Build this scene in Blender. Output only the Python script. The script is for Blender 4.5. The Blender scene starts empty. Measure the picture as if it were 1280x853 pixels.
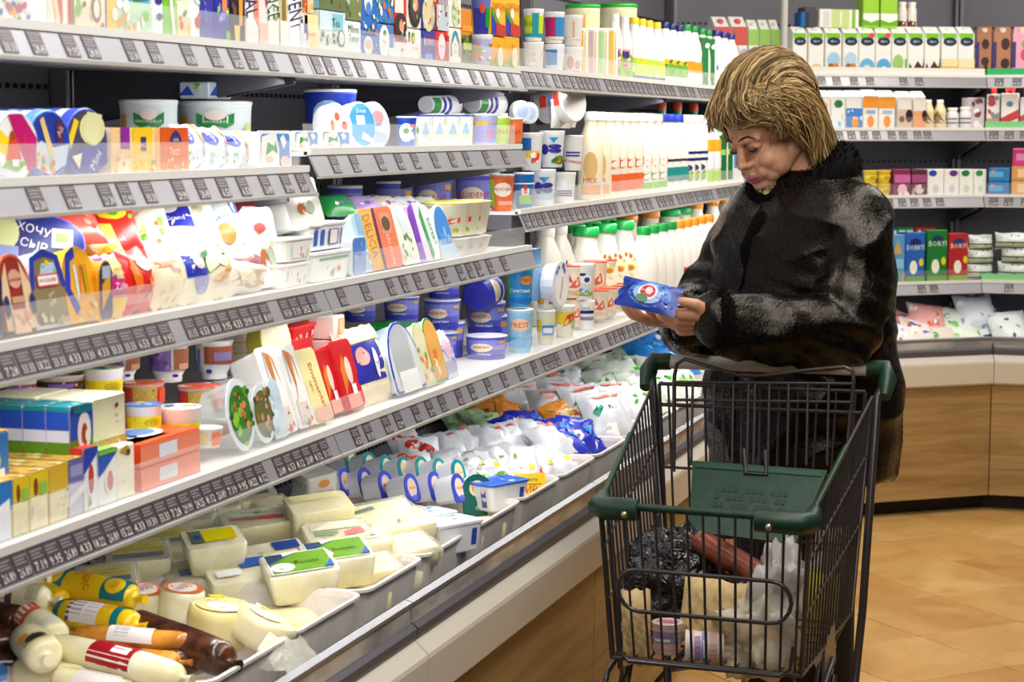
import bpy, math, random
import numpy as np
from mathutils import Vector, Matrix, noise, Euler
rnd = random.Random(7)
SC = bpy.context.scene
COL = SC.collection
PI = math.pi

# ---------------------------------------------------------------- camera, world, light, exposure
FPX, CAMH = 2500.0, 1.50
PITCH = math.radians(6.0168)
YAW = math.radians(17.653)
cam_d = bpy.data.cameras.new('camera'); cam = bpy.data.objects.new('camera', cam_d); COL.objects.link(cam)
cam.location = (0, 0, CAMH)
cam.rotation_euler = (PI/2 - PITCH, 0, YAW)
cam_d.sensor_width = 36.0; cam_d.lens = FPX/1280*36
cam_d.clip_start = 0.05
cam_d.dof.use_dof = True; cam_d.dof.focus_distance = 4.4; cam_d.dof.aperture_fstop = 9.0
SC.camera = cam
SC.view_settings.view_transform = 'Standard'
SC.view_settings.look = 'None'
SC.view_settings.exposure = 0.1
SC.view_settings.gamma = 1.0
SC.cycles.max_bounces = 6
SC.cycles.transparent_max_bounces = 12
SC.cycles.caustics_reflective = False
SC.cycles.caustics_refractive = False
SC.cycles.use_denoising = True
wd = bpy.data.worlds.new('store_air'); SC.world = wd; wd.use_nodes = True
wd.node_tree.nodes['Background'].inputs[0].default_value = (0.9, 0.95, 1.0, 1)
wd.node_tree.nodes['Background'].inputs[1].default_value = 0.22

def area(name, loc, target, sx, sy, power, col=(1, 1, 1), along=(0, 1, 0)):
    l = bpy.data.lights.new(name, 'AREA'); l.shape = 'RECTANGLE'; l.size = sx; l.size_y = sy
    l.energy = power; l.color = col
    o = bpy.data.objects.new(name, l); COL.objects.link(o)
    z = (Vector(loc) - Vector(target)).normalized()
    y = Vector(along); y = (y - z*y.dot(z)).normalized(); x = y.cross(z)
    o.matrix_world = Matrix.Translation(loc) @ Matrix((x, y, z)).transposed().to_4x4()
    return o
# lamp strips in the canopy of the left cabinets, of the corner and of the end cabinets
area('canopy_lamp', (-1.02, 3.4, 2.30), (-1.62, 3.4, 1.15), 0.16, 3.6, 5.5, (1, 0.985, 0.95))
area('canopy_lamp', (-1.02, 6.3, 2.30), (-1.62, 6.3, 1.15), 0.16, 2.0, 9, (1, 0.985, 0.95))
area('canopy_lamp', (0.1, 8.0, 2.35), (-0.3, 8.6, 1.1), 0.14, 1.9, 6, (1, 0.98, 0.93), (1, 0, 0))
# rows of ceiling luminaires over the aisle
area('ceiling_lamp', (-0.1, 3.4, 2.9), (-1.2, 3.5, 0.9), 0.5, 3.6, 52, (1, 0.97, 0.92))
area('ceiling_lamp', (0.3, 6.6, 2.9), (-0.9, 7.6, 0.9), 0.5, 2.4, 42, (1, 0.94, 0.84))
area('ceiling_lamp', (0.5, 0.8, 2.9), (-1.3, 3.0, 0.9), 0.5, 2.0, 26, (1, 0.97, 0.92))
SHELF_LED = 1.05      # watts per metre of the lamp strip under each shelf edge

# ---------------------------------------------------------------- measuring helper (pixel of the photograph -> point on a shelf plane)
_fw = np.array([-math.sin(YAW)*math.cos(PITCH), math.cos(YAW)*math.cos(PITCH), -math.sin(PITCH)])
_rt = np.array([math.cos(YAW), math.sin(YAW), 0.0]); _up = np.cross(_rt, _fw)
def ray(px, py): return _fw + _rt*(px-640)/FPX - _up*(py-426.5)/FPX
def on_x(px, py, X): r = ray(px, py); return r*X/r[0] + np.array([0, 0, CAMH])
def on_y(px, py, Y): r = ray(px, py); return r*Y/r[1] + np.array([0, 0, CAMH])
def on_z(px, py, Z): r = ray(px, py); return r*(Z-CAMH)/r[2] + np.array([0, 0, CAMH])
def at_d(px, py, d): return ray(px, py)*d + np.array([0, 0, CAMH])
def y_at(px, X, Z):
    k = (px-640)/FPX
    return (k*(X*_fw[0]+(Z-CAMH)*_fw[2]) - X*_rt[0])/(_rt[1]-k*_fw[1])

# ---------------------------------------------------------------- materials
PAL = dict(wh='f4f4f2', cr='f0e4bd', ye='f7d21c', ly='f6ec7a', ora='f07a12', rd='d0121c', dr='8c1118', mg='c4106e', pk='f2a0b4', pu='6a2d9e', lv='b9a4dc', bl='1c46b8',
           nv='141c68', sk='5fa8e6', pb='bcdcf2', te='0a7a86', gr='0f8c3c', lg='7cc424', dg='0a4a26', br='6b3a1c', lb='b98a55', bk='16161a', go='c99a3a', gy='9a9aa0',
           dk='2c2b30', co='f0684a', ol='7d8a2c', ch='f1e3a6', tof='efe8c8', mid='3a6fd0', sg='cdd4d8')
def lin(h):
    h = PAL.get(h, h)
    c = [int(h[i:i+2], 16)/255 for i in (0, 2, 4)]
    return tuple(x/12.92 if x <= 0.04045 else ((x+0.055)/1.055)**2.4 for x in c)
_mc = {}
def mat(c, rough=0.38, spec=0.5, metal=0.0, **kw):
    key = (c, rough, spec, metal, tuple(sorted(kw.items())))
    if key in _mc: return _mc[key]
    m = bpy.data.materials.new('paint_'+c); m.use_nodes = True
    b = m.node_tree.nodes['Principled BSDF']
    b.inputs['Base Color'].default_value = (*lin(c), 1); b.inputs['Roughness'].default_value = rough
    b.inputs['Specular IOR Level'].default_value = spec; b.inputs['Metallic'].default_value = metal
    if kw.get('sss'):
        b.inputs['Subsurface Weight'].default_value = kw['sss']; b.inputs['Subsurface Radius'].default_value = (0.01, 0.006, 0.004); b.inputs['Subsurface Scale'].default_value = 1.0
    _mc[key] = m
    return m
def nodes(name):
    m = bpy.data.materials.new(name); m.use_nodes = True
    nt = m.node_tree; b = nt.nodes['Principled BSDF']
    return m, nt, b, nt.nodes, nt.links
def ramp(nt, fac, stops):
    r = nt.nodes.new('ShaderNodeValToRGB'); e = r.color_ramp.elements
    while len(e) > 1: e.remove(e[-1])
    for i, (p, c) in enumerate(stops):
        el = e[0] if i == 0 else e.new(p)
        el.position = p; el.color = (*lin(c), 1) if isinstance(c, str) else (c, c, c, 1)
    nt.links.new(fac, r.inputs[0])
    return r.outputs[0]
def coords(nt, scale=(1, 1, 1), kind='Object', rot=(0, 0, 0)):
    t = nt.nodes.new('ShaderNodeTexCoord'); mp = nt.nodes.new('ShaderNodeMapping')
    mp.inputs['Scale'].default_value = scale; mp.inputs['Rotation'].default_value = rot
    nt.links.new(t.outputs[kind], mp.inputs[0]); return mp.outputs[0]
def tex(nt, vec, kind='Noise', **kw):
    n = nt.nodes.new('ShaderNodeTex'+kind); nt.links.new(vec, n.inputs['Vector'])
    for k, v in kw.items(): n.inputs[k].default_value = v
    return n
def bump(nt, b, h, strength=0.3, dist=0.002):
    n = nt.nodes.new('ShaderNodeBump'); n.inputs['Strength'].default_value = strength; n.inputs['Distance'].default_value = dist
    nt.links.new(h, n.inputs['Height']); nt.links.new(n.outputs[0], b.inputs['Normal'])
def wood_mat(name, dark, mid, light, sc):
    m, nt, b, N, L = nodes(name)
    v = coords(nt, sc)
    n1 = tex(nt, v, Scale=1.0, Detail=8.0, Roughness=0.62, Distortion=0.9)
    L.new(ramp(nt, n1.outputs[0], [(0.25, dark), (0.5, mid), (0.75, light)]), b.inputs['Base Color'])
    b.inputs['Roughness'].default_value = 0.5
    bump(nt, b, n1.outputs[0], 0.15, 0.001)
    return m
WOOD = wood_mat('oak_panel', '80613c', 'a28250', 'b99a66', (1.6, 1.6, 22))
def clear_mat(name, tint='ffffff', amount=0.16, rough=0.08, fk=0.35):
    m, nt, b, N, L = nodes(name)
    b.inputs['Base Color'].default_value = (*lin(tint), 1); b.inputs['Roughness'].default_value = rough
    t = N.new('ShaderNodeBsdfTransparent'); mx = N.new('ShaderNodeMixShader')
    fr = N.new('ShaderNodeLayerWeight'); fr.inputs[0].default_value = 0.35
    ma = N.new('ShaderNodeMath'); ma.operation = 'MULTIPLY_ADD'; ma.inputs[1].default_value = fk; ma.inputs[2].default_value = amount
    L.new(fr.outputs['Fresnel'], ma.inputs[0]); L.new(ma.outputs[0], mx.inputs[0])
    L.new(t.outputs[0], mx.inputs[1]); L.new(b.outputs[0], mx.inputs[2]); L.new(mx.outputs[0], N['Material Output'].inputs[0])
    return m
CLEAR = clear_mat('clear_acrylic', 'ffffff', 0.035, 0.02, 0.22)
FILM = clear_mat('clear_film', 'f6f4e6', 0.16, 0.12)
def film_bump(m, sc=60, st=0.9):
    nt = m.node_tree; b = nt.nodes['Principled BSDF']
    n = tex(nt, coords(nt), Scale=sc, Detail=3.0); bump(nt, b, n.outputs[0], st, 0.004)
film_bump(FILM)
def mottled(name, a, c, sc=40, rough=0.45, bs=0.15, lo=0.35, hi=0.65, bd=0.002):
    m, nt, b, N, L = nodes(name)
    n = tex(nt, coords(nt), Scale=sc, Detail=5.0)
    L.new(ramp(nt, n.outputs[0], [(lo, a), (hi, c)]), b.inputs['Base Color'])
    b.inputs['Roughness'].default_value = rough
    if bs: bump(nt, b, n.outputs[0], bs, bd)
    return m
STEEL = mat('9b9a9f', 0.35, 0.5, 0.7)
RAIL = mat('a3a1a9', 0.30, 0.6, 0.25)
DARK = mottled('dark_panel', '62616a', '6e6d76', 300, 0.55, 0.05)
DKMET = mat('4a4952', 0.5)
SHELFW = mat('f2f2f0', 0.35)
WHITEP = mottled('white_plastic', 'd8d0c8', 'e6dfd8', 25, 0.4, 0.03)
CHEESE = mottled('cheese_film', 'ece0ac', 'f5edc9', 30, 0.28, 0.5, bd=0.004)
TOFU = mottled('white_cheese_film', 'e3dcb4', 'f3edd2', 22, 0.25, 0.45, bd=0.004)
TAPE = mat('b5a48c', 0.5)

# ---------------------------------------------------------------- mesh builder
class MB:
    def __init__(s): s.v = []; s.f = []; s.m = []; s.s = []; s.ms = []
    def mi(s, m):
        if isinstance(m, str): m = mat(m)
        if m not in s.ms: s.ms.append(m)
        return s.ms.index(m)
    def add(s, vs, fs, m, smooth=False):
        k = len(s.v); i = s.mi(m)
        s.v.extend([tuple(map(float, p)) for p in vs])
        for f in fs: s.f.append([a+k for a in f]); s.m.append(i); s.s.append(smooth)
    def box(s, a, b, m):
        (x0, y0, z0), (x1, y1, z1) = a, b
        s.add([(x0, y0, z0), (x1, y0, z0), (x1, y1, z0), (x0, y1, z0), (x0, y0, z1), (x1, y0, z1), (x1, y1, z1), (x0, y1, z1)],
              [(3, 2, 1, 0), (4, 5, 6, 7), (0, 1, 5, 4), (1, 2, 6, 5), (2, 3, 7, 6), (3, 0, 4, 7)], m)
    def loft(s, rings, m, caps=(True, True), smooth=False, closed=True):
        n = len(rings[0]); vs = [p for r in rings for p in r]; fs = []
        for i in range(len(rings)-1):
            for j in range(n if closed else n-1):
                a = i*n+j; b = i*n+(j+1) % n
                fs.append((a, b, b+n, a+n))
        k = len(s.v); s.add(vs, fs, m, smooth)
        if caps[0]: s.add(rings[0], [tuple(range(n-1, -1, -1))], m)
        if caps[1]: s.add(rings[-1], [tuple(range(n))], m)
    def lathe(s, prof, n, m, c=(0, 0, 0), caps=(True, True), smooth=True):
        s.loft([[(c[0]+r*math.cos(2*PI*j/n), c[1]+r*math.sin(2*PI*j/n), c[2]+z) for j in range(n)] for r, z in prof], m, caps, smooth)
    def tube(s, pts, r, m, n=6, caps=(True, True), closed=False):
        P = [Vector(p) for p in pts]; L = len(P); rings = []; up = None
        rr = r if hasattr(r, '__len__') else [r]*L
        for i in range(L):
            if closed: t = P[(i+1) % L]-P[i-1]
            else: t = P[min(i+1, L-1)]-P[max(i-1, 0)]
            t.normalize()
            if up is None:
                up = Vector((0, 0, 1)) if abs(t.z) < 0.9 else Vector((1, 0, 0))
            u = (up-t*up.dot(t)).normalized(); w = t.cross(u); up = u
            rings.append([P[i]+(u*math.cos(2*PI*j/n)+w*math.sin(2*PI*j/n))*rr[i] for j in range(n)])
        if closed: rings.append(rings[0]); caps = (False, False)
        s.loft(rings, m, caps, True)
    def mesh(s, name='m'):
        me = bpy.data.meshes.new(name); me.from_pydata(s.v, [], s.f)
        for m in s.ms: me.materials.append(m)
        me.polygons.foreach_set('material_index', s.m); me.polygons.foreach_set('use_smooth', s.s)
        me.update(); return me
    def obj(s, name, parent=None, mw=None):
        o = bpy.data.objects.new(name, s.mesh(name)); COL.objects.link(o)
        if parent: o.parent = parent
        if mw is not None: o.matrix_local = mw
        return o
def tag(o, label=None, cat=None, group=None, kind=None):
    if label: o['label'] = label
    if cat: o['category'] = cat
    if group: o['group'] = group
    if kind: o['kind'] = kind
    return o
def empty(name, loc=(0, 0, 0), rz=0, parent=None):
    o = bpy.data.objects.new(name, None); COL.objects.link(o); o.location = loc; o.rotation_euler = (0, 0, rz); o.empty_display_size = 0.05
    if parent: o.parent = parent
    return o
def rrect(w, d, r, n=2, cx=0, cy=0):
    out = []; r = min(r, w/2-1e-4, d/2-1e-4)
    for k, (sx, sy) in enumerate(((1, 1), (-1, 1), (-1, -1), (1, -1))):
        for i in range(n+1):
            a = (k+i/n)*PI/2
            out.append((cx+sx*(w/2-r)+r*math.cos(a), cy+sy*(d/2-r)+r*math.sin(a)))
    return out
def rbox(mb, d, w, h, r, m, c=(0, 0, 0), rc=None, n=1, taper=1.0, smooth=False):   # d along x, w along y, stands on z=c.z
    rc = rc or r
    rings = []
    for z, ins, k in ((0, r, taper), (r, 0, taper+(1-taper)*r/h), (h-r, 0, 1-(1-taper)*r/h), (h, r, 1.0)):
        rings.append([(c[0]+x, c[1]+y, c[2]+z) for x, y in rrect(d*k-2*ins, w*k-2*ins, rc, n)])
    mb.loft(rings, m, smooth=smooth)

# ---------------------------------------------------------------- lettering and prints
_tc = {}
def tmesh(s):
    if s in _tc: return _tc[s]
    cu = bpy.data.curves.new('lettering', 'FONT'); cu.body = s; cu.resolution_u = 1; cu.align_x = 'CENTER'
    o = bpy.data.objects.new('lettering', cu); COL.objects.link(o)
    me = o.evaluated_get(bpy.context.evaluated_depsgraph_get()).to_mesh()
    v = np.array([(p.co.x, p.co.y) for p in me.vertices]); f = [tuple(p.vertices) for p in me.polygons]
    bpy.data.objects.remove(o); bpy.data.curves.remove(cu)
    if len(v):
        lo, hi = v.min(0), v.max(0); v = (v-(lo+hi)/2)/(hi[1]-lo[1])
    _tc[s] = (v, f); return _tc[s]
def flat(o, u, v, W, Hh):
    o, u, v = Vector(o), Vector(u).normalized(), Vector(v).normalized(); n = u.cross(v)
    def P(a, b, l): return o+u*(a*W)+v*(b*Hh)+n*(l*0.0004)
    P.W = W; P.H = Hh; P.seg = 1; return P
def wrap(r0, z0, r1, z1, arc, off=0.0, c=(0, 0)):   # a 0..1 runs along the arc, centred on +x
    def P(a, b, l):
        t = (a-0.5)*arc+off; r = r0+(r1-r0)*b+l*0.0005
        return Vector((c[0]+r*math.cos(t), c[1]+r*math.sin(t), z0+(z1-z0)*b))
    P.W = arc*(r0+r1)/2; P.lift = 1; P.H = math.hypot(z1-z0, r1-r0); P.seg = max(2, int(arc/0.3)); return P
def draw(mb, P, spec, l0=1):
    for k, op in enumerate(x for x in spec.split(';') if x.strip()):
        a = op.split(); l = l0+k; c = a[0]
        if c == 'r':
            u0, v0, u1, v1 = map(float, a[1:5]); n = max(1, int(math.ceil(P.seg*(u1-u0))))
            vs = [P(u0+(u1-u0)*i/n, v, l) for i in range(n+1) for v in (v0, v1)]
            mb.add(vs, [(2*i, 2*i+2, 2*i+3, 2*i+1) for i in range(n)], a[5])
        elif c == 'e':
            cu, cv, ru, rv = map(float, a[1:5]); n = 14
            ed = [P(cu+ru*math.cos(2*PI*i/n), cv+rv*math.sin(2*PI*i/n), l) for i in range(n)]
            if P.seg == 1: mb.add(ed, [tuple(range(n))], a[5])
            else:
                md = [P(cu+ru*.5*math.cos(2*PI*i/n), cv+rv*.5*math.sin(2*PI*i/n), l) for i in range(n)]
                mb.add([P(cu, cv, l)]+md+ed, [(0, 1+i, 1+(i+1) % n) for i in range(n)]+[(1+i, 1+n+i, 1+n+(i+1) % n, 1+(i+1) % n) for i in range(n)], a[5])
        elif c == 'p':
            q = list(map(float, a[1:-1])); n = len(q)//2
            if P.seg == 1: mb.add([P(q[2*i], q[2*i+1], l) for i in range(n)], [tuple(range(n))], a[-1])
            else:
                e = []
                for i in range(n):
                    for t in (0, .25, .5, .75): j = (i+1) % n; e.append((q[2*i]*(1-t)+q[2*j]*t, q[2*i+1]*(1-t)+q[2*j+1]*t))
                cx, cy = sum(x for x, _ in e)/len(e), sum(y for _, y in e)/len(e)
                mb.add([P(cx, cy, l)]+[P(x, y, l) for x, y in e], [(0, 1+i, 1+(i+1) % len(e)) for i in range(len(e))], a[-1])
        elif c == 't':
            v, f = tmesh(a[1].replace('_', ' ')); cu, cv, hh = map(float, a[2:5]); rot = math.radians(float(a[6])) if len(a) > 6 else 0
            wmax = float(a[7]) if len(a) > 7 else 0.92
            if not len(v): continue
            h = hh*P.H; lw = (v[:, 0].max()-v[:, 0].min())*h
            lim = wmax*(P.W if abs(math.cos(rot)) > 0.5 else P.H)
            sx = min(1.0, lim/lw) if lw > 0 else 1
            vs = []
            for x, y in v:
                x, y = x*h*sx, y*h
                x, y = x*math.cos(rot)-y*math.sin(rot), x*math.sin(rot)+y*math.cos(rot)
                vs.append(P(cu+x/P.W, cv+y/P.H, l))
            mb.add(vs, f, a[5])
        elif c == 'd':      # scatter of small leaf/fruit shapes: d u0 v0 u1 v1 n size cols...
            u0, v0, u1, v1 = map(float, a[1:5]); R = random.Random(op)
            for i in range(int(a[5])):
                s = float(a[6])*R.uniform(0.5, 1.2); cu, cv = R.uniform(u0, u1), R.uniform(v0, v1); t = R.uniform(0, PI); e = R.uniform(0.45, 1)
                pts = []
                for j in range(7):
                    x, y = s*math.cos(2*PI*j/7), s*e*math.sin(2*PI*j/7)
                    x, y = x*math.cos(t)-y*math.sin(t), x*math.sin(t)+y*math.cos(t)
                    pts.append(P(min(max(cu+x*P.H/P.W, 0.01), 0.99), min(max(cv+y, 0.01), 0.99), l+0.15*i/float(a[5])))
                mb.add(pts, [tuple(range(7))], a[7+i % (len(a)-7)])
# ---------------------------------------------------------------- room: floor tiles, walls, ceiling
def structure(name, mb, parent=None):
    o = mb.obj(name, parent); o['kind'] = 'structure'; return o
GROUT = mat('4e3d28', 0.8)
FZ = -0.065
fl = MB(); fl.box((-2.6, -2.0, FZ-0.08), (3.2, 9.6, FZ-0.004), GROUT); floor = structure('floor', fl)
def tile_mat(i, a, b, c):
    m, nt, bs, N, L = nodes('sandstone_tile_%d' % i)
    oi = N.new('ShaderNodeObjectInfo'); ad = N.new('ShaderNodeVectorMath'); ad.operation = 'ADD'; mu = N.new('ShaderNodeVectorMath'); mu.operation = 'SCALE'; mu.inputs['Scale'].default_value = 9
    L.new(oi.outputs['Random'], mu.inputs[0]); t = N.new('ShaderNodeTexCoord'); L.new(t.outputs['Object'], ad.inputs[0]); L.new(mu.outputs[0], ad.inputs[1])
    n = tex(nt, ad.outputs[0], Scale=3.2, Detail=6.0, Roughness=0.62, Distortion=0.9)
    L.new(ramp(nt, n.outputs[0], [(0.25, a), (0.5, b), (0.75, c)]), bs.inputs['Base Color'])
    bs.inputs['Roughness'].default_value = 0.33; bump(nt, bs, n.outputs[0], 0.08, 0.002); return m
TM = [tile_mat(0, 'b98548', 'd2a25e', 'dfb678'), tile_mat(1, 'b57d42', 'cc9a56', 'dab06e'), tile_mat(2, 'bf8d4e', 'd6a964', 'e4be80')]
TS = 0.404
tms = []
for m in TM:
    b = MB(); k = TS-0.004
    b.loft([[(x, y, z) for x, y in rrect(k-i, k-i, 0.004, 1)] for z, i in ((-0.006, 0), (-0.0012, 0), (0, 0.004))], m); tms.append(b.mesh('floor_tile'))
s0, t0 = 3.76*1.043, 4.63*1.043
for i in range(-16, 16):
    for j in range(-16, 16):
        s = s0+(i+0.5)*TS; t = t0+(j+0.5)*TS
        x, y = (s-t)/math.sqrt(2), (s+t)/math.sqrt(2)
        if -1.3 < x < 1.7 and 3.6 < y < 8.6:
            o = bpy.data.objects.new('floor_tile', tms[rnd.choice((0, 0, 1, 2, 2))]); COL.objects.link(o); o.parent = floor
            o.location = (x, y, FZ); o.rotation_euler = (0, 0, PI/4+rnd.choice((0, 1, 2, 3))*PI/2)
WALLM = mat('b9b6b0', 0.7)
for nm, a, b in (('wall_left', (-2.6, -2, -0.2), (-2.45, 9.6, 3.4)), ('wall_back', (-2.6, 9.45, -0.2), (3.2, 9.6, 3.4)), ('wall_right', (3.05, -2, -0.2), (3.2, 9.6, 3.4)), ('wall_front', (-2.6, -2.1, -0.2), (3.2, -2, 3.4)), ('ceiling', (-2.6, -2.1, 3.4), (3.2, 9.6, 3.5))):
    b_ = MB(); b_.box(a, b, WALLM); structure(nm, b_)

# ---------------------------------------------------------------- refrigerated cabinets
def JL(y): return lambda d: (-1.24-d, y)
def J1(d): return (-1.24-d, 7.856+0.497*d)
def J2(d): return (-0.593-0.337*d, 8.346+d)
def JE(x): return lambda d: (x, 8.346+d)
def extr(mb, JA, JB, prof, m, gap=0.0, smooth=False):     # closed profile of (recess, height) swept from one joint to the next
    def pt(t, d, z):
        a, b = JA(d), JB(d); L = math.hypot(b[0]-a[0], b[1]-a[1]); t = (gap/L if t == 0 else 1-gap/L)
        return (a[0]+(b[0]-a[0])*t, a[1]+(b[1]-a[1])*t, z)
    mb.loft([[pt(t, d, z) for d, z in prof] for t in (0, 1)], m, smooth=smooth)
def rect(d0, d1, z0, z1): return [(d0, z0), (d1, z0), (d1, z1), (d0, z1)]
GLASSM, nt, b, N, L = nodes('bumper_glass'); b.inputs['Base Color'].default_value = (*lin('b7b3ad'), 1); b.inputs['Roughness'].default_value = 0.12; b.inputs['Metallic'].default_value = 0.1
n_ = tex(nt, coords(nt, (3, 3, 9)), Scale=2.0, Detail=2.0); L.new(ramp(nt, n_.outputs[0], [(0.35, '8a898c'), (0.5, 'a8a5a2'), (0.62, 'c4bfb8')]), b.inputs['Base Color'])
GRILLE, nt, b, N, L = nodes('dark_grille'); w_ = tex(nt, coords(nt, (1, 1, 1)), 'Wave', Scale=34.0); w_.bands_direction = 'Y'
L.new(ramp(nt, w_.outputs[0], [(0.4, '1d1c20'), (0.7, '6a676a')]), b.inputs['Base Color']); b.inputs['Roughness'].default_value = 0.4; b.inputs['Metallic'].default_value = 0.4
RUB = mat('57545a', 0.45, 0.5, 0.2); BANDM = mat('d2c9ba', 0.45); TAGM = mat('4d4449', 0.35, 0.6); TAGL = mat('9a9296', 0.5); TAGW = mat('e9e6e4', 0.4)
_tags = {}
def tag_mesh(price, dark=True):
    if price in _tags: return _tags[price]
    b = MB(); W, Hh = 0.036, 0.035
    b.box((0, -W/2, -Hh/2), (0.0009, W/2, Hh/2), TAGM)
    P = flat((0.0009, -W/2, -Hh/2), (0, 1, 0), (0, 0, 1), W, Hh)
    for k, wv in enumerate((0.8, 0.62, 0.72)): draw(b, P, 'r 0.08 %.2f %.2f %.2f x' % (0.84-0.13*k, 0.08+wv, 0.89-0.13*k) if False else '', 1); b.add([P(0.1, 0.82-0.13*k, 1), P(0.1+wv, 0.82-0.13*k, 1), P(0.1+wv, 0.87-0.13*k, 1), P(0.1, 0.87-0.13*k, 1)], [(0, 1, 2, 3)], TAGL)
    v, f = tmesh(price); h = 0.36*Hh; lw = (v[:, 0].max()-v[:, 0].min())*h; sx = min(1, 0.8*W/lw)
    b.add([P(0.5+x*h*sx/W, 0.24+y*h/Hh, 2) for x, y in v], f, TAGW)
    _tags[price] = b.mesh('price_tag'); return _tags[price]
PRICES = ['6.53', '7.19', '8.12', '8.09', '4.33', '9.95', '12.99', '21.30', '26.89', '19.75', '24.25', '28.49', '15.22', '18.22', '42.15', '29.99', '33.33', '10.30', '7.28', '31.15']
def frame_on(JA, JB, d, dn):     # unit vector along the run and the vector pointing to the aisle
    a, b = JA(d), JB(d); u = Vector((b[0]-a[0], b[1]-a[1], 0)); L = u.length; u.normalize(); return Vector((a[0], a[1], 0)), u, Vector((u.y, -u.x, 0)), L
def shelf(cab, JA, JB, z, ds, tags, depth=0.47, guard=0.05, tilt=0.018, rh=0.04, led=1.0, edge=None):
    s = MB(); extr(s, JA, JB, rect(ds+0.004, ds+depth, z-0.008, z), SHELFW, 0.001)
    extr(s, JA, JB, [(ds+0.02, z-0.046), (ds+depth, z-0.030), (ds+depth, z-0.008), (ds+0.02, z-0.008)], DARK, 0.002)
    extr(s, JA, JB, rect(ds-0.004, ds+0.010, z-0.006, z+0.006), mat('eceae6', 0.3), 0.001)
    so = s.obj('shelf', cab)
    r = MB(); extr(r, JA, JB, [(ds, z-0.004), (ds-tilt, z-0.004-rh), (ds-tilt+0.004, z-0.004-rh), (ds+0.004, z-0.004)], RAIL, 0.002)
    extr(r, JA, JB, [(ds-tilt-0.004, z-0.008-rh), (ds-tilt+0.004, z-0.008-rh), (ds-tilt+0.004, z-0.003-rh), (ds-tilt-0.004, z-0.003-rh)], mat('d4d1c8', 0.3, 0.5, 0.3), 0.002)
    r.obj('price_rail', so)
    if edge:
        g = MB(); extr(g, JA, JB, rect(ds+0.010, ds+0.014, z+0.002, z+0.032), mat(edge, 0.3), 0.004); g.obj('edge_strip', so)
    elif guard:
        g = MB(); extr(g, JA, JB, rect(ds+0.012, ds+0.0145, z+0.004, z+guard), CLEAR, 0.006); g.obj('front_guard', so)
    o0, u, n, L = frame_on(JA, JB, ds-tilt/2, 0)
    zax = Vector((-n.x*tilt, -n.y*tilt, rh)).normalized(); nx = u.cross(zax); 
    R = Matrix((nx, u, zax)).transposed().to_4x4()
    for t in tags:
        o = bpy.data.objects.new('price_tag', tag_mesh(PRICES[rnd.randrange(len(PRICES))])); COL.objects.link(o); o.parent = so
        o.matrix_local = Matrix.Translation(o0+u*t+n*0.0006+Vector((0, 0, z-0.004-rh/2)))@R
    a_, u_, n_, L_ = frame_on(JA, JB, ds+0.035, 0)
    c_ = a_+u_*(L_/2)+Vector((0, 0, z-0.05))
    area('shelf_lamp', c_, c_-n_*0.10+Vector((0, 0, -0.3)), 0.02, L_-0.06, SHELF_LED*(L_-0.06)*led, (1, 0.99, 0.97), tuple(u_))
    return so
def brackets(so_cab, J, z, ds, depth=0.45):
    b = MB(); a = J(ds+0.03); c = J(ds+depth); t = 0.004
    u = Vector((c[0]-a[0], c[1]-a[1], 0)).normalized(); s = Vector((-u.y, u.x, 0))*t
    A, Cc = Vector((a[0], a[1], z-0.046)), Vector((c[0], c[1], z-0.03))
    ring = [A, Cc, Cc-Vector((0, 0, 0.10)), A-Vector((0, 0, 0.012))]
    b.loft([[p-s for p in ring], [p+s for p in ring]], DKMET); b.obj('bracket', so_cab)
def uniform(L, step, jit=0.0, p=1.0): 
    out = []; t = step*0.7
    while t < L-0.03:
        if rnd.random() < p: out.append(t+rnd.uniform(-jit, jit))
        t += step
    return out
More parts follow.
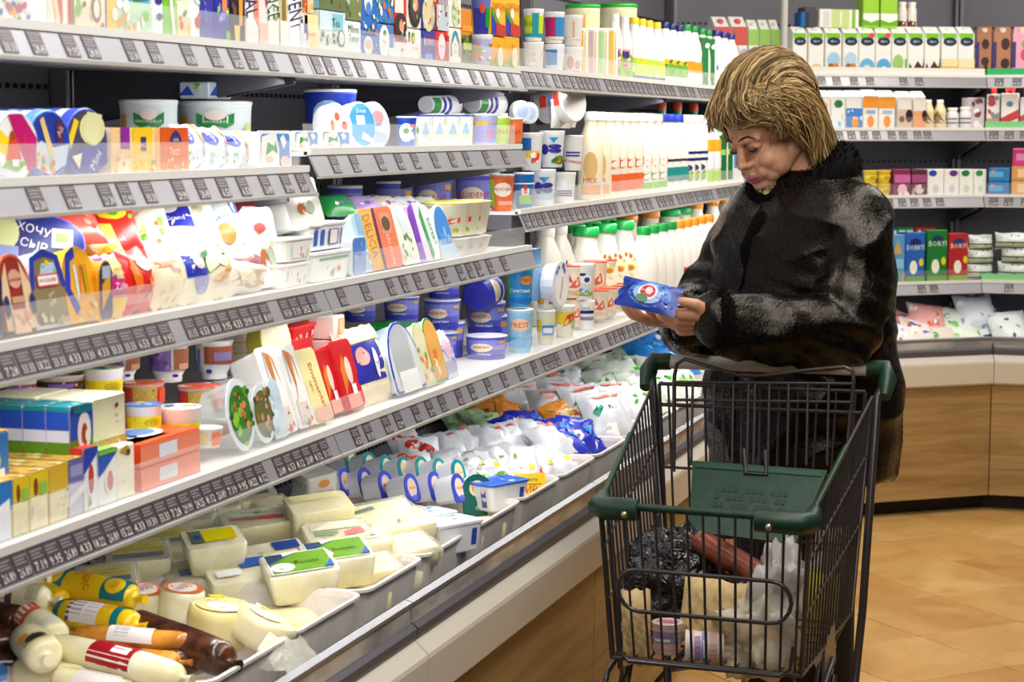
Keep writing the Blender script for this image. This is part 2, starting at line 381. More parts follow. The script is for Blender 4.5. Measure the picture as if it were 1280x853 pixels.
def cabinet(label, JA, JB, levels, slots=True, top=2.25):
    o0, u, n, L = frame_on(JA, JB, 0, 0)
    cab = empty('refrigerated_cabinet'); tag(cab, label, 'display cabinet', 'refrigerated display cabinets')
    b = MB(); extr(b, JA, JB, rect(0.10, 0.85, FZ, 0.006), mat('17161a', 0.6), 0); b.obj('plinth', cab)
    b = MB(); extr(b, JA, JB, [(0.008, 0.004), (0.03, 0.004), (0.03, 0.46), (0.004, 0.46)], WOOD, 0.0025); b.obj('front_panel', cab)
    b = MB(); extr(b, JA, JB, rect(0.0, 0.03, 0.448, 0.466), mat('a8977c', 0.45), 0.0015); b.obj('trim_strip', cab)
    b = MB(); extr(b, JA, JB, [(-0.028, 0.474), (-0.034, 0.556), (-0.032, 0.564), (-0.006, 0.588), (0.05, 0.588), (0.05, 0.466), (-0.02, 0.466)], BANDM, 0.0015); b.obj('front_band', cab)
    b = MB(); extr(b, JA, JB, [(-0.006, 0.588), (-0.012, 0.596), (-0.012, 0.610), (-0.004, 0.618), (0.012, 0.618), (0.012, 0.588)], RUB, 0.003); b.obj('bumper_rail', cab)
    b = MB(); extr(b, JA, JB, rect(0.000, 0.008, 0.618, 0.650), GLASSM, 0.004); b.obj('glass_strip', cab)
    b = MB(); extr(b, JA, JB, [(-0.003, 0.650), (-0.003, 0.657), (0.012, 0.661), (0.016, 0.655), (0.016, 0.62), (0.010, 0.62), (0.010, 0.650)], STEEL, 0.002); b.obj('rail_cap', cab)
    b = MB(); extr(b, JA, JB, [(0.017, 0.632), (0.100, 0.604), (0.100, 0.55), (0.017, 0.58)], GRILLE, 0.001); b.obj('air_grille', cab)
    b = MB(); extr(b, JA, JB, rect(0.09, 0.72, 0.55, 0.572), DKMET, 0.001); extr(b, JA, JB, rect(0.05, 0.07, 0.52, 0.56), DKMET, 0.001); b.obj('deck', cab)
    b = MB(); extr(b, JA, JB, rect(0.70, 0.74, 0.52, top), DARK, 0.0005); bp = b.obj('back_panel', cab)
    if slots:
        b = MB(); O2, u2, n2, L2 = frame_on(JA, JB, 0.699, 0)
        for zr in (0.66, 0.93, 1.16, 1.36, 1.575, 1.78, 1.86, 1.94):
            t = 0.02
            while t < L2-0.02:
                p = O2+u2*t; q = p+u2*0.012; i = n2*0.002
                b.add([(p.x+i.x, p.y+i.y, zr), (q.x+i.x, q.y+i.y, zr), (q.x+i.x, q.y+i.y, zr+0.009), (p.x+i.x, p.y+i.y, zr+0.009), (p.x, p.y, zr), (q.x, q.y, zr), (q.x, q.y, zr+0.009), (p.x, p.y, zr+0.009)],
                      [(0, 1, 2, 3), (0, 4, 5, 1), (1, 5, 6, 2), (2, 6, 7, 3), (3, 7, 4, 0)], '0a0a0c'); t += 0.026
        so = b.obj('slot', bp); so['kind'] = 'stuff'
    b = MB()
    for J in (JA, JB):
        a = J(0.697); e = J(0.665); w = (u*0.016)
        sgn = 1 if J is JA else -1
        for t in (0.004, ):
            q = Vector((a[0], a[1], 0))+u*sgn*0.004; r_ = Vector((e[0], e[1], 0))+u*sgn*0.004
            b.loft([[q+Vector((0, 0, zz)), q+w*sgn+Vector((0, 0, zz)), r_+w*sgn+Vector((0, 0, zz)), r_+Vector((0, 0, zz))] for zz in (0.52, top)], mat('77767c', 0.4, 0.5, 0.5))
            b.obj('upright', cab); b = MB()
    for lv in levels:
        sh = shelf(cab, JA, JB, lv['z'], lv['ds'], lv['tags'](L) if callable(lv['tags']) else lv['tags'], depth=lv.get('depth', 0.47), guard=lv.get('guard', 0.05), rh=lv.get('rh', 0.04), led=lv.get('led', 1.0), edge=lv.get('edge'))
        for J, k in ((JA, 0.02), (JB, -0.02)):
            brackets(cab, (lambda d, J=J, k=k: (J(d)[0]+u.x*k, J(d)[1]+u.y*k)), lv['z'], lv['ds'])
    return cab
Y0, YA, YB, YC = 2.02, 3.30, 4.565, 6.20
def lv(z, ds, step, p=1.0, jit=0.008, **k): return dict(z=z, ds=ds, tags=lambda L: uniform(L, step, jit, p), **k)
def px_tags(X, z, pxs): return lambda L: [y_at(p, X, z)-Y0 for p in pxs]
ZL1, ZL2A, ZL2B, ZL2C, ZL3, ZL4 = 1.640, 1.432, 1.462, 1.306, 1.222, 0.962
XL1, XL2, XL3, XL4 = -1.435, -1.432, -1.406, -1.390
def pt_(X, z, ya, *p): return [y_at(q, X+0.009, z-0.02)-ya for q in p]
cabinet('nearest refrigerated cabinet with cheese packs and wooden front panel', JL(Y0), JL(YA), [
    dict(z=ZL1, ds=0.195, tags=pt_(XL1, ZL1, Y0, 8, 45, 87, 113, 163, 192, 235, 268, 294, 313, 338, 370)),
    dict(z=ZL2A, ds=0.192, tags=pt_(XL2, ZL2A, Y0, 45, 88, 132, 156, 185, 224, 252, 279, 304, 332, 358, 377)),
    dict(z=ZL3, ds=0.166, tags=lambda L: uniform(L, .0395, .001, .96)),
    dict(z=ZL4, ds=0.150, led=1.75, tags=lambda L: uniform(L, .0385, .0008, .97) )])
cabinet('second refrigerated cabinet from the camera with dairy tubs and blue lids', JL(YA), JL(YB), [
    dict(z=ZL1, ds=0.195, tags=pt_(XL1, ZL1, YA, 396, 411, 432, 449, 476, 503, 531, 554, 569, 592, 606, 624, 640)),
    dict(z=ZL2B, ds=0.190, tags=pt_(XL2, ZL2B, YA, 417, 442, 474, 498, 518, 542, 564, 582, 607, 630)),
    dict(z=ZL3, ds=0.166, tags=pt_(XL3, ZL3, YA, 427, 457, 488, 505, 522, 540, 555, 575, 587, 598, 612, 630)),
    dict(z=ZL4, ds=0.150, led=1.75, tags=pt_(XL4, ZL4, YA, 445, 460, 483, 498, 520, 537, 553, 574, 590, 610, 630, 650, 668, 686))])
for lab, ya, yb in (('third refrigerated cabinet along the aisle with milk bottles and sour cream cups', YB, YC), ('refrigerated cabinet with milk bottles just before the corner behind the woman', YC, None)):
    cabinet(lab, JL(ya), JL(yb) if yb else J1, [lv(ZL1+0.006, 0.195, 0.05, 0.95), lv(ZL2C, 0.195, 0.05, 0.95), lv(ZL4, 0.150, 0.055, 0.9, led=1.5)])
ZE1, ZE2, ZE3, ZE4 = 1.722, 1.505, 1.230, 0.872
E_LV = [lv(ZE1, 0.20, 0.075, 0.85, led=.5), lv(ZE2, 0.20, 0.06, 0.9, led=.5), lv(ZE3, 0.20, 0.06, 0.9, led=.5), lv(ZE4, 0.20, 0.07, 0.8, led=.5)]
cabC = cabinet('angled corner refrigerated cabinet at the end of the aisle with plant drink cartons', J1, J2, [dict(E_LV[0], edge='e9e8e0')]+E_LV[1:])
b = MB(); q_ = J1(0.19); b.lathe([(0.014, ZE1), (0.014, 2.25)], 10, mat('c8c6c0', .4), (q_[0]+0.03, q_[1]+0.0, 0)); b.obj('corner_post', cabC)
cabinet('end wall refrigerated cabinet right of the corner with green shelf edges', J2, JE(1.3), [dict(x, edge=e) for x, e in zip(E_LV, ('2fb06a', '7fca86', None, '8ccf90'))])
# ---------------------------------------------------------------- kinds of goods: each builder returns [(part name, mesh builder), ...], the first is the thing's own body
# local frame: stands on z = 0, front faces +x (towards the aisle), width along y
def prints(mb, d, w, h, front='', side='', top=''):
    e = 0.0004
    if front: draw(mb, flat((d/2+e, -w/2, 0), (0, 1, 0), (0, 0, 1), w, h), front)
    if side: draw(mb, flat((-d/2, -w/2-e, 0), (1, 0, 0), (0, 0, 1), d, h), side)
    if top: draw(mb, flat((d/2, -w/2, h+e), (0, 1, 0), (-1, 0, 0), w, d), top)
def k_box(w, d, h, base, front='', side='', top='', r=0.002):
    b = MB(); rbox(b, d, w, h, r, base if not isinstance(base, str) else mat(base, 0.35), rc=0.003); prints(b, d, w, h, front, side, top); return [('body', b)]
def k_gable(w, d, h, base, front='', side='', cap='wh'):
    b = MB(); hb = h*0.86; m = mat(base, 0.35)
    rbox(b, d, w, hb, 0.002, m, rc=0.003)
    b.loft([[(x*k, y*ky, z) for x, y in rrect(d-0.004, w-0.004, 0.002, 1)] for z, k, ky in ((hb-0.001, 1, 1), (h*0.965, 0.28, 0.96), (h*0.995, 0.06, 0.96))], m)
    prints(b, d, w, hb, front, side)
    c = MB(); c.lathe([(w*0.2, -0.004), (w*0.2, h*0.05), (w*0.17, h*0.055)], 10, mat(cap, 0.35)); 
    for i, p in enumerate(c.v): c.v[i] = (p[0]*0.86+p[2]*0.5+d*0.22, p[1], h*0.9+p[2]*0.86-p[0]*0.5)
    return [('body', b), ('cap', c)]
def k_cup(r, h, base, spec='', lid='wh', lidspec='', taper=0.8, arc=2.6, off=-0.9, lo=0.12, hi=0.86, n=18, foot=False):
    b = MB(); m = mat(base, 0.35); r0 = r*taper
    prof = [(r0*0.92, 0), (r0, 0.003), (r0+(r-r0)*0.9, h*0.9), (r, h*0.915), (r, h*0.955), (r*0.96, h*0.96)]
    if foot: prof = [(r0*0.82, 0), (r0*0.85, h*0.1), (r0*0.8, h*0.12), (r*0.86, h*0.32), (r*0.94, h*0.5), (r*0.96, h*0.9), (r, h*0.915), (r, h*0.955)]; r0 = r*0.94
    b.lathe(prof, n, m)
    ra = (r*0.945 if foot else r0+(r-r0)*0.95*lo); rb = (r*0.965 if foot else r0+(r-r0)*0.95*hi)
    if spec: draw(b, wrap(ra+0.0006, h*lo, rb+0.0006, h*hi, arc, off), spec)
    l = MB(); l.lathe([(r*0.99, h*0.945), (r*1.02, h*0.95), (r*1.02, h*0.985), (r*0.97, h), (r*0.9, h*0.99)], n, mat(lid, 0.3))
    if lidspec: draw(l, flat((0.85*r, -0.85*r, h*0.992+0.0004), (0, 1, 0), (-1, 0, 0), 1.7*r, 1.7*r), lidspec)
    return [('body', b), ('lid', l)]
def k_tub(w, d, h, base, front='', side='', lid='wh', lidspec='', taper=0.86, rc=0.018):
    b = MB(); m = mat(base, 0.35)
    rr = lambda k, z: [(x, y, z) for x, y in rrect(d*k, w*k, rc*k, 3)]
    b.loft([rr(taper*0.97, 0), rr(taper, 0.003), rr(0.97, h*0.86), rr(1.0, h*0.88), rr(1.0, h*0.93)], m)
    t0 = taper*0.99
    if front: P0 = flat((d/2*t0+0.0012, -w/2*t0+rc*0.8, h*0.06), (0, 1, 0), (d/2*(0.97-t0), 0, h*0.78), w*t0-1.6*rc, h*0.78); draw(b, P0, front)
    if side: P0 = flat((-d/2*t0+rc*0.8, -w/2*t0-0.0012, h*0.06), (1, 0, 0), (0, -w/2*(0.97-t0), h*0.78), d*t0-1.6*rc, h*0.78); draw(b, P0, side)
    l = MB(); l.loft([rr(1.0, h*0.90), rr(1.025, h*0.91), rr(1.025, h*0.985), rr(0.99, h), rr(0.9, h), rr(0.88, h*0.985)], mat(lid, 0.3))
    if lidspec: draw(l, flat((d*0.43, -w*0.43, h*0.985+0.0004), (0, 1, 0), (-1, 0, 0), w*0.86, d*0.86), lidspec)
    return [('body', b), ('lid', l)]
def k_bottle(r, h, base='f3f1e8', spec='', cap='wh', style=0, arc=2.8, off=-1.0, lo=0.06, hi=0.42, n=14):
    b = MB(); m = mat(base, 0.3)
    prof = [[(0.9, 0), (1, 0.015), (1, 0.48), (0.94, 0.60), (0.66, 0.77), (0.44, 0.87), (0.42, 0.93)],
            [(0.92, 0), (1, 0.02), (1, 0.55), (0.93, 0.66), (0.62, 0.80), (0.50, 0.86), (0.50, 0.93)],
            [(0.92, 0), (1, 0.02), (0.98, 0.18), (0.86, 0.30), (0.9, 0.45), (0.96, 0.56), (0.80, 0.70), (0.55, 0.82), (0.46, 0.93)],
            [(0.95, 0), (1, 0.02), (1, 0.66), (0.9, 0.76), (0.78, 0.80), (0.78, 0.92)]][style]
    b.lathe([(a*r, z*h) for a, z in prof], n, m)
    if spec: draw(b, wrap(r+0.0006, h*lo, r*(0.93 if style == 2 else 1)+0.0006, h*hi, arc, off), spec)
    c = MB(); rc = prof[-1][0]*r*1.12
    c.lathe([(rc, h*0.90), (rc, h*0.985), (rc*0.9, h)], n, mat(cap, 0.35)); return [('body', b), ('cap', c)]
def outline(kind, w, h, n=9):
    if kind == 'oval': return [(w/2*math.cos(2*PI*i/20), h/2+h/2*math.sin(2*PI*i/20)) for i in range(20)]
    if kind == 'arch':
        rr = w*0.5; return [(-w/2+0.006, 0), (w/2-0.006, 0), (w/2, 0.008)]+[(rr*math.cos(PI*i/n), h-rr*1.1+rr*1.1*math.sin(PI*i/n)) for i in range(n+1)]+[(-w/2, 0.008)]
    if kind == 'leaf': return [(w/2*math.copysign(abs(math.cos(2*PI*i/20))**0.8, math.cos(2*PI*i/20)), h/2+h/2*math.copysign(abs(math.sin(2*PI*i/20))**0.9, math.sin(2*PI*i/20))) for i in range(20)]
    return [(x, y+h/2) for x, y in rrect(w, h, min(w, h)*0.14, 3)]
def k_tray(w, d, h, base, spec='', kind='arch', rim=None, side=None, inset=0.92, skirt=0.8):    # moulded pack standing on edge, lid facing +x
    b = MB(); o = outline(kind, w, h); c = sum(y for _, y in o)/len(o); m = mat(base, 0.3) if isinstance(base, str) else base
    sc = lambda k, x: [(x, y*k, c+(z-c)*k+(0 if k >= 1 else -(1-k)*c*0.0)) for y, z in o]
    b.loft([sc(skirt, -d/2), sc(skirt+0.06, -d/2+0.004), sc(0.94, d/2-0.005), sc(1.0, d/2-0.004), sc(1.0, d/2-0.001)], m)
    l = MB(); l.loft([sc(0.99, d/2-0.001), sc(0.985, d/2)], mat(rim or base, 0.3) if isinstance(rim or base, str) else base)
    if spec: 
        P0 = flat((d/2+0.0004, -w/2, 0), (0, 1, 0), (0, 0, 1), w, h)
        l.add([P0(0.5+y*inset/w, (c+(z-c)*inset)/h, 0.5) for y, z in o], [tuple(range(len(o)))], spec.split('|')[0])
        if '|' in spec: draw(l, P0, spec.split('|')[1], 2)
    return [('body', b), ('lid', l)]
def k_disc(r, t, rim, face, spec=''):
    b = MB(); n = 26
    ring = lambda rr, x: [(x, rr*math.cos(2*PI*i/n), r+rr*math.sin(2*PI*i/n)) for i in range(n)]
    b.loft([ring(r*0.97, -t/2), ring(r*0.985, -t/2+0.002), ring(r*0.985, t*0.1)], mat('e9ecf4', 0.35)); 
    l = MB(); l.loft([ring(r, t*0.0), ring(r, t/2-0.002), ring(r*0.97, t/2)], mat(rim, 0.35))
    P0 = flat((t/2+0.0004, -r, 0), (0, 1, 0), (0, 0, 1), 2*r, 2*r); draw(l, P0, 'e .5 .5 .465 .465 %s;' % face+spec)
    return [('body', b), ('lid', l)]
def pouch_f(w, h, d, seed=0, crimp=0.05, pw=0.55, wr=0.004):
    R = random.Random(seed); o = Vector((R.random()*9, R.random()*9, R.random()*9))
    def P(a, b, l=0, s=1):
        bb = min(max((b-crimp)/(1-2*crimp), 0), 1)
        t = (max(math.sin(PI*bb), 0)**pw)*(max(1-abs(2*a-1)**2.6, 0)**0.5)
        nn = noise.noise(o+Vector((a*5, b*7, s)))*wr*min(1, t*2.5)
        pin = 1-0.10*math.sin(PI*bb)*(d/w if w else 0)
        zz = noise.noise(o+Vector((a*7, 3, s*0)))*0.006*(1 if b > 0.5 else -1)*abs(2*b-1)**4
        return Vector((s*(d/2*t+0.0006+nn+l*0.0005), (a-0.5)*w*pin, b*h+zz))
    P.W = w; P.H = h; P.seg = 4; return P
def k_pouch(w, d, h, base, spec='', back='', seed=0, crimp=0.05, pw=0.55, wr=0.004, n=9, rough=0.3):
    P = pouch_f(w, h, d, seed, crimp, pw, wr); b = MB(); m = mat(base, rough) if isinstance(base, str) else base
    for s in (1, -1):
        vs = [P(i/n, j/n, 0, s) for j in range(n+1) for i in range(n+1)]
        b.add(vs, [((j*(n+1)+i, j*(n+1)+i+1, (j+1)*(n+1)+i+1, (j+1)*(n+1)+i) if s > 0 else (j*(n+1)+i+1, j*(n+1)+i, (j+1)*(n+1)+i, (j+1)*(n+1)+i+1)) for j in range(n) for i in range(n)], m, True)
    if spec: drawg(b, P, spec)
    if back: Q = lambda a, bb, l: P(1-a, bb, l, -1); Q.W = w; Q.H = h; Q.seg = 4; drawg(b, Q, back)
    return [('body', b)]
def drawg(b, P, spec):      # prints on a curved surface: subdivide rectangles and ellipses so that they follow it
    for k, op in enumerate(x for x in spec.split(';') if x.strip()):
        a = op.split(); l = 1.5+1.2*k
        if a[0] == 'r':
            u0, v0, u1, v1 = map(float, a[1:5]); n = max(2, int(10*(u1-u0))); q = max(2, int(10*(v1-v0)))
            b.add([P(u0+(u1-u0)*i/n, v0+(v1-v0)*j/q, l) for j in range(q+1) for i in range(n+1)], [(j*(n+1)+i, j*(n+1)+i+1, (j+1)*(n+1)+i+1, (j+1)*(n+1)+i) for j in range(q) for i in range(n)], a[5], True)
        elif a[0] == 'e':
            cu, cv, ru, rv = map(float, a[1:5]); n = 14; vs = [P(cu, cv, l)]
            for kk in (0.5, 1): vs += [P(cu+ru*kk*math.cos(2*PI*i/n), cv+rv*kk*math.sin(2*PI*i/n), l) for i in range(n)]
            b.add(vs, [(0, 1+i, 1+(i+1) % n) for i in range(n)]+[(1+i, 1+n+i, 1+n+(i+1) % n, 1+(i+1) % n) for i in range(n)], a[5], True)
        else: draw(b, P, op, l+1)
def lumpy(b, amp, sc, seed=0):
    o = Vector((seed*3.1, seed*1.7, seed*0.9))
    for i, p in enumerate(b.v):
        q = Vector(p)*sc+o; n = noise.noise_vector(q); b.v[i] = (p[0]+n.x*amp, p[1]+n.y*amp, p[2]+n.z*amp)
def k_block(w, d, h, m, top='', front='', seed=0, film=True, amp=0.0022, taper=1.0, r=0.003):
    b = MB(); n = 6; k = lambda z, ins, t: [(x, y, z) for x, y in rrect(d*t-2*ins, w*t-2*ins, 0.008, 2)]
    b.loft([k(0, r, taper), k(r, 0, taper), k(h*0.5, -0.001, (1+taper)/2), k(h-r, 0, 1), k(h, r, 1)], m, smooth=True); lumpy(b, amp, 22, seed)
    prints(b, d*0.94, w*0.94, h+0.0022, '', '', top)
    if front: draw(b, flat((d/2+0.003, -w/2, 0), (0, 1, 0), (0, 0, 1), w, h), front)
    out = [('body', b)]
    if film:
        f = MB(); R = random.Random(seed+5)
        kk = lambda z, g: [(x, y, z) for x, y in rrect(d*taper+g, w*taper+g, 0.012, 4)]
        kt = lambda z, g: [(x, y, z) for x, y in rrect(d+g, w+g, 0.012, 4)]
        f.loft([kk(0.002, .002), kk(h*0.3, .012), kt(h*0.6, .012), kt(h*0.85, .010), kt(h+.003, .002), kt(h+.005, -.02)], FILM, (False, True), smooth=False); lumpy(f, 0.006, 45, seed+1)
        n0 = len(f.v); g = 7; vs = []
        for j in range(3):
            for i in range(g):
                u = i/(g-1)-0.5; vs.append((u*d*(1-0.15*j)+R.uniform(-1, 1)*0.004, -(w/2+0.014*j)+R.uniform(-1, 1)*0.004, h*(0.85-0.25*j)+R.uniform(-1, 1)*0.008*(j+0.4)))
        f.add(vs, [(j*g+i, j*g+i+1, (j+1)*g+i+1, (j+1)*g+i) for j in range(2) for i in range(g-1)], FILM, True)
        out.append(('film_wrap', f))
    return out
def k_chub(L, r, base, spec='', seed=0, neck=0.3, bend=0.0, tail=0.02, arc=2.6, off=1.2, n=14, m=None):  # sausage-shaped pack lying along y
    b = MB(); R = random.Random(seed); prof = [(-0.5-tail/L, 0.32), (-0.5-tail/L*0.5, 0.22), (-0.5, 0.14), (-0.49, 0.5), (-0.46, 0.8), (-0.40, 0.96), (-0.2, 1.0), (0, 1.02), (0.2, 1.0), (0.40, 0.96), (0.46, 0.8), (0.49, 0.5), (0.5, 0.14), (0.5+tail/L*0.5, 0.22), (0.5+tail/L, 0.32)]
    b.loft([[(r*k*math.cos(2*PI*j/n)+bend*(4*t*t), t*L, r+r*k*math.sin(2*PI*j/n)) for j in range(n)] for t, k in prof], m or mat(base, 0.28), smooth=True)
    if spec:
        def P(a, bb, l):
            t = -0.46+0.92*a; k = 0.985 if abs(t) < 0.38 else 0.985-(abs(t)-0.38)*2.1; ang = off-arc/2+arc*(1-bb)
            rr = r*k+0.0012+l*0.0004
            return Vector((rr*math.cos(ang)+bend*4*t*t, t*L, r+rr*math.sin(ang)))
        P.W = L*0.92; P.H = arc*r; P.seg = 8
        for op in spec.split(';'):
            a = op.split()
            if a and a[0] == 'r':
                u0, v0, u1, v1 = map(float, a[1:5]); nn = 4; q = max(2, int(8*(v1-v0)))
                b.add([P(u0+(u1-u0)*i/nn, v0+(v1-v0)*j/q, 1) for j in range(q+1) for i in range(nn+1)], [(j*(nn+1)+i, j*(nn+1)+i+1, (j+1)*(nn+1)+i+1, (j+1)*(nn+1)+i) for j in range(q) for i in range(nn)], a[5], True)
            elif a: draw(b, P, op, 3)
    return [('body', b)]
def k_wheel(r, h, m, top='', seed=0, n=22, side=''):
    b = MB(); b.lathe([(r*0.9, 0), (r*0.98, h*0.08), (r, h*0.3), (r, h*0.75), (r*0.97, h*0.93), (r*0.88, h)], n, m)
    lumpy(b, 0.0015, 20, seed)
    if top: draw(b, flat((r*0.9, -r*0.9, h+0.0018), (0, 1, 0), (-1, 0, 0), r*1.8, r*1.8), top)
    if side: draw(b, wrap(r+0.0018, h*0.1, r+0.0018, h*0.8, 2.4, -0.9), side)
    return [('body', b)]
# ---------------------------------------------------------------- putting goods in place
def K(parts): return [(n, b.mesh(n)) for n, b in parts]
N_ORD = ['first', 'second', 'third', 'fourth', 'fifth', 'sixth', 'seventh', 'eighth', 'ninth', 'tenth', 'eleventh', 'twelfth', 'thirteenth', 'fourteenth', 'fifteenth', 'sixteenth', 'seventeenth', 'eighteenth', 'nineteenth', 'twentieth']
def put(kind, nm, M, lab, cat, grp=None):
    o = bpy.data.objects.new(nm, kind[0][1]); COL.objects.link(o); o.matrix_world = M; tag(o, lab, cat, grp)
    for n, me in kind[1:]:
        c = bpy.data.objects.new(n, me); COL.objects.link(c); c.parent = o
    return o
def MT(x, y, z, rz=0, lean=0, roll=0): return Matrix.Translation((x, y, z)) @ Matrix.Rotation(rz, 4, 'Z') @ Matrix.Rotation(lean, 4, 'Y') @ Matrix.Rotation(roll, 4, 'X')
CX = [0.0, 0.0]
def S(X, z): CX[0], CX[1] = X, z
def slot(px0, px1, ytop, back=0.03, zo=0.0, h=None):
    X, z = CX[0]-back, CX[1]+zo
    ya, yb = y_at(px0, X, z), y_at(px1, X, z)
    if h is None: h = on_x((px0+px1)/2, ytop, X)[2]-z
    return X, (ya+yb)/2, z, yb-ya, h
def shelfput(build, px0, px1, ytop, nm, lab, cat, d=0.06, back=0.03, zo=0.0, h=None, lean=0, rz=0, col=1, colgap=None, grp=None, wk=0.96, behind='behind the front one'):
    X, y, z, w, hh = slot(px0, px1, ytop, back, zo, h)
    k = K(build(w*wk, d, hh))
    if col > 1 and not grp: grp = cat+'s in one column: '+' '.join(lab.split()[:4])
    for i in range(col):
        l = lab if i == 0 else '%s, %s %s' % (lab, N_ORD[i], 'from the front')
        put(k, nm, MT(X-d/2-i*(colgap or d*1.02), y, z+0.0008, rz, math.radians(lean)), l, cat, grp)
def box(px0, px1, ytop, base, front, lab, nm='cheese_pack', cat='cheese pack', side='', top='', **o):
    shelfput(lambda w, d, h: k_box(w, d, h, base, front, side, top), px0, px1, ytop, nm, lab, cat, **o)
def pouch(px0, px1, ytop, base, front, lab, nm='cheese_bag', cat='cheese bag', seed=None, crimp=0.06, pw=0.5, **o):
    sd = seed if seed is not None else int(px0*7+ytop)
    shelfput(lambda w, d, h: k_pouch(w, d, h, base, front, seed=sd, crimp=crimp, pw=pw), px0, px1, ytop, nm, lab, cat, **o)
def gable(px0, px1, ytop, base, front, lab, cap='wh', side='', nm='milk_carton', cat='carton', **o):
    shelfput(lambda w, d, h: k_gable(w, d, h, base, front, side, cap), px0, px1, ytop, nm, lab, cat, **o)
def tray(px0, px1, ytop, base, spec, lab, kind='arch', rim=None, nm='cheese_slices_pack', cat='cheese pack', inset=0.92, skirt=0.8, **o):
    shelfput(lambda w, d, h: k_tray(w, d, h, base, spec, kind, rim, inset=inset, skirt=skirt), px0, px1, ytop, nm, lab, cat, **o)
def rnd_at(pxc, pxw, X, z):          # centre y and radius of a round thing standing at depth X
    y = y_at(pxc, X, z); dep = float(np.dot(np.array([X, y, z-CAMH]), _fw)); return y, pxw/2*dep/FPX
def cup(pxc, pxw, ytop, base, spec, lab, lid='wh', nm='yogurt_cup', cat='yogurt cup', back=0.03, zo=0.0, h=None, grp=None, face=None, **o):
    X = CX[0]-back; z = CX[1]+zo; y, r = rnd_at(pxc, pxw, X, z); X -= r; y, r = rnd_at(pxc, pxw, X, z)
    hh = h or on_x(pxc, ytop, X)[2]-z
    f = math.atan2(-y, -X) if face is None else face
    return put(K(k_cup(r, hh, base, spec, lid, **dict(dict(off=0.0, arc=2.7), **o))), nm, MT(X, y, z+0.0008, f), lab, cat, grp)
def bottles(pxs, pxw, ytop, base, spec, lab, cap, style=0, back=0.03, zo=0.0, h=None, grp=None, nm='milk_bottle', cat='bottle', order='from the near end', **o):
    k = None
    for i, p in enumerate(pxs):
        X = CX[0]-back; z = CX[1]+zo; y, r = rnd_at(p, pxw, X, z); X -= r; y, r = rnd_at(p, pxw, X, z)
        if k is None:
            hh = h or on_x(p, ytop, X)[2]-z; k = K(k_bottle(r, hh, base, spec, cap, style, off=0.0, **o))
        l = lab if len(pxs) == 1 else '%s, %s %s' % (lab, N_ORD[i], order)
        put(k, nm, MT(X, y, z+0.0008, math.atan2(-y, -X)), l, cat, grp or (lab if len(pxs) > 1 else None))
# ================================================================ goods on the left cabinets
# ---- top shelf, nearest cabinet
S(XL1, ZL1)
T = 'on the top shelf of the nearest cabinet'
H1 = 0.17
box(-16, 62, 0, 'f3eef0', 'd 0 0 .55 .5 26 .05 ye lg pu e8a030 sk pk;e .68 .35 .26 .26 efe6ee;e .72 .3 .2 .2 faf6fa;d .1 .05 .9 .2 6 .05 mg bl', 'large white cheese pack with flower print at the near end of the top shelf', h=H1, d=0.05)
box(62, 78, 0, 'f6ead8', 'p 0 1 .5 1 1 .3 1 0 .4 .4 e05030;p 0 .5 .4 .3 .9 0 .5 0 f7d8a8', 'white and red slanted cheese pack beside the flower print pack', h=H1, d=0.05)
box(78, 92, 0, 'c01820', 'r 0 0 .45 .52 f4f0ea', 'narrow red cheese pack next to the green and white pack', h=H1, d=0.05)
box(92, 132, 0, 'lg', 'r 0 0 1 .30 f2e2d0;p .35 1 1 1 1 .3 .8 .3 eceef2;p .6 .95 .95 .95 .78 .55 c8202c;p .68 .9 .87 .9 .78 .65 f4f4f2;d 0 .05 .95 .3 12 .05 lg a5482a f6f0e6 cr;e .68 .2 .16 .12 8a4a2a;e .68 .2 .1 .08 f2ece0', 'green cheese pack with red bordered white triangle', h=H1, d=0.05)
box(132, 190, 0, '5fb4e4', 'r 0 0 1 .3 bfe0c0;p 0 0 .22 0 .16 1 0 1 f4c41a;e .75 .6 .3 .1 eef4f8;p .6 .45 1 .55 1 .35 .6 .3 4a8a4a;d .1 .02 .9 .28 16 .06 lg f6f4e8 f0a040 ffffff;t Deli .5 .70 .2 ye;t Family .55 .5 .16 e8d020', 'pack with yellow lettering over a blue sky and meadow print', h=H1, d=0.05)
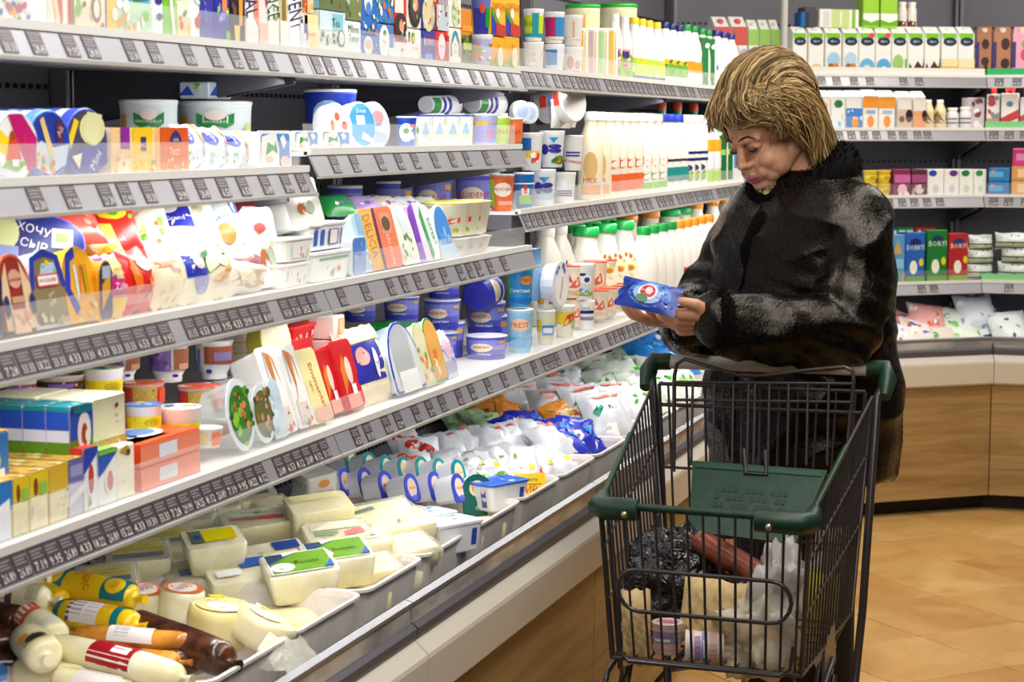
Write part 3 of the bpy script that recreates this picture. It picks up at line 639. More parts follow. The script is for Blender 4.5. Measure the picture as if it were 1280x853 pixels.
NARROW = [(190, 205, 'f2f2f8', 'e .45 .62 .3 .035 2a2a9a;e .5 .47 .3 .035 2a2a9a;e .55 .34 .3 .035 2a2a9a;e .6 .2 .25 .03 2a2a9a;r 0 .75 .5 1 6ab4e8', 'white pack with a column of blue dots'),
 (205, 221, 'lg', 'p 0 1 .35 1 .95 0 .7 0 f6f6f0;p .7 .6 1 .4 1 0 .9 0 a8e070', 'bright green pack with slanted white edge'),
 (221, 238, 'e8ead8', 'd 0 .2 1 1 16 .05 3c7a2a 7aa84a f4f0e0 c03028;r 0 0 1 .22 f0d8b0;d 0 0 1 .22 6 .04 d84a30 e8c060', 'patterned green and cream pack'),
 (238, 251, 'f0f2f4', 'p 0 1 .4 1 .8 .4 .4 .4 1a9aa0;d .3 .1 1 .6 8 .06 c8202c f4f4f2 5aa040', 'white pack with teal corner and red berries'),
 (251, 268, '3a3aa6', 'p 0 1 .9 1 .9 .75 0 .85 f4f0dc;d 0 .2 1 .6 6 .05 6a6ac8 2a2a90', 'violet blue pack with cream top'),
 (268, 288, '2a2aa0', 'p .45 1 .85 1 .8 .3 .5 .3 f09050;d .2 .05 .9 .4 10 .05 7cc424 f4f0c0 8888d0', 'dark blue pack with orange stripe'),
 (288, 308, '2a1a16', 'p .5 1 .9 1 .75 .2 .55 .2 e8a040;p .2 .2 .6 .2 .5 0 .3 0 f0d870;d 0 .3 .5 .8 5 .05 6a4a3a', 'brown black pack with gold stripe'),
 (308, 324, 'f4f0ec', 'p .6 1 1 .9 1 .2 .6 .3 e88a70;t ROYAL .3 .55 .28 nv -80 .5', 'white pack with upright blue lettering and salmon edge'),
 (324, 335, 'f2e6e0', 'p .3 1 1 1 1 .5 .8 .4 c8242c;r 0 0 1 .25 f0c0b0', 'white pack with red wedge'),
 (335, 350, 'eef2e6', 'r 0 .3 .4 .85 f8f8f4;d .4 .2 1 .9 7 .05 7ab050 c8d8b0;t BALANCE .3 .6 .3 2a5a3a -80 .6', 'white pack with fine green print'),
 (350, 361, 'd8c090', 'p .2 1 .6 1 .7 .3 .3 .3 8a7a3a;r 0 0 1 .3 f4f0e6', 'narrow beige and olive pack'),
 (361, 375, 'f4f4f6', 't PRESIDENT .5 .6 .34 nv -80 .75;r 0 0 1 .22 fafafa', 'white pack with upright navy lettering'),
 (375, 386, 'e8dcd0', 'p .1 .9 .9 .8 .8 .4 .3 .5 c8442c;r 0 0 .7 .3 dfe4f4;r .4 .2 .7 .3 3a3a9a', 'beige pack with red patch and small blue corner')]
for a, b_, c, s, l in NARROW: box(a, b_, 0, c, s, l+' among slim packs on the top shelf', h=H1, d=0.05)
# ---- top shelf, second cabinet: cartons two layers high
T2 = 'on the top shelf of the second cabinet'
box(380, 399, 19, 'f7e7a4', 'r 0 0 1 .3 f4dfa8;d 0 0 1 .3 10 .06 e8c070 f6ead0;t Bonito .5 .5 .13 e8603a', 'cream carton with orange lettering at the start of the second cabinet', nm='milk_carton', cat='carton', d=0.06)
box(377, 393, 0, 'eed9a0', 'd 0 0 1 1 30 .07 f0b020 e89a20 f6d870', 'pack with golden corn print standing on cream carton', nm='snack_pack', cat='pack', d=0.05, zo=slot(380, 399, 19)[4]+0.002, h=0.07)
CART = [(399, 432, 15, 0, 'dfe8e4', 'r 0 .55 1 1 d8ecf2;d 0 .2 1 .5 24 .06 5a7a3a 8a5a3a 2a3a2a c8d8c0;p .5 .55 .9 .6 .9 .95 .5 .95 8ad0dc;e .82 .4 .14 .2 3a3a3a;e .82 .4 .11 .16 e8ece8;t Tea .6 .75 .2 2a7a6a', 'pale carton with bicycle and garden print', 'sky blue upper carton with harbour skyline print', '8ac0e4', 'r 0 0 1 .3 6a7a4a;d 0 .1 1 .4 20 .06 3a3a2a 5a6a3a 8a3a2a;e .6 .7 .5 .1 b8dcf0'),
 (432, 452, 27, 0, 'eef2f2', 't Milena .5 .78 .22 1a7a4a;t Tamar .5 .52 .2 2a9a6a;r .05 0 .95 .2 e4eaf0', 'white carton with green lettering', 'upper carton with town and meadow print', 'b8c8c8', 'r 0 0 1 .45 7a8a4a;d 0 .1 1 .6 20 .07 e8dcc8 a87a4a 5a6a3a d8e0e8'),
 (452, 472, 45, 0, '3a7ac8', 'e .4 .55 .3 .42 f2f2f4;e .4 .6 .2 .22 f0c8b0;d .6 .1 1 .9 8 .08 e86a2a f4f0e0 7ab040', 'blue lower dairy carton with white oval', 'upper blue carton with white oval and fruit', '2a72c8', 'e .4 .65 .28 .32 f4f4f4;e .4 .8 .1 .08 5a9a3a;e .4 .45 .16 .12 4a8ad8;d .7 .1 1 .8 9 .06 e8602a f4f0e0 7ab040;d 0 .0 1 .25 10 .06 e86a2a f4f4e8 6aa030'),
 (472, 493, 31, 0, '4a86cc', 'e .38 .5 .32 .48 f4f4f6;e .4 .75 .1 .08 5a9a3a;t Feta .38 .5 .1 e0806a;r .6 .0 1 .35 e8f0f0', 'blue dairy carton with tall white oval', 'upper blue dairy carton with cucumber print', '3a80d0', 'e .45 .75 .3 .3 f2f4f8;e .45 .85 .2 .18 4a90e0;d 0 0 1 .55 16 .08 7ab040 e86a2a f6f4ec 5a8a30'),
 (493, 509, 49, 0, 'f4f0ea', 'r 0 .85 1 1 d82a2a;e .6 .5 .1 .08 9ab080;t Tofu .5 .3 .12 e8a0a0', 'white carton with red top edge', 'upper red carton with black bowl of food', 'e03a2a', 'r 0 .45 .7 1 f6efe6;e .3 .8 .12 .1 5a9a4a;e .45 .2 .5 .26 3a2a24;e .5 .22 .2 .12 f0a080;d .1 .05 .9 .4 8 .05 f6ecd8 3a5a2a'),
 (509, 527, 37, 0, 'f6f4ee', 'e .4 .72 .13 .18 5a9a3a;e .4 .72 .08 .12 e8c030;r .05 .6 .15 .9 2a6a4a;t Tofu_Bio .5 .42 .1 e07070;d .1 0 .9 .3 8 .07 f0c0a0 d8e0c0', 'white carton with green leaf emblem', 'upper carton with dark bowl and cheese cubes', 'f0e8d8', 'r 0 .85 1 1 e8702a;e .5 .4 .46 .4 2a2624;e .5 .42 .36 .3 4a4038;e .5 .45 .2 .14 f0a890;d .2 .2 .8 .8 8 .07 f4ecd8 7aa040'),
 (527, 545, 39, 0, '2440b0', 'r .1 .42 .9 .9 6a3a7a;t BONO .5 .66 .22 wh;r .2 0 .7 .3 8aa0e0;d 0 0 1 .12 6 .05 f0e8a0 f4f4f4', 'blue carton with white capital lettering', 'upper blue carton with pasta print', '2a44b4', 'r 0 .55 1 .68 f0a040;e .45 .3 .45 .34 e4d8a8;d .1 .05 .85 .55 16 .07 f0e8c8 d8c890 c06a3a;r 0 .68 1 1 2440b0;t REO .4 .85 .12 sk'),
 (545, 561, 40, 0, 'e23028', 'e .42 .55 .28 .4 f6e8ea;t BON .42 .55 .1 d84a5a;r .8 0 1 .9 c82420;d .05 .0 .95 .15 5 .05 f0c8a0', 'red carton with white oval', 'upper red carton with salad print', 'e43a32', 'e .5 .85 .24 .3 f6eef0;r 0 0 1 .5 ccd4dc;d 0 .02 1 .55 18 .07 8ab050 f2f2f0 8a4a5a f6f0e0;r .1 .5 .9 .62 b8a0b0', ),
 (561, 577, 36, 0, 'f4f2ea', 'p .1 .25 .1 .55 .35 .9 .5 .95 .65 .9 .9 .55 .9 .25 .78 .25 .78 .55 .5 .85 .22 .55 .22 .25 3a9aa8;t Bryn .5 .55 .1 e8603a;t Bio .5 .4 .08 5a9a3a', 'white carton with teal arch', 'upper white carton with orange lettering and salad', 'f6f4ee', 't Casa .5 .85 .14 e8a070;e .5 .3 .3 .3 d8e0b8;d .2 .1 .8 .6 10 .07 8ab040 e88040 f6f0d8')]
for a, b_, yt, _, c, s, l, lu, cu, su in CART:
    h = slot(a, b_, yt)[4]
    box(a, b_, yt, c, s, l+' '+T2, nm='milk_carton', cat='carton', d=0.06)
    box(a, b_, yt, cu, su, lu+' '+T2, nm='milk_carton', cat='carton', d=0.06, zo=h+0.002, h=0.11)
box(577, 590, 12, 'e88a1a', 'r 0 0 1 .55 6a7a2a;r 0 .62 1 .72 f4a030;d 0 .02 1 .5 12 .08 3a4a1a 8a9a3a 2a2a1a;r .1 .3 .9 .42 b8d020', 'orange carton with olives print beside the yogurt tubs', nm='olive_carton', cat='carton', d=0.05)
ZT = 0.0
cup(603, 26, 44, 'eceef2', 'r 0 0 1 1 b8b8e0;e .3 .5 .18 .34 e8a040;d .4 .1 .9 .9 8 .1 lg f4f4f4 d05040', 'white cup with violet print under the blue tub', lid='wh', cat='dairy cup', nm='dairy_cup')
hc = on_x(603, 44, XL1-0.05)[2]-ZL1
cup(603, 28, 0, '3a3cae', 'r .62 0 1 1 1a9a3a;r 0 .5 1 1 6a72c8;e .5 .5 .1 .14 d84a3a', 'tall blue and green tub standing on white cup', lid='wh', cat='dairy tub', nm='dairy_tub', zo=hc+0.002, h=0.12)
for i, (a, b_, l) in enumerate(((614, 632, 'nearer'), (632, 650, 'farther'))):
    box(a, b_, 47, 'f0b010', 'r 0 0 1 .25 a8c060;e .5 .2 .4 .22 8aa84a;e .6 .4 .22 .3 f2ead0;t Maslo .5 .75 .1 c07810;d 0 0 1 .25 6 .08 f6f0e0 5a8a3a', 'yellow lower dairy carton, %s of a pair below yellow sour cream boxes' % l, nm='dairy_carton', cat='carton', d=0.05)
    h = slot(a, b_, 47)[4]
    box(a, b_, 0, 'f4c010', 'p 0 0 .7 0 0 .4 1a3ab0;p 0 .4 .7 0 1 0 0 .55 5aa030;p .3 0 1 0 1 .2 .3 .25 d02a20;t СМЕТАНА .5 .55 .15 d84a20;e .4 .42 .14 .1 f4f0e0;t Ice .5 .85 .1 8a5a10', 'yellow sour cream box with red lettering, %s of a pair on top' % l, nm='sour_cream_box', cat='carton', d=0.05, zo=h+0.004, h=0.12)
for x, yl, c1, s1, l1, c2, s2, l2 in ((667, 53, 'f0efe9', 'r 0 .1 1 .8 e4dcd4;d .1 .1 .9 .7 10 .1 e8b8b0 c8d8b8 f4f4f4', 'white cup with faint berry print', 'f4f4f4', 'r 0 .08 1 .9 c8dc28;r .45 0 .7 1 1a9aa8;r 0 0 1 .14 1a9aa8;t Bio .25 .6 .3 6a8a10', 'white cup with lime and teal label'),
                                   (693, 56, 'f2f2f2', 'r .1 .25 .6 .95 1a7ac0;r .1 .1 .6 .3 c8e4f0;r .1 0 .3 .15 8a1a6a', 'white cup with blue square label', 'f2f0f0', 'r 0 .1 .55 .95 b01a6a;r .55 .1 1 .95 3a8ac8;r 0 0 1 .12 f0d8c0', 'white cup with magenta and blue label'),
                                   (716, 59, 'f4f2f0', 'e .4 .5 .14 .3 e09080;e .7 .4 .12 .2 d8b0a0;r .2 .05 .9 .12 8aa8d8', 'white cup with pink drop print', 'f0ece4', 'r 0 .1 1 .2 e8dcd0;r .5 .2 .56 .9 e8a050', 'cream cup with orange stripe')):
    cup(x, 26, yl, c1, s1, l1+', lower of two by the jars', cat='dairy cup', nm='dairy_cup')
    h = on_x(x, yl, XL1-0.06)[2]-ZL1
    cup(x, 26, yl-45, c2, s2, l2+', upper of two by the jars', cat='dairy cup', nm='dairy_cup', zo=h+0.002, h=h*0.98)
for i, (x, w, yt, bk) in enumerate(((728, 44, 6, 0.22), (772, 48, 5, 0.22))):
    cup(x, w, yt, 'e8e2b8', 'r 0 0 1 1 efe6b0;r .1 0 .2 1 f4f0dc;r .5 0 .56 1 e8a848', 'glass dairy jar with green lid, %s of two at the back of the top shelf' % ('nearer', 'farther')[i], lid='2fae3a', cat='jar', nm='dairy_jar', back=bk, taper=0.9)
for i, (x, st) in enumerate(((722, 'f0a040'), (735, 'c8a8c0'), (748, 'a8d8a8'), (760, 'f0b850'))):
    cup(x, 26, 36, 'f0e8bc', 'r .15 0 .4 1 f6d880;r .55 0 .7 1 %s;r .8 0 .9 1 f4f0e0' % st, 'tall cream yogurt jar with white lid, %s of four along the top shelf front' % N_ORD[i], lid='f6f4ee', cat='jar', nm='yogurt_jar', taper=0.92, lo=0.04, hi=0.94, grp='tall cream yogurt jars')
bottles([768, 780], 22, 18, 'f4ece6', 'r 0 0 1 .5 lg;r .2 .3 .8 .8 e8a0b0;d 0 0 1 1 10 .1 lg c82a5a f6f6f0;r .3 .55 .7 .75 3a2a7a', 'white drinking yogurt bottle with green and pink label', 'f2e8ea', 2, hi=0.6)
bottles([792, 801, 810, 820], 24, 22, 'f6f3ec', 'r 0 0 1 .9 b8d84a;d 0 .1 1 .9 10 .12 2a8a3a f6f6f0 ye;r 0 0 1 .15 1a3a9a', 'white bottle with green berry label on the top shelf', 'f6d51a', 2, nm='kefir_bottle')
bottles([830, 839, 848], 24, 28, 'f8f6f0', 'r 0 .25 1 1 6aa82a;r 0 .8 1 1 f0c020;d 0 0 1 1 8 .12 2a6a2a 1a2a6a f6f6e8', 'white bottle with olive green label on the top shelf', 'nv', 2, nm='kefir_bottle')
bottles([857, 866], 24, 31, 'f8f6f2', 'r 0 .5 1 1 f0981a;r 0 .1 1 .5 eef0d8', 'white bottle with orange label on the top shelf', '0f8c3c', 2, nm='kefir_bottle')
bottles([876, 884], 24, 36, 'f6f4ee', 'r .1 0 .8 1 1a7a3a;r .2 .7 .5 .9 d84a5a;d 0 0 1 1 6 .12 f6f6f0 7ac040', 'white bottle with dark green sash on the top shelf', '0f8c3c', 0, nm='kefir_bottle', hi=0.85)
bottles([894, 903, 912], 24, 38, 'f8f6f0', 'r 0 .3 1 .5 e8923a;r 0 0 .6 1 1a5ac0;e .5 .5 .2 .3 f6f6f6', 'white bottle with blue capital letter print on the top shelf', '2a1a7a', 1, nm='kefir_bottle')
# ---- red topped cartons at the far end of the top shelf
S(XL1, ZL1+0.006)
# ---- second shelf, nearest cabinet
S(XL2, ZL2A)
DISCS = [(22, 'd8dde8', 'f0f0e8', 'p .5 .5 .1 .75 .05 .45 .25 .35 .3 .2 ye;p .3 .95 .62 .96 .95 .6 .9 .2 .75 .1 c4106e;e .4 .62 .07 .1 a8431c;p .25 .3 .32 .58 .5 .58 .58 .3 d84818;p .15 .2 .5 .12 .7 .25 .3 .3 7ab040;t Вкусно .68 .5 .09 d04020 -70;r .36 .2 .5 .3 f4f4f4', 'white round cheese box with red robed figure and magenta rim'),
         (63, '5a8ae0', '1e3aa0', 'p .05 .4 .3 .55 .6 .45 .95 .5 .85 .2 .5 .05 .2 .15 c8d4e0;p .28 .85 .36 .9 .6 .35 .5 .3 e8c878;e .72 .68 .09 .2 5a2a4a;t Ali .72 .68 .1 e8c8d0 60;d .15 .1 .6 .4 14 .05 8ab040 e89030 e8d040 d85a20', 'blue round cheese box with yellow stick and vegetables'),
         (110, '3a4ab0', '4a4660', 'e .62 .7 .3 .24 e4e0a0;p .4 .6 .7 .4 .85 .9 .5 .95 e8e4b0;p .05 .55 .2 .85 .3 .8 .1 .4 ye;p .3 .4 .9 .5 .95 .2 .6 .02 .35 .1 2a3aa0;p .12 .3 .35 .35 .28 .12 f0e8d8;t Mini .66 .25 .13 wh 55', 'dark violet round cheese box with pale cheese wedge')]
for px, rim, face, sp, lab in DISCS:
    X = XL2-0.035; y, r = rnd_at(px, 86, X, ZL2A+0.05); r *= 1.0
    k = K(k_disc(r, 0.04, rim, face, sp)); k2 = K(k_disc(r, 0.04, rim, 'e8ecf4', ''))
    for i in range(4):
        put(k if i == 0 else k2, 'round_cheese_box', MT(X-0.02-0.043*i, y, ZL2A+0.0008, math.radians(-8)), lab+('' if i == 0 else ', %s from the front' % N_ORD[i]), 'cheese box', 'round cheese boxes standing on edge')
TST = [(139, 163, 'f0c890', 'r .5 .55 1 1 8a1a9a;r .3 0 1 .35 f4d8b0;d .2 0 1 .4 8 .06 lg f4e8c0 e87030', 'pale sliced cheese pack with purple corner label'),
       (163, 196, 'f4d68a', 'r .1 .1 .85 1 f4c814;r .38 .5 .6 .8 4a2a6a;t MILLE .48 .62 .07 wh;t Sandwich .48 .4 .12 f8f0d0;d .1 0 .9 .3 12 .06 lg d85a2a f4e8c0 e8a040', 'yellow sliced cheese pack'),
       (196, 238, 'f6b878', 'r .1 .1 .95 1 e8701a;r .1 .62 .95 1 d8580c;p .35 .68 .75 .68 .68 .85 .55 .95 .42 .85 3a2a6a;t МІЛЬ .55 .73 .07 wh;t Тост .5 .48 .17 f8efe0;d .1 0 .95 .32 14 .06 f6e8b0 e8a040 lg f4d070', 'orange sliced toast cheese pack')]
for a, b_, c, s, l in TST: box(a, b_, 160, c, s, l+' on the second shelf', side='r 0 0 1 1 f4dcb0', top='r 0 0 1 1 f6e4c8', d=0.05, col=3, wk=.97)
for a, b_, yt, l in ((238, 268, 156, 'first'), (268, 296, 160, 'second'), (296, 320, 165, 'third')):
    pouch(a, b_, yt, 'dbe9f2', 'e .25 .75 .2 .2 2a3ab0;t Vita .25 .76 .12 wh -60;r .7 .3 .82 1 e89a3a;d 0 0 1 .45 14 .06 lg e89030 f4f4f0 8ab8e0;t лат .6 .62 .1 d06a6a', 'pale blue cheese bag with navy oval, %s of three beside the toast packs' % l, d=0.045, lean=-10, wk=1.05)
for i, (a, b_, yt, bk) in enumerate(((163, 244, 126, 0.20), (240, 342, 128, 0.15))):
    X = XL2-bk; y, r = rnd_at((a+b_)/2, (b_-a)*0.9, X, ZL2A); X -= r*0.5
    h = on_x((a+b_)/2, yt, X)[2]-ZL2A
    put(K(k_cup(r, h, 'e4eef0', 'r 0 0 1 .12 7cc424;r 0 .1 .14 .75 e8a040;p .28 .55 .38 .45 .5 .5 .62 .45 .72 .55 .72 .8 .62 .72 .5 .68 .38 .72 .28 .8 1a8a3a;e .5 .75 .12 .12 f0e0d8;t SNOWDROP .5 .6 .07 wh;t 1 .5 .3 .08 nv;p .8 .1 1 .2 1 .6 .9 .5 d8e08a', off=0, arc=2.4, taper=0.9, lo=.3, hi=.95)), 'large_dairy_tub', MT(X, y, ZL2A+0.001, math.atan2(-y, -X)), ('large round dairy tub behind the toast packs', 'large round dairy tub behind the pale blue bags')[i], 'dairy tub', 'large round tubs with green ribbon emblem')
    if i == 0: put(K(k_box(0.09, 0.06, 0.03, 'd8e8f4', 'p 0 .2 .5 .2 .3 .8 3a5ad0;d .4 .1 1 .9 5 .2 f4f4f4 lg', 'p 0 .2 .5 .2 .3 .8 3a5ad0;d .4 .1 1 .9 5 .2 f4f4f4 lg')), 'cheese_pack', MT(X+0.03, y+0.16, ZL2A+h+0.002 if False else ZL2A+on_x(290, 128, XL2-0.2)[2]-ZL2A+0.004), 'small pale blue pack lying on the lid of a large tub', 'cheese pack')
# ---- second shelf, second cabinet
S(XL2, ZL2B)
for i, (a, b_) in enumerate(((322, 366), (366, 400), (400, 440))):
    tray(a, b_, 164, 'f4f4f4', '4a90d8|p .05 .1 .1 .85 .5 .97 .6 .5 .6 .05 f4f2ee;p .2 .35 .25 .7 .45 .6 .5 .75 .55 .4 .4 .5 1a9a3a;e .3 .25 .12 .1 f0c0a8;e .75 .2 .14 .14 f0d0c0;p .6 .8 .7 .9 .8 .7 .7 .5 f4f4f4', 'white soft cheese tub with blue window, %s of three' % N_ORD[i], kind='rr', nm='soft_cheese_tub', cat='soft cheese tub', d=0.075, inset=0.84, skirt=0.88, zo=(ZL2A-ZL2B if i == 0 else 0), col=1 if i else 2)
X = XL2-0.12; y, r = rnd_at(421, 66, X, ZL2B); h = on_x(421, 112, X)[2]-ZL2B
put(K(k_cup(r, h, '1e3cb0', 'e .45 .6 .34 .34 9ac8f0;t Fromage .45 .62 .1 d83a4a;r .6 .3 .95 .8 5a5ac8;t Light .8 .6 .16 wh', off=0, arc=1.9, taper=0.93)), 'cream_cheese_tub', MT(X-r*0.4, y+0.02, ZL2B+0.001, math.atan2(-y, -X)), 'deep blue round tub with white lid behind the blue window tubs', 'cheese tub')
for px, w, yt, face, sp, lab in ((437, 48, 130, 'f6f4f0', 'e .5 .5 .4 .4 f8f6f2;e .45 .7 .09 .09 e0643a;e .25 .5 .07 .13 e0703a;e .68 .5 .1 .1 e0643a;d .3 .1 .7 .4 10 .05 f0e4b0 f4ecd8;t Jerevan .5 .85 .09 5a5a6a;t Pur .6 .25 .08 nv 30', 'round white cheese lid pack with orange fruit print'),
                                 (466, 34, 128, '4aa0dc', 'r .3 .5 .6 .7 f4f4f8;p .4 .2 .8 .1 .8 .2 .5 .35 e8f0f8;t Doux .5 .8 .1 wh', 'sky blue round cheese pack leaning beside the fruit print one'),
                                 (484, 40, 128, 'dfe6f6', 'e .5 .5 .38 .38 c8d4f0;e .55 .66 .22 .14 e89aa0;p .2 .4 .8 .3 .8 .1 .3 .1 a8b8e8;t Danish .5 .5 .08 nv', 'round pale cheese pack with pink oval')):
    X = XL2-0.03; y, r = rnd_at(px, 66, X, ZL2B+0.05); rr = (on_x(px, yt, X)[2]-ZL2B)/2
    put(K(k_disc(rr, 0.03, 'f2f4f8', face, sp)), 'round_cheese_pack', MT(X-0.03, y, ZL2B+0.001, math.radians(-14), math.radians(-8)), lab, 'cheese pack')
bc = dict(lid='2438c0', cat='dairy cup', nm='cream_cheese_cup')
cup(508, 26, 146, '1e4cc0', 'e .5 .5 .3 .4 e8f0f8;d .4 .2 .9 .8 6 .14 d04a4a f4f4f4 3a8a3a', 'blue cup with red berry print beside the pale round cheese', lid='f4f4f6', cat='dairy cup', nm='cream_cheese_cup')
for i, x in enumerate((529, 546, 563, 579)):
    cup(x, 27, 144, 'f2f4ec', 'e .3 .55 .14 .34 f8f8f4;e .3 .55 .06 .14 5a9a3a;p .45 .4 .6 .9 .75 .4 9ac0e8;d .2 0 .9 .35 8 .1 f0d8c0 c8e0b0 f6f6f4', 'white cream cheese cup with cobalt lid, %s of four in a row' % N_ORD[i], grp='white cups with cobalt lids', **bc)
cup(606, 32, 143, 'b8b8dc', 'r 0 0 1 .75 8a86d4;r .2 .7 .6 .9 e8b050;p .5 .2 .8 .3 .7 .6 d06a80', 'lilac dairy cup at the far end of the cobalt lid row', lid='f0f0f2', cat='dairy cup', nm='dairy_cup')
cup(626, 24, 146, 'b4d84a', 'r 0 .2 1 .8 c0e060;t LENA .5 .5 .24 d8402a', 'lime dairy cup at the far end of the cobalt lid row', lid='f0f0f0', cat='dairy cup', nm='dairy_cup')
cup(642, 24, 148, 'f0804a', 'r 0 0 1 1 f07840;t LENA .5 .5 .24 c82a1a', 'orange dairy cup at the far end of the cobalt lid row', lid='f0efe8', cat='dairy cup', nm='dairy_cup')
def lying_cups(px0, px1, y0, y1, X, n, lab):     # a stack of cups lying on its side along the shelf
    Pa, Pb = on_x(px0, (y0+y1)/2, X), on_x(px1, (y0+y1)/2, X); r = abs(on_x(px0, y0, X)[2]-on_x(px0, y1, X)[2])/2
    L = (Pb[1]-Pa[1])
    k = K(k_cup(r*1.15, L*0.62, 'f0f2f6', 'r 0 0 1 .3 1a8a3a;r 0 .4 1 .5 2a2aa8;r 0 .62 1 .72 2a2aa8', off=0, arc=3.0, lo=0.02, hi=0.9, taper=0.8, lid='eceef2'))
    for i in range(n):
        y = Pa[1]+L*(i/(n))*0.5
        put(k, 'dairy_cup', Matrix.Translation((X-0.02*i, y, Pa[2]-0.005)) @ Matrix.Rotation(math.radians(-90), 4, 'X') @ Matrix.Rotation(math.radians(40), 4, 'Z'), lab+', %s of %d' % (N_ORD[i], n), 'dairy cup', 'cups lying on their side on other cups')
# cups lying behind the front rows
for j, (p0, p1, y0, y1) in enumerate(((532, 582, 116, 140), (590, 636, 113, 140))):
    X = XL2-0.17; lying_cups(p0, p1, y0, y1, X, 2, 'striped cup lying on its side behind the cobalt lid row, %s stack' % ('nearer', 'farther')[j])
for j, (x, c, s) in enumerate(((540, 'e8eaf0', 'r 0 .3 1 .8 c8d0e8'), (566, 'e8eaf0', 'r 0 .3 1 .8 d0e0c8'), (594, 'e8ecf0', 'r 0 .3 1 .8 c8d0e8'), (620, 'eceef0', 'r 0 .3 1 .8 e0d0c8'))):
    cup(x, 30, 142, c, s, 'plain white cup under the lying cups, %s from the near end' % N_ORD[j], cat='dairy cup', nm='dairy_cup', back=0.13)
# ---- second shelf, third cabinet: cups two and three high, then bottles
S(XL2, ZL2C)
TI = [(627, 32, 218, 'f0743a', 'r 0 0 .25 1 a0d83c;e .55 .62 .3 .26 f4e8d8;t PRESIDENT .55 .64 .11 c02a1a;r .4 .05 .95 .2 f0a890', 'orange and green sour cream tub', 'e8ecee'), (655, 26, 216, '1a70c0', 'r .3 0 .9 .34 8ad04a;r .4 .34 .7 .6 f4f0f0;r .5 .4 .62 .7 d8402a;r 0 .75 1 .8 f4f4f4', 'blue cup with red logo', 'f2f2f2'), (680, 30, 212, 'eef0f4', 'p .3 .9 .7 .9 .5 .7 1a8ac0;e .3 .5 .16 .22 2a2a8a;e .62 .6 .2 .1 2a2a8a;e .62 .42 .2 .1 2a2a8a;r .1 .1 .9 .28 b8d8e0', 'white cup with navy spots', 'eef0f2'), (706, 28, 216, 'f2f2f2', 'e .35 .6 .25 .3 f8f8fa;r .2 .35 .8 .4 2a2a9a;r .2 .25 .8 .3 2a2a9a;r .2 .15 .8 .2 2a2a9a', 'white cup with fine navy stripes', 'f0ecea')]
hs = []
for i, (x, w, yt, c, s, l, ld) in enumerate(TI):
    cup(x, w, yt, c, s, l+', bottom tier of the third cabinet', lid=ld, cat='dairy cup', nm='dairy_cup'); hs.append(on_x(x, yt, XL2-0.05)[2]-ZL2C)
T2I = [(664, 30, 172, 'f0f2f4', 'r 0 .55 .5 1 1a6ab0;r .3 .3 .8 .55 e8c040;d .4 .1 .9 .4 5 .12 d84a2a f4f4f4', 'white cup with blue block and yellow fruit', 1), (690, 32, 168, 'eef0f4', 'p .4 .95 .7 .95 .55 .75 1a8ac0;e .25 .5 .14 .2 2a2a8a;e .6 .62 .22 .08 2a2a8a;e .6 .46 .22 .08 2a2a8a;e .75 .12 .2 .16 2a7a2a;d .55 .02 .95 .25 6 .1 d8782a 2a7a2a', 'white cup with navy spots and fruit', 2), (716, 26, 174, 'f2f0ee', 'r .2 .5 .8 .56 2a2a9a;r .2 .38 .8 .44 2a2a9a;p .1 .2 .9 .1 .9 .16 .1 .26 d87a6a', 'white cup with navy and red lines', 3)]
for x, w, yt, c, s, l, i in T2I:
    cup(x, w, yt, c, s, l+', second tier of the third cabinet', lid='eef0f0', cat='dairy cup', nm='dairy_cup', zo=hs[i]+0.003, h=0.095)
Pc = on_x(688, 130, XL2-0.10)
put(K(k_cup(0.056, 0.10, 'f0eeea', 'r .2 .2 .5 .45 d8402a;r .2 .5 .5 .7 8a86c8;r .55 .3 .8 .6 c8c8e0;r .2 .75 .5 .95 d8402a', off=0, arc=2.0, taper=0.86, lo=0.05, hi=0.95, lid='fafafa')), 'dairy_cup', Matrix.Translation(Pc-np.array([0.01, 0.03, 0.005])) @ Matrix.Rotation(math.radians(-20), 4, 'Z') @ Matrix.Rotation(math.radians(-8), 4, 'X') @ Matrix.Rotation(math.radians(82), 4, 'Y') @ Matrix.Rotation(math.radians(-70), 4, 'Z'), 'white cup with red blocks lying tilted on top of other cups', 'dairy cup')
for i, (x, y0) in enumerate(((650, 126), (660, 128))):
    P = on_x(x, y0+16, XL2-0.06); put(K(k_disc(0.027, 0.02, 'eef2f8', 'dbe4f4', 'e .5 .5 .3 .3 b8cce8')), 'dairy_pot', Matrix.Translation((P[0], P[1], P[2]-0.022)) @ Matrix.Rotation(math.radians(-40), 4, 'Z'), 'small pale pot standing on edge above the second tier, %s of two' % N_ORD[i], 'dairy cup')
for i, x in enumerate((704, 716)):
    pouch(x-9, x+10, 148, 'f2f4f6', 'd .1 .2 .9 .9 9 .07 2a2a9a f4f4f4 4a9a6a;d .2 .1 .8 .4 4 .08 d8706a 5aa05a', 'white spotted pouch above the second tier of cups, %s of two' % N_ORD[i], nm='dairy_pouch', cat='pouch', zo=hs[2]+0.105, h=0.075, d=0.03, back=0.05)
bottles([738, 749], 32, 140, 'f0e6c8', 'e .5 .6 .2 .3 d8b070;r .2 0 .8 .2 e8a070;t MILK .5 .3 .1 d04030', 'cream bottle with golden oval on the second shelf', 'e8eaee', 1, hi=0.6)
bottles([760, 770, 780, 790], 30, 141, 'f4ecd8', 'r 0 .02 .5 .34 2a4ab0;r .5 .02 1 .34 e0602a;p 0 .36 1 .5 1 .66 0 .5 c8301c;e .3 .82 .2 .08 nv;t Rama .5 .52 .12 f4e8d8', 'cream bottle with red script and blue base', 'f2efe6', 1, hi=0.68)
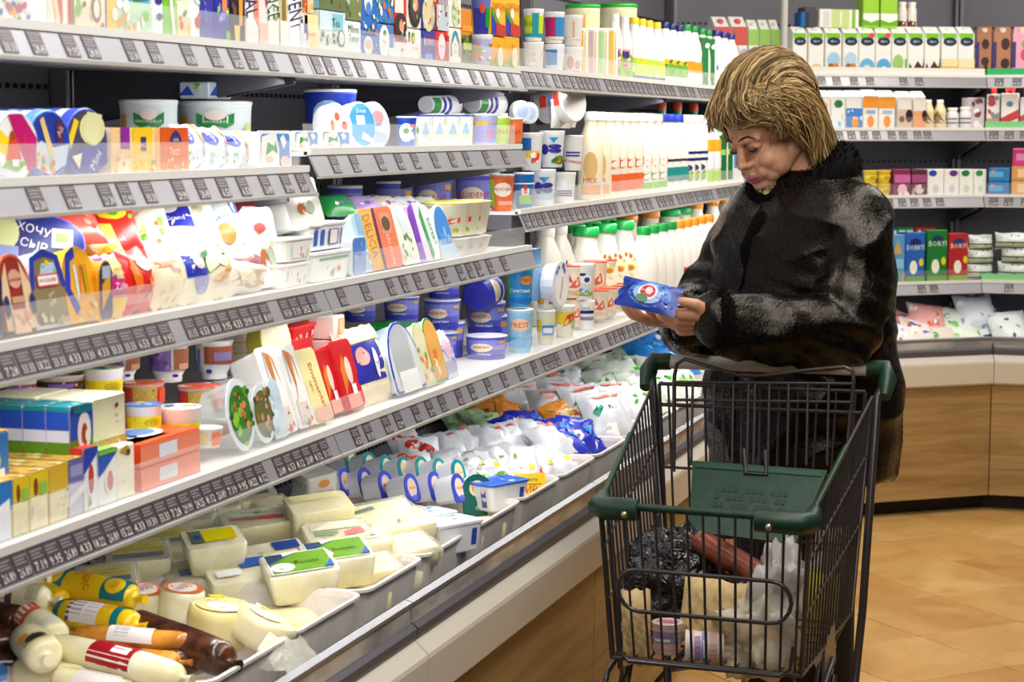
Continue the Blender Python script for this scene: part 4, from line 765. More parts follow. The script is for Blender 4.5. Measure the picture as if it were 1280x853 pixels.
bottles([800, 810, 820], 30, 142, 'f6f2e8', 'p 0 .35 1 .48 1 .62 0 .48 c8301c;e .4 .8 .2 .08 nv;p 0 .1 1 .2 1 .34 0 .22 1a8a2a;r .2 0 .9 .12 lg', 'white bottle with red and green waves', 'f4f4ee', 1, hi=0.68)
bottles([828, 837, 846], 30, 143, 'f8f5ee', 'r 0 .5 1 .55 2a2a4a;t Kefir .5 .8 .12 3a3a5a 70 .4;r 0 .1 1 .38 1a8a8a', 'white bottle with upright script and teal base', '2440c0', 1, hi=0.7)
bottles([854, 862, 870], 30, 144, 'f8f6f2', 'r 0 .75 1 .82 nv;r 0 .58 1 .65 nv;e .5 .4 .3 .1 3a3a6a;d 0 0 1 .3 6 .1 8ab050 f0e0c0', 'white bottle with two navy stripes', 'f8f8f8', 1, hi=0.6)
bottles([878, 886], 30, 145, 'f8f6f2', 'r .0 .72 1 1 f0a820;r 0 .3 1 .6 e8e8f0;r 0 0 1 .25 a8d838', 'white bottle with amber label', 'f4f4f4', 1, hi=0.66)
bottles([895, 903], 30, 146, 'f6f6f2', 'r .1 0 .85 1 0f6a32;r .2 .45 .8 .55 9ac860;e .5 .85 .2 .06 d8e8d0', 'white bottle with long dark green sash', '0f8c3c', 1, hi=0.88)
bottles([912, 921, 930, 939, 948], 28, 148, 'f6f4ee', 'r 0 .6 1 .64 e0a8a0;e .3 .4 .16 .14 6a9a4a;e .6 .4 .12 .12 e8a070;r 0 .05 .6 .22 2a4ac0;r .6 .3 .9 .7 2a8ad0', 'white bottle with blue tabs and fruit print', '4a5ad8', 1, hi=0.62)
bottles([826, 846, 866, 888], 22, 127, '2a8a4a', '', 'red capped bottle at the back of the second shelf', 'e0402a', 1, back=0.2)
# ---- second shelf level, back of the second cabinet: big blue tubs seen under the shelf
def bluetub(px, pw, yt, yb, X, lab, txt=True, name='sour_cream_tub'):
    c = on_x(px, yb, X); y, r = rnd_at(px, pw, X, c[2]); h = on_x(px, yt, X)[2]-c[2]
    put(K(k_cup(r, h, '5a5cc8', 'r 0 .5 1 1 8688da;r 0 0 1 .2 3a44b8;e .38 .62 .26 .22 f0e2c8;t PRESIDENT .38 .64 .13 b8281e;t Сметана .45 .3 .12 f4f4f8;r .78 .82 .98 .95 d8a848', off=0, arc=2.2, taper=0.9, lid='e8eaf4')), name, MT(X, y, c[2]+0.001, math.atan2(-y, -X)), lab, 'sour cream tub', 'blue sour cream tubs')
S(XL3, ZL3)
for i, (px, pw, yt, yb, X) in enumerate(((432, 44, 232, 300, -1.80), (492, 48, 226, 296, -1.76), (541, 50, 218, 290, -1.70), (597, 56, 216, 283, -1.62))):
    c = on_x(px, yb, X); bluetub(px, pw, yt, yb, X, 'blue tub in the back row under the second shelf, %s from the near end' % N_ORD[i])
# ---- third shelf, nearest cabinet
def oval(px0, px1, yt, base, spec, lab, **o): tray(px0, px1, yt, base, spec, lab, kind=o.pop('kind', 'arch'), **o)
oval(-16, 5, 335, '3a3a5a', '2a2a4a|d .1 .1 .9 .9 6 .08 c8b060 6a5a8a', 'dark arched cheese slices pack at the near end of the third shelf', d=0.06)
oval(8, 50, 322, 'e86a4a', '9a2a1e|p .05 .05 .3 .05 .3 .9 .05 .6 e8c8a0;p .7 .05 .95 .05 .95 .6 .7 .9 e8c8a0;e .5 .68 .2 .12 e0a890;r .25 .0 .75 .3 e8c0a0;t Leerdam .5 .68 .06 a02a20;r .3 .38 .7 .46 c89a80;d .2 0 .8 .3 8 .05 f0d8b0 e0a080;e .12 .35 .08 .14 2a2a6a;e .9 .35 .08 .14 2a2a6a', 'red brown oval cheese slices pack with copper emblem', kind='leaf', d=0.07, lean=-10)
oval(46, 92, 316, 'c8ccd8', '8a7a52|p 0 .5 .1 .9 .5 1 .9 .9 1 .5 .88 .5 .78 .85 .5 .9 .22 .85 .12 .5 2438b0;p .25 .6 .4 .82 .75 .82 .8 .6 b8d4f0;d .3 .68 .75 .85 6 .05 7ab838 ye;r .2 .52 .78 .68 d83a30;r .22 .54 .76 .66 f4f0f0;t HOCHLAND .49 .6 .05 c02a2a;t Spicy .5 .42 .07 f0e8d0 20;t mix .5 .32 .07 f0e8d0 20;d .15 0 .85 .22 10 .05 d8d0b0 b8a878', 'grey brown arched cheese slices pack with blue arch and red emblem', d=0.07, lean=-10)
oval(86, 132, 312, 'f2b81e', 'f0ae14|p .25 .1 .05 .45 .2 .9 .45 1 .45 .85 .3 .8 .2 .45 .38 .2 2438b0;r .35 .3 .5 .75 d8f0f4;r .42 .3 .52 .75 e8a040;t HOCHLAND .47 .52 .06 d03028 75;r .58 .35 .7 .75 c89a20;d .3 .0 .9 .25 8 .05 f4d870 c8b090', 'amber arched cheese slices pack with upright blue crescent', d=0.07, lean=-10)
oval(124, 142, 325, 'e8a020', '3a3a5a|p .2 .2 .8 .5 .8 .8 .2 .6 e8a020;r .2 .7 .8 .9 b8c0d0', 'narrow dark and amber slices pack beside the magenta one', d=0.06)
pouch(138, 172, 320, 'f0a8b8', 'r .12 .35 .88 .97 c41078;r .2 .7 .34 .95 2a2ab0;r .34 .68 .8 .95 e8e070;r .4 .6 .7 .78 c8a860;t HOCHLAND .55 .68 .06 f4f0e8;t Zдoba .5 .48 .12 f4e8f4;r .2 0 .8 .3 f0d030', 'magenta cheese pack with yellow cheese at the front of the third shelf', d=0.05, lean=-8, crimp=0.02)
pouch(168, 210, 312, 'd81c20', 'r 0 .05 1 .3 e08880;e .6 .75 .22 .12 f4d8c8;p .15 .7 .3 .9 .35 .4 .2 .3 e8781a;p .55 .5 .75 .55 .8 .35 .6 .35 f07a30;d .3 .1 .9 .5 6 .05 f09040 f4d0b0', 'bright red cheese pack with orange print at the front of the third shelf', d=0.06, lean=-8)
pouch(206, 243, 318, 'f0e4c0', 'r .1 .75 .9 .95 b86a30;e .65 .7 .16 .1 e8c0a8;d .1 .05 .9 .6 8 .07 f4ecd0 e0d8a8 d8e0a0', 'cream cheese bag with brown band at the front of the third shelf', d=0.05, lean=-8)
pouch(240, 273, 310, 'efe6cc', 'r .1 .45 .95 .95 2230a8;e .55 .72 .2 .13 f0dcd8;p .3 .8 .5 .95 .6 .75 f0f0f8;p .2 .45 .9 .45 .7 .15 .4 .15 8a92d0', 'cream cheese bag with large navy label at the front of the third shelf', d=0.05, lean=-8)
pouch(270, 302, 308, 'f2e6c8', 'p .05 .9 .9 1 1 .8 .7 .85 .3 .6 .05 .5 1a7a3a;e .5 .72 .2 .12 f0d8c8;p .1 .4 .8 .65 .95 .75 .8 .5 .3 .3 c89a50;t Gouda .5 .28 .1 a89a70', 'cream cheese bag with dark green corner at the front of the third shelf', d=0.05, lean=-8)
pouch(298, 348, 318, 'f0e8dc', 'p .2 .9 .7 1 .95 .85 .8 .65 .5 .75 8a2a3a;p .0 .3 .3 .6 .9 .5 1 .2 .5 .1 c8a880;p .1 .7 .4 .8 .5 .3 .2 .2 f0e0c0;d .1 .1 .9 .4 8 .06 e8dcc0 b89a70', 'crumpled brown and white cheese bag at the front of the third shelf', d=0.06, lean=-8)
# bags lying on a slope behind the front packs
def slope(px, py, w, h, base, spec, lab, X, yaw=0, pitch=35, d=0.03, nm='cheese_bag', cat='cheese bag', seed=None, roll=0):
    P = on_x(px, py, X); k = K(k_pouch(w, d, h, base, spec, seed=seed or int(px+py), crimp=0.06, pw=0.45))
    put(k, nm, Matrix.Translation(P) @ Matrix.Rotation(math.radians(yaw), 4, 'Z') @ Matrix.Rotation(math.radians(-pitch), 4, 'Y') @ Matrix.Rotation(math.radians(roll), 4, 'X') @ Matrix.Translation((0, 0, -h/2)), lab, cat)
X = XL3-0.14
P = on_x(22, 298, X)
put(K(k_tray(0.13, 0.03, 0.085, 'd8d8ec', '1e2a7a|e .12 .6 .14 .3 d8e0a0;t ХОЧУ .42 .7 .16 f4f4f8 -12;t СЫР .42 .42 .16 f4f4f8 -12;r .62 .4 .85 .75 f0f0f4;r .66 .5 .8 .68 7ab838;r .3 .1 .5 .22 c82a3a;r .0 .1 .25 .35 8a9ad0', 'leaf', rim='2a34b0')), 'cheese_slices_pack', Matrix.Translation((P[0]+0.02, P[1]+0.02, P[2]-0.05)) @ Matrix.Rotation(math.radians(-45), 4, 'Z') @ Matrix.Rotation(math.radians(-24), 4, 'Y') @ Matrix.Rotation(math.radians(-8), 4, 'X'), 'navy oval cheese slices pack with white lettering lying above the red brown one', 'cheese pack')
SL = [(78, 284, .12, .075, 'e0544a', 'd .1 .1 .9 .9 10 .1 e8786a d84038 f0a090', 'salmon red bag lying on the heap', -35, 50), (100, 304, .13, .08, 'f0c050', 'd 0 0 1 1 10 .1 f4d020 e8a030 f4dca0', 'yellow bag lying under the salmon red one', -35, 50), (135, 288, .10, .14, 'd8281e', 'e .3 .8 .24 .1 f4f0f0;e .55 .72 .3 .16 f0d430;d .3 .6 .9 .72 5 .05 7ab838;t Еrmak .5 .3 .07 f0b8a8;t BRIE .45 .2 .06 f0b0a0', 'big red cheese bag with yellow fruit print', -40, 40),
      (182, 292, .09, .13, 'f4eed8', 'd .3 .3 .9 .65 10 .06 7ab838 f4c860 f4f0e8 e8783a;t Maasdam .4 .75 .06 e08a6a 40', 'white cheese bag with green and orange ring', -40, 40), (218, 290, .085, .14, 'f2ead2', 'r .1 .5 .9 .98 2a30a8;e .4 .8 .25 .1 f4f0f4;t Grand .5 .62 .07 f4f4f8', 'cream bag with slanted navy label', -40, 40),
      (246, 286, .08, .13, 'f3ecd8', 'd .2 .3 .9 .8 8 .06 e0e8c0 f0dca0 f6f2e8;p .3 .0 .6 .1 .7 0 .5 -.0 1a7a3a', 'plain cream bag behind the navy labelled front bag', -40, 40), (276, 285, .08, .15, 'e6eef6', 'p 0 .8 .2 1 .3 .7 .1 .6 4a80d0;p .8 .9 1 1 1 .3 .85 .2 5a8ad8;e .5 .35 .22 .14 e89a50;t Radomer .5 .58 .06 7a98c8 20', 'white and blue bag with orange circle', -40, 38), (308, 292, .075, .16, 'f2ece4', 'p .05 .9 .4 1 .6 .85 .3 .7 a03040;p .4 .3 .8 .4 .9 .25 .5 .2 e8a850;r .3 .8 .9 .95 8a3040;d .2 .3 .8 .7 4 .06 f4d8c0', 'white and burgundy slanted pack', -40, 34)]
for px, py, w, h, c, s, l, yw, pt in SL: slope(px, py, w, h, c, s, l+' on the third shelf', XL3-0.12, yw, pt)
for i, (px, py, c, s) in enumerate(((35, 268, '8a1a1e', 'd 0 0 1 1 6 .12 a83030 e8c0a0'), (70, 264, 'd83028', 'r .2 .2 .8 .8 f08a80'), (104, 262, 'e04038', 'r .1 .3 .9 .6 f0a0a0'), (146, 268, 'f08a2a', 'e .5 .4 .3 .2 f4e0e0;r 0 .8 1 1 e8701a'), (170, 262, 'f0982a', 'e .5 .5 .3 .25 f4d8b8'), (214, 258, 'e8eef0', 'p 0 1 .4 1 .7 0 .4 0 5ab0d8'), (242, 258, 'eef2e8', 'p .2 1 .5 1 .8 0 .5 0 2a9aa8'), (262, 256, 'dfe8f4', 'p .2 1 .6 1 .9 0 .5 0 4a90d8'))):
    slope(px, py, .09, .085, c, s, 'cheese bag in the back row of the third shelf, %s from the near end' % N_ORD[i], XL3-0.25, -40, 25)
# white tubs at the cabinet joint
PX = 'e .45 .75 .2 .06 e8706a;t Bianka .5 .72 .07 e07060 12;e .4 .38 .12 .1 c8703a;e .65 .38 .12 .12 b8c8b0;d .3 .25 .7 .5 6 .05 e89a70 f0d8c8 9ab890'
tray(322, 360, 262, 'f4f4f0', 'f6f4f0|'+PX, 'white tub with salmon print standing upright at the cabinet joint', kind='rr', nm='soft_cheese_tub', cat='soft cheese tub', d=0.05, lean=-12, skirt=0.9, back=0.05)
S(XL3, ZL3)
zb = 0
for i, (a, b_, yt, h) in enumerate(((352, 392, 328, None), (358, 396, 292, None))):
    Xx, y, z, w, hh = slot(a, b_, yt, 0.035)
    hh = 0.042
    put(K(k_tub(w*1.0, 0.09, hh, 'f2f2ee', 'r .1 .1 .9 .9 f4f0ec;d .5 .1 .95 .9 7 .2 e0907a c8d0b8 f4f4f4', 'r .1 .1 .9 .9 f0f0ea', 'f6f6f4', taper=0.88)), 'soft_cheese_tub', MT(Xx-0.045, y, ZL3+0.001+i*0.045), 'white soft cheese tub, %s of two stacked at the joint' % ('lower', 'upper')[i], 'soft cheese tub')
Pq = on_x(372, 268, XL3-0.06)
put(K(k_tray(0.105, 0.05, 0.10, 'f4f4f0', 'f8f6f2|'+PX, 'rr', skirt=0.9)), 'soft_cheese_tub', Matrix.Translation((Pq[0]-0.01, Pq[1]+0.03, ZL3+0.094)) @ Matrix.Rotation(math.radians(-14), 4, 'Z') @ Matrix.Rotation(math.radians(-16), 4, 'Y') @ Matrix.Rotation(math.radians(4), 4, 'X'), 'white tub with salmon print leaning on top of stacked tubs', 'soft cheese tub')
# ---- third shelf, second cabinet
Xx, y, z, w, hh = slot(394, 442, 300, 0.035)
put(K(k_tub(w, 0.11, 0.055, 'f4f6f0', 'r 0 .85 1 .95 2a9a3a;d .3 .1 .9 .75 9 .14 e0907a 5a7a3a f4f0ec', 'r 0 .85 1 .95 2a9a3a', 'f6f8f6', taper=0.9)), 'soft_cheese_tub', MT(Xx-0.055, y, z+0.001), 'white soft cheese tub with thin green line under its lid', 'soft cheese tub')
put(K(k_tub(w*1.02, 0.10, 0.05, 'f4f4f6', 'r .02 .15 .14 .9 2a6ac8;r .24 .15 .36 .9 2a6ac8;r .5 .15 .82 .9 6a5a8a;r .54 .2 .78 .86 f0f0f2;r .88 .1 .93 .9 6a5a8a', 'r .1 .1 .9 .9 e8e8f0', 'f4f4f4', taper=0.9)), 'soft_cheese_tub', MT(Xx-0.06, y, z+0.058), 'white tub with blue windows stacked on the green lined tub', 'soft cheese tub')
tray(440, 458, 296, 'e8eef8', '5a88d8|r .1 .0 .9 .5 9ab4e0;d .1 .1 .9 .9 7 .08 8aaae8 c8d8f0', 'white tub with blue side print beside the green lined tub', kind='rr', d=0.06, nm='soft_cheese_tub', cat='soft cheese tub')
tray(454, 470, 268, 'd4e4f0', 'b8d4ec|p .3 1 .9 1 .8 .3 .4 .3 8ab8dc;d 0 0 .9 .5 8 .06 d8706a 8ab87a f4f4f4', 'pale blue leaning slices pack', kind='rr', d=0.03, lean=-14)
tray(464, 484, 262, 'e8b050', 'e0b04a|r .1 .05 .8 .95 e8b85a;t DELICIA .45 .55 .3 c06a2a -85 .7;r .85 0 1 1 6a2a5a', 'golden leaning slices pack with upright letters', kind='rr', d=0.035, lean=-14)
tray(483, 506, 260, 'f08058', 'ee7a50|r .2 .55 .8 .9 d89a70;e .5 .72 .22 .12 6a4a3a;t SALMON .45 .3 .14 f8e0d0 -85 .5', 'coral leaning slices pack with dark picture', kind='rr', d=0.04, lean=-14)
tray(506, 528, 258, 'f2f4ee', 'e8eee0|p .2 1 .6 1 .8 .5 .4 .5 d8e0e8;d .1 .1 .8 .5 12 .06 7a9a5a a8c088 5a7a4a', 'white leaning pack with green herb print', kind='arch', d=0.035, lean=-16)
tray(524, 543, 254, 'c8a8e0', '8a4ac0|r .5 0 .9 1 e8dcf4;p .1 .9 .4 1 .5 .2 .2 .1 7a3ab8', 'violet arched leaning pack', kind='arch', d=0.03, lean=-16)
tray(538, 556, 256, 'eef6f0', 'eef4f0|p 0 .8 .2 1 .4 .1 .2 .0 3aa85a;t EXPERT .6 .5 .14 2a8a5a -80 .5', 'white arched leaning pack with green edge', kind='arch', d=0.03, lean=-16)
tray(552, 572, 256, 'e8f4f0', '3a88d8|d .1 .1 .9 .5 8 .1 8ac0f0 5aa0e0;r .0 .0 1 .25 c8dcf0', 'white arched leaning pack with blue oval', kind='oval', d=0.03, lean=-14)
for i, (a, b_) in enumerate(((568, 578), (579, 590), (590, 601))):
    Xx, y, z, w, hh = slot(a, b_, 262, 0.05)
    put(K(k_cup(w*1.0, 0.075, 'f6f2d8', 'p .2 .2 .8 .4 .8 .6 .2 .4 d8402a;d .2 .0 .8 .3 4 .14 f0c020 7ab838', off=0, arc=2.4, lid='f0e070', n=12)), 'yogurt_bottle', MT(Xx-0.03, y, ZL3+0.045, math.atan2(-y, -Xx)), 'small yogurt cup with red wave, %s of three in a multipack' % N_ORD[i], 'yogurt cup', 'small yogurt cups on white tray')
    put(K(k_cup(w*1.0, 0.04, 'f0ece4', 'd .1 .1 .9 .9 6 .2 e0a090 c8d0b0', off=0, arc=2.4, lid='f4f4f0', n=12)), 'yogurt_cup', MT(Xx-0.03, y, ZL3+0.001, math.atan2(-y, -Xx)), 'low white cup under the small yogurt cups, %s of three' % N_ORD[i], 'yogurt cup', 'low white cups under the small yogurts')
for i, (px, c) in enumerate(((420, '2a9a4a'), (452, 'b8a0d8'), (478, 'e8d8c8'), (505, 'eef0f4'), (530, 'd8e0d8'))):
    slope(px, 258, .09, .07, c, 'd .1 .1 .9 .9 6 .12 f4f4f4 8a6ac0 2a9a4a', 'flat pack in the back row behind the leaning slices, %s from the near end' % N_ORD[i], XL3-0.17, -30, 55, nm='cheese_pack', cat='cheese pack')
# ================================================================ lowest shelf
S(XL4, ZL4)
COW = 'p 0 0 1 0 1 .25 0 .12 e8e4f0;r 0 .25 1 .45 5a8a1a;r 0 .45 1 1 2a50c0;e .6 .55 .3 .34 f4f0f0;e .6 .5 .14 .2 b04a1a;e .5 .3 .08 .07 f0ece8;e .68 .48 .07 .1 f4f4f0;r .1 .88 .9 1 1a8aa0'
SPINE = 'r 0 0 1 .22 e8e4f4;r 0 .22 1 .42 5a8a1a;r 0 .42 1 .62 d8dcf4;r 0 .62 1 1 2450c0;r 0 .93 1 1 1a8a90'
GB = dict(nm='processed_cheese_box', cat='cheese box')
for a, b_, yt, c, s, l in ((-22, 17, 606, 'e8eef8', 'r 0 .5 1 1 2a7ac8;p .1 .3 .9 .5 .9 .7 .1 .5 f4f4f8;e .2 .8 .1 .1 8a3a1a', 'blue and white cheese brick'),
                         (17, 38, 598, 'f4e8b0', 'r 0 .6 1 1 e8c81a;e .3 .75 .12 .16 7a3a1a;r .5 .6 .9 .8 8ac84a;d 0 0 1 .5 6 .08 f0d8b8 c8e0a0', 'yellow cheese brick with brown cow head'),
                         (38, 62, 590, 'f6ecc0', 'r 0 .6 1 1 e8cc20;e .3 .75 .12 .16 7a3a1a;r .5 .6 .9 .8 8ac84a;d 0 0 1 .5 6 .08 f0e0b8 e8e0c0', 'pale yellow brick beside the cow one'),
                         (62, 86, 582, 'f2e6b4', 'r 0 .55 1 1 d8b02a;r 0 .2 1 .5 f4e8c8;d .1 .1 .9 .5 6 .08 f0c890 d8e0b0', 'gold and cream processed cheese brick'),
                         (86, 106, 574, 'c8c8e0', 'r 0 .6 1 1 6a6aa8;r .1 .7 .9 .9 9a9ac8;p 0 .2 1 .4 1 .55 0 .35 f0f0f4', 'grey violet processed cheese brick')):
    box(a, b_, yt, c, s, l+' on the lowest shelf', top='r 0 0 1 1 c8a040;d 0 0 1 1 8 .12 f0dc90 a8802a', side='r 0 0 1 1 d8b860;d 0 0 1 1 6 .12 f0dc90 b08a3a', col=4, d=0.075, **GB)
box(105, 123, 560, 'f0eef4', 'e .5 .55 .36 .36 f4f0f2;e .5 .5 .2 .24 b83a1a;p 0 .6 0 1 1 1 1 .9 2a40b0;p .2 .05 .5 .1 .4 .25 8ac850', 'red topped cow emblem box on the lowest shelf', top='r 0 0 1 1 c8281e', side='r 0 0 1 1 c8281e', col=4, d=0.075, **GB)
box(123, 147, 562, 'f0f2f4', 'p 0 .5 0 1 1 1 1 .9 .5 .7 2a5ac0;e .6 .45 .3 .28 f4ece8;e .6 .42 .16 .18 d86a5a;r 0 .92 1 1 7ac040', 'blue and white cow box with green top edge', top='r 0 0 1 1 8ac860', col=2, d=0.075, **GB)
box(147, 170, 556, 'f4f0d8', 'p .1 .9 .5 .8 .7 .92 .5 1 c09a4a;e .6 .85 .12 .06 6a3a1a;d .1 .1 .9 .6 4 .06 f0e8c8 e8e0b0', 'cream rounded box in front of the orange boxes', col=2, d=0.07, **GB)
zt = 0.062
box(-28, 14, 525, '3a7ac0', 'e .4 .5 .3 .24 e8e4a0;r 0 .0 1 .2 e0ecf4;r .2 .2 .8 .35 f4f4f4', 'blue gold topped cheese box in the upper tier', top='r 0 0 1 1 d0a850;d 0 0 1 1 8 .12 f0dc90 a8802a', zo=zt, back=0.06, d=0.05, col=3, h=0.075, **GB)
for i in range(6):
    Xx, y, z, w, h = slot(88, 116, 0, 0.05, zt, 0.086)
    og = i == 3
    put(K(k_box(w, 0.036, h, 'e8e4f0' if not og else 'd8a040', COW, (SPINE if not og else 'r 0 0 1 .22 e8e4f4;r 0 .22 1 .42 5a8a1a;r .1 .3 1 .9 d8dcf4;r 0 .9 1 1 c88a2a'), 'r 0 0 1 1 1a8a9a;d 0 0 1 1 6 .15 e8e0a0 1a6a8a')), 'processed_cheese_box', MT(Xx-0.018-0.0375*i, y, z+0.001), 'blue cow emblem cheese box standing on the lower boxes, %s from the front' % N_ORD[i], 'cheese box', 'blue cow emblem boxes in one column')
box(116, 159, 497, 'f2ecc8', 'r 0 0 1 .3 c0a050;d 0 .0 1 .35 10 .06 a88a3a d8c080;e .7 .82 .05 .04 6a3a1a;t Bio .7 .66 .06 8a4a2a;t Eco .7 .55 .05 8a4a2a', 'cream cheese box with meadow print next to the blue ones', side='r 0 0 1 .3 c0a050;r .3 .1 .34 .95 d8d0a8;r .62 .1 .66 .95 d8d0a8', zo=zt, back=0.05, d=0.09, h=0.090, col=2, **GB)
for i, (a, b_, zz, bk) in enumerate(((158, 212, 0.0, 0.045), (176, 250, 0.0, 0.03))):
    Xx, y, z, w, h = slot(a, b_, 0, bk, zz, 0.035)
    for k in range(2 - i*0):
        put(K(k_box(w, 0.13, 0.034, 'f0642a', 'r 0 0 1 .9 f08a6a;r .3 .2 .6 .8 dce8f0', 'r 0 0 1 1 e0401a', 'r 0 0 1 1 f05a1a;e .55 .5 .28 .3 e8e8f4;e .55 .5 .2 .2 5a8ad8;r .3 .8 .9 .92 f08040')), 'flat_cheese_box', MT(Xx-0.065, y, z+0.001+k*0.036), 'flat orange cheese box, %s layer of the %s stack' % (('lower', 'upper')[k], ('nearer', 'farther')[i]), 'cheese box', 'flat orange cheese boxes')
YEL = 'r 0 0 1 .62 f4dc14;e .7 .3 .2 .24 c8b410;t 0.5 .7 .3 .2 8a7a10;d .2 .05 .6 .5 3 .08 e8c810'
PUR = 'r 0 .25 .55 1 7a5aa0;d .1 .3 .5 .95 14 .08 9a7ac0 5a3a80;r .6 .3 1 1 9a5a3a;r .7 .3 .95 .5 c8a080;e .62 .1 .06 .06 2a2aa0'
ORG = 'r 0 .2 1 1 d8402a;r .3 .2 .75 1 c8a848;d .3 .2 .75 1 16 .07 e0c068 8a6a2a;r .8 .2 1 .9 e8502a;e .5 .05 .06 .06 3a3ac0'
CC = dict(cat='dessert cup', nm='dessert_cup')
def cup2(px, pw, yt, yb, back, base, spec, lab, **o):     # cup whose foot is not on the shelf board: its height above it follows from the photograph
    X = XL4-back; c = on_x(px, yb, X); z = max(c[2]-ZL4, 0); cup(px, pw, yt, base, spec, lab, back=back-pw/2500*2.4*0, zo=z, **dict(CC, **o))
for px, w, yt, yb, bk, base, sp, lab, kw in (
    (268, 48, 425, 480, .16, 'f4f2f0', 'r .1 .1 .2 .9 8a8ac0;r .3 .4 1 1 a05030;r .5 .5 .9 .8 8a7ab0;e .4 .15 .06 .08 2a2aa0', 'tall footed white cup with brown label, top of the cup heap', dict(foot=True, lid='d8d4cc')),
    (211, 50, 428, 484, .17, 'f4f2f0', PUR, 'tall footed white cup with violet label, top of the cup heap', dict(foot=True, lid='e8e6e2')),
    (152, 46, 432, 482, .20, 'f2f0f0', PUR, 'footed white cup with violet label behind the yellow lid cup', dict(foot=True, lid='dcdad8')),
    (250, 54, 482, 530, .10, 'f2eee6', ORG, 'white cup with red label and cereal picture, near the clear ovals', dict(foot=True, lid='e86a4a', lidspec='d 0 0 1 1 10 .12 e0502a f0e8e0')),
    (180, 52, 478, 520, .14, 'f2eee6', ORG, 'white cup with red label and foil lid above the yellow cups', dict(foot=True, lid='e8704a', lidspec='d 0 0 1 1 10 .12 e0502a f0e8e0')),
    (288, 44, 476, 530, .13, 'f2f0ee', PUR, 'white cup with violet label tucked beside the red labelled cup', dict(foot=True, lid='e8e0dc')),
    (130, 50, 460, 500, .15, 'f6f4f0', YEL, 'yellow dessert cup with open blue rimmed lid above the cream boxes', dict(lid='e8ecd0', lidspec='d 0 0 1 1 8 .2 e8e020 2a5ac0 6ab040', taper=.88)),
    (180, 46, 505, 545, .085, 'f6f4ec', YEL, 'yellow dessert cup with blue lid behind the flat orange boxes, nearer', dict(lid='5a90d8', lidspec='d .2 .2 .9 .9 6 .2 ye f4f4f4', taper=.88)),
    (225, 54, 508, 562, .05, 'f6f0e8', YEL, 'yellow dessert cup with peach band behind the flat orange boxes, farther', dict(lid='eef0f0', lidspec='d .1 .1 .9 .6 5 .18 ye 2a5ac0', taper=.86)),
    (260, 38, 534, 566, .04, 'f4f0e8', 'r .1 .1 .5 .9 e8dca0;r .6 0 .9 .9 e8805a', 'low white cup with orange stripe at the front of the lowest shelf', dict(lid='f4f0ec')),
    (288, 34, 524, 556, .045, 'f2ece8', 'r .1 .2 .9 .9 c87a6a;r .5 .2 .8 .8 d8c8e0', 'low white cup with russet label at the front of the lowest shelf', dict(lid='f0ece8'))):
    cup2(px, w, yt, yb, bk, base, sp, lab, **kw)
for i, (px, w, yt, yb, c) in enumerate(((22, 50, 474, 500, '7a2a2a'), (76, 62, 468, 500, '5a3a30'), (30, 44, 455, 474, '8a3030'), (84, 66, 446, 470, '2a2420'))):
    cup2(px, w, yt, yb, .20, 'e0d8d0', 'r 0 .2 1 .8 %s;d 0 .2 1 .8 10 .1 b05a3a e8c8a8 3a1a18;r .3 .35 .7 .65 8a6ac0' % c, 'brown chocolate dessert cup behind the cow emblem boxes, %s of four' % N_ORD[i], lid='d8d4c8', lidspec='d 0 0 1 1 8 .15 6a5a3a c8c0a8 2a2420')
for i in range(5):
    cup2(300, 40, 430+14*i, 452+14*i, .21, 'f0ece0', 'r 0 .1 1 .7 e8c830;d 0 .1 1 .7 6 .12 8aa03a f4f0e0 3a2a1a', 'nested yellow labelled cup in the leaning stack, %s from the top' % N_ORD[i], lid='f0eee8', h=0.05)
GLS = clear_mat('clear_pack', 'f4f8f8', 0.30, 0.1)
for i, (a, b_, yt, sp, l) in enumerate(((292, 326, 476, '3a7a2a|d .1 .1 .9 .9 18 .08 8ac83a 5aa02a 2a5a1a;d .3 .2 .7 .8 10 .06 d88a5a c86a4a', 'clear oval salad pack with bright leaves'), (322, 350, 484, '6a6a3a|d .1 .1 .9 .9 18 .08 8a6a3a a88a5a 4a4a2a;d .3 .2 .7 .8 10 .06 d8a07a c87a5a', 'clear oval salad pack with brown filling'))):
    tray(a, b_, yt, GLS, sp, l+' standing on the lowest shelf', kind='oval', rim='dfe8ec', nm='salad_pack', cat='salad pack', inset=0.80, skirt=0.7, d=0.06, lean=-10)
tray(346, 362, 476, GLS, 'c8dce8|d .1 .1 .9 .9 8 .08 a8c8e0 e0ecf4', 'pale clear pack beside the brown filled oval', kind='arch', rim='d8e4ea', d=0.06, lean=-12, nm='salad_pack', cat='salad pack')
c = on_x(316, 432, XL4-0.15)
put(K(k_tray(0.075, 0.05, 0.115, 'f0e060', 'f4e8b8|d .1 .3 .9 .9 10 .06 f4ecd0 f8f0d8;d .2 .05 .8 .3 8 .06 e8a860 e8904a', 'leaf', rim='ece080')), 'oval_cheese_tub', Matrix.Translation((c[0]+0.02, c[1]+0.03, c[2]-0.055)) @ Matrix.Rotation(math.radians(-20), 4, 'Z') @ Matrix.Rotation(math.radians(-25), 4, 'Y') @ Matrix.Rotation(math.radians(-18), 4, 'X'), 'tilted yellow oval tub leaning on the cup heap', 'cheese tub')
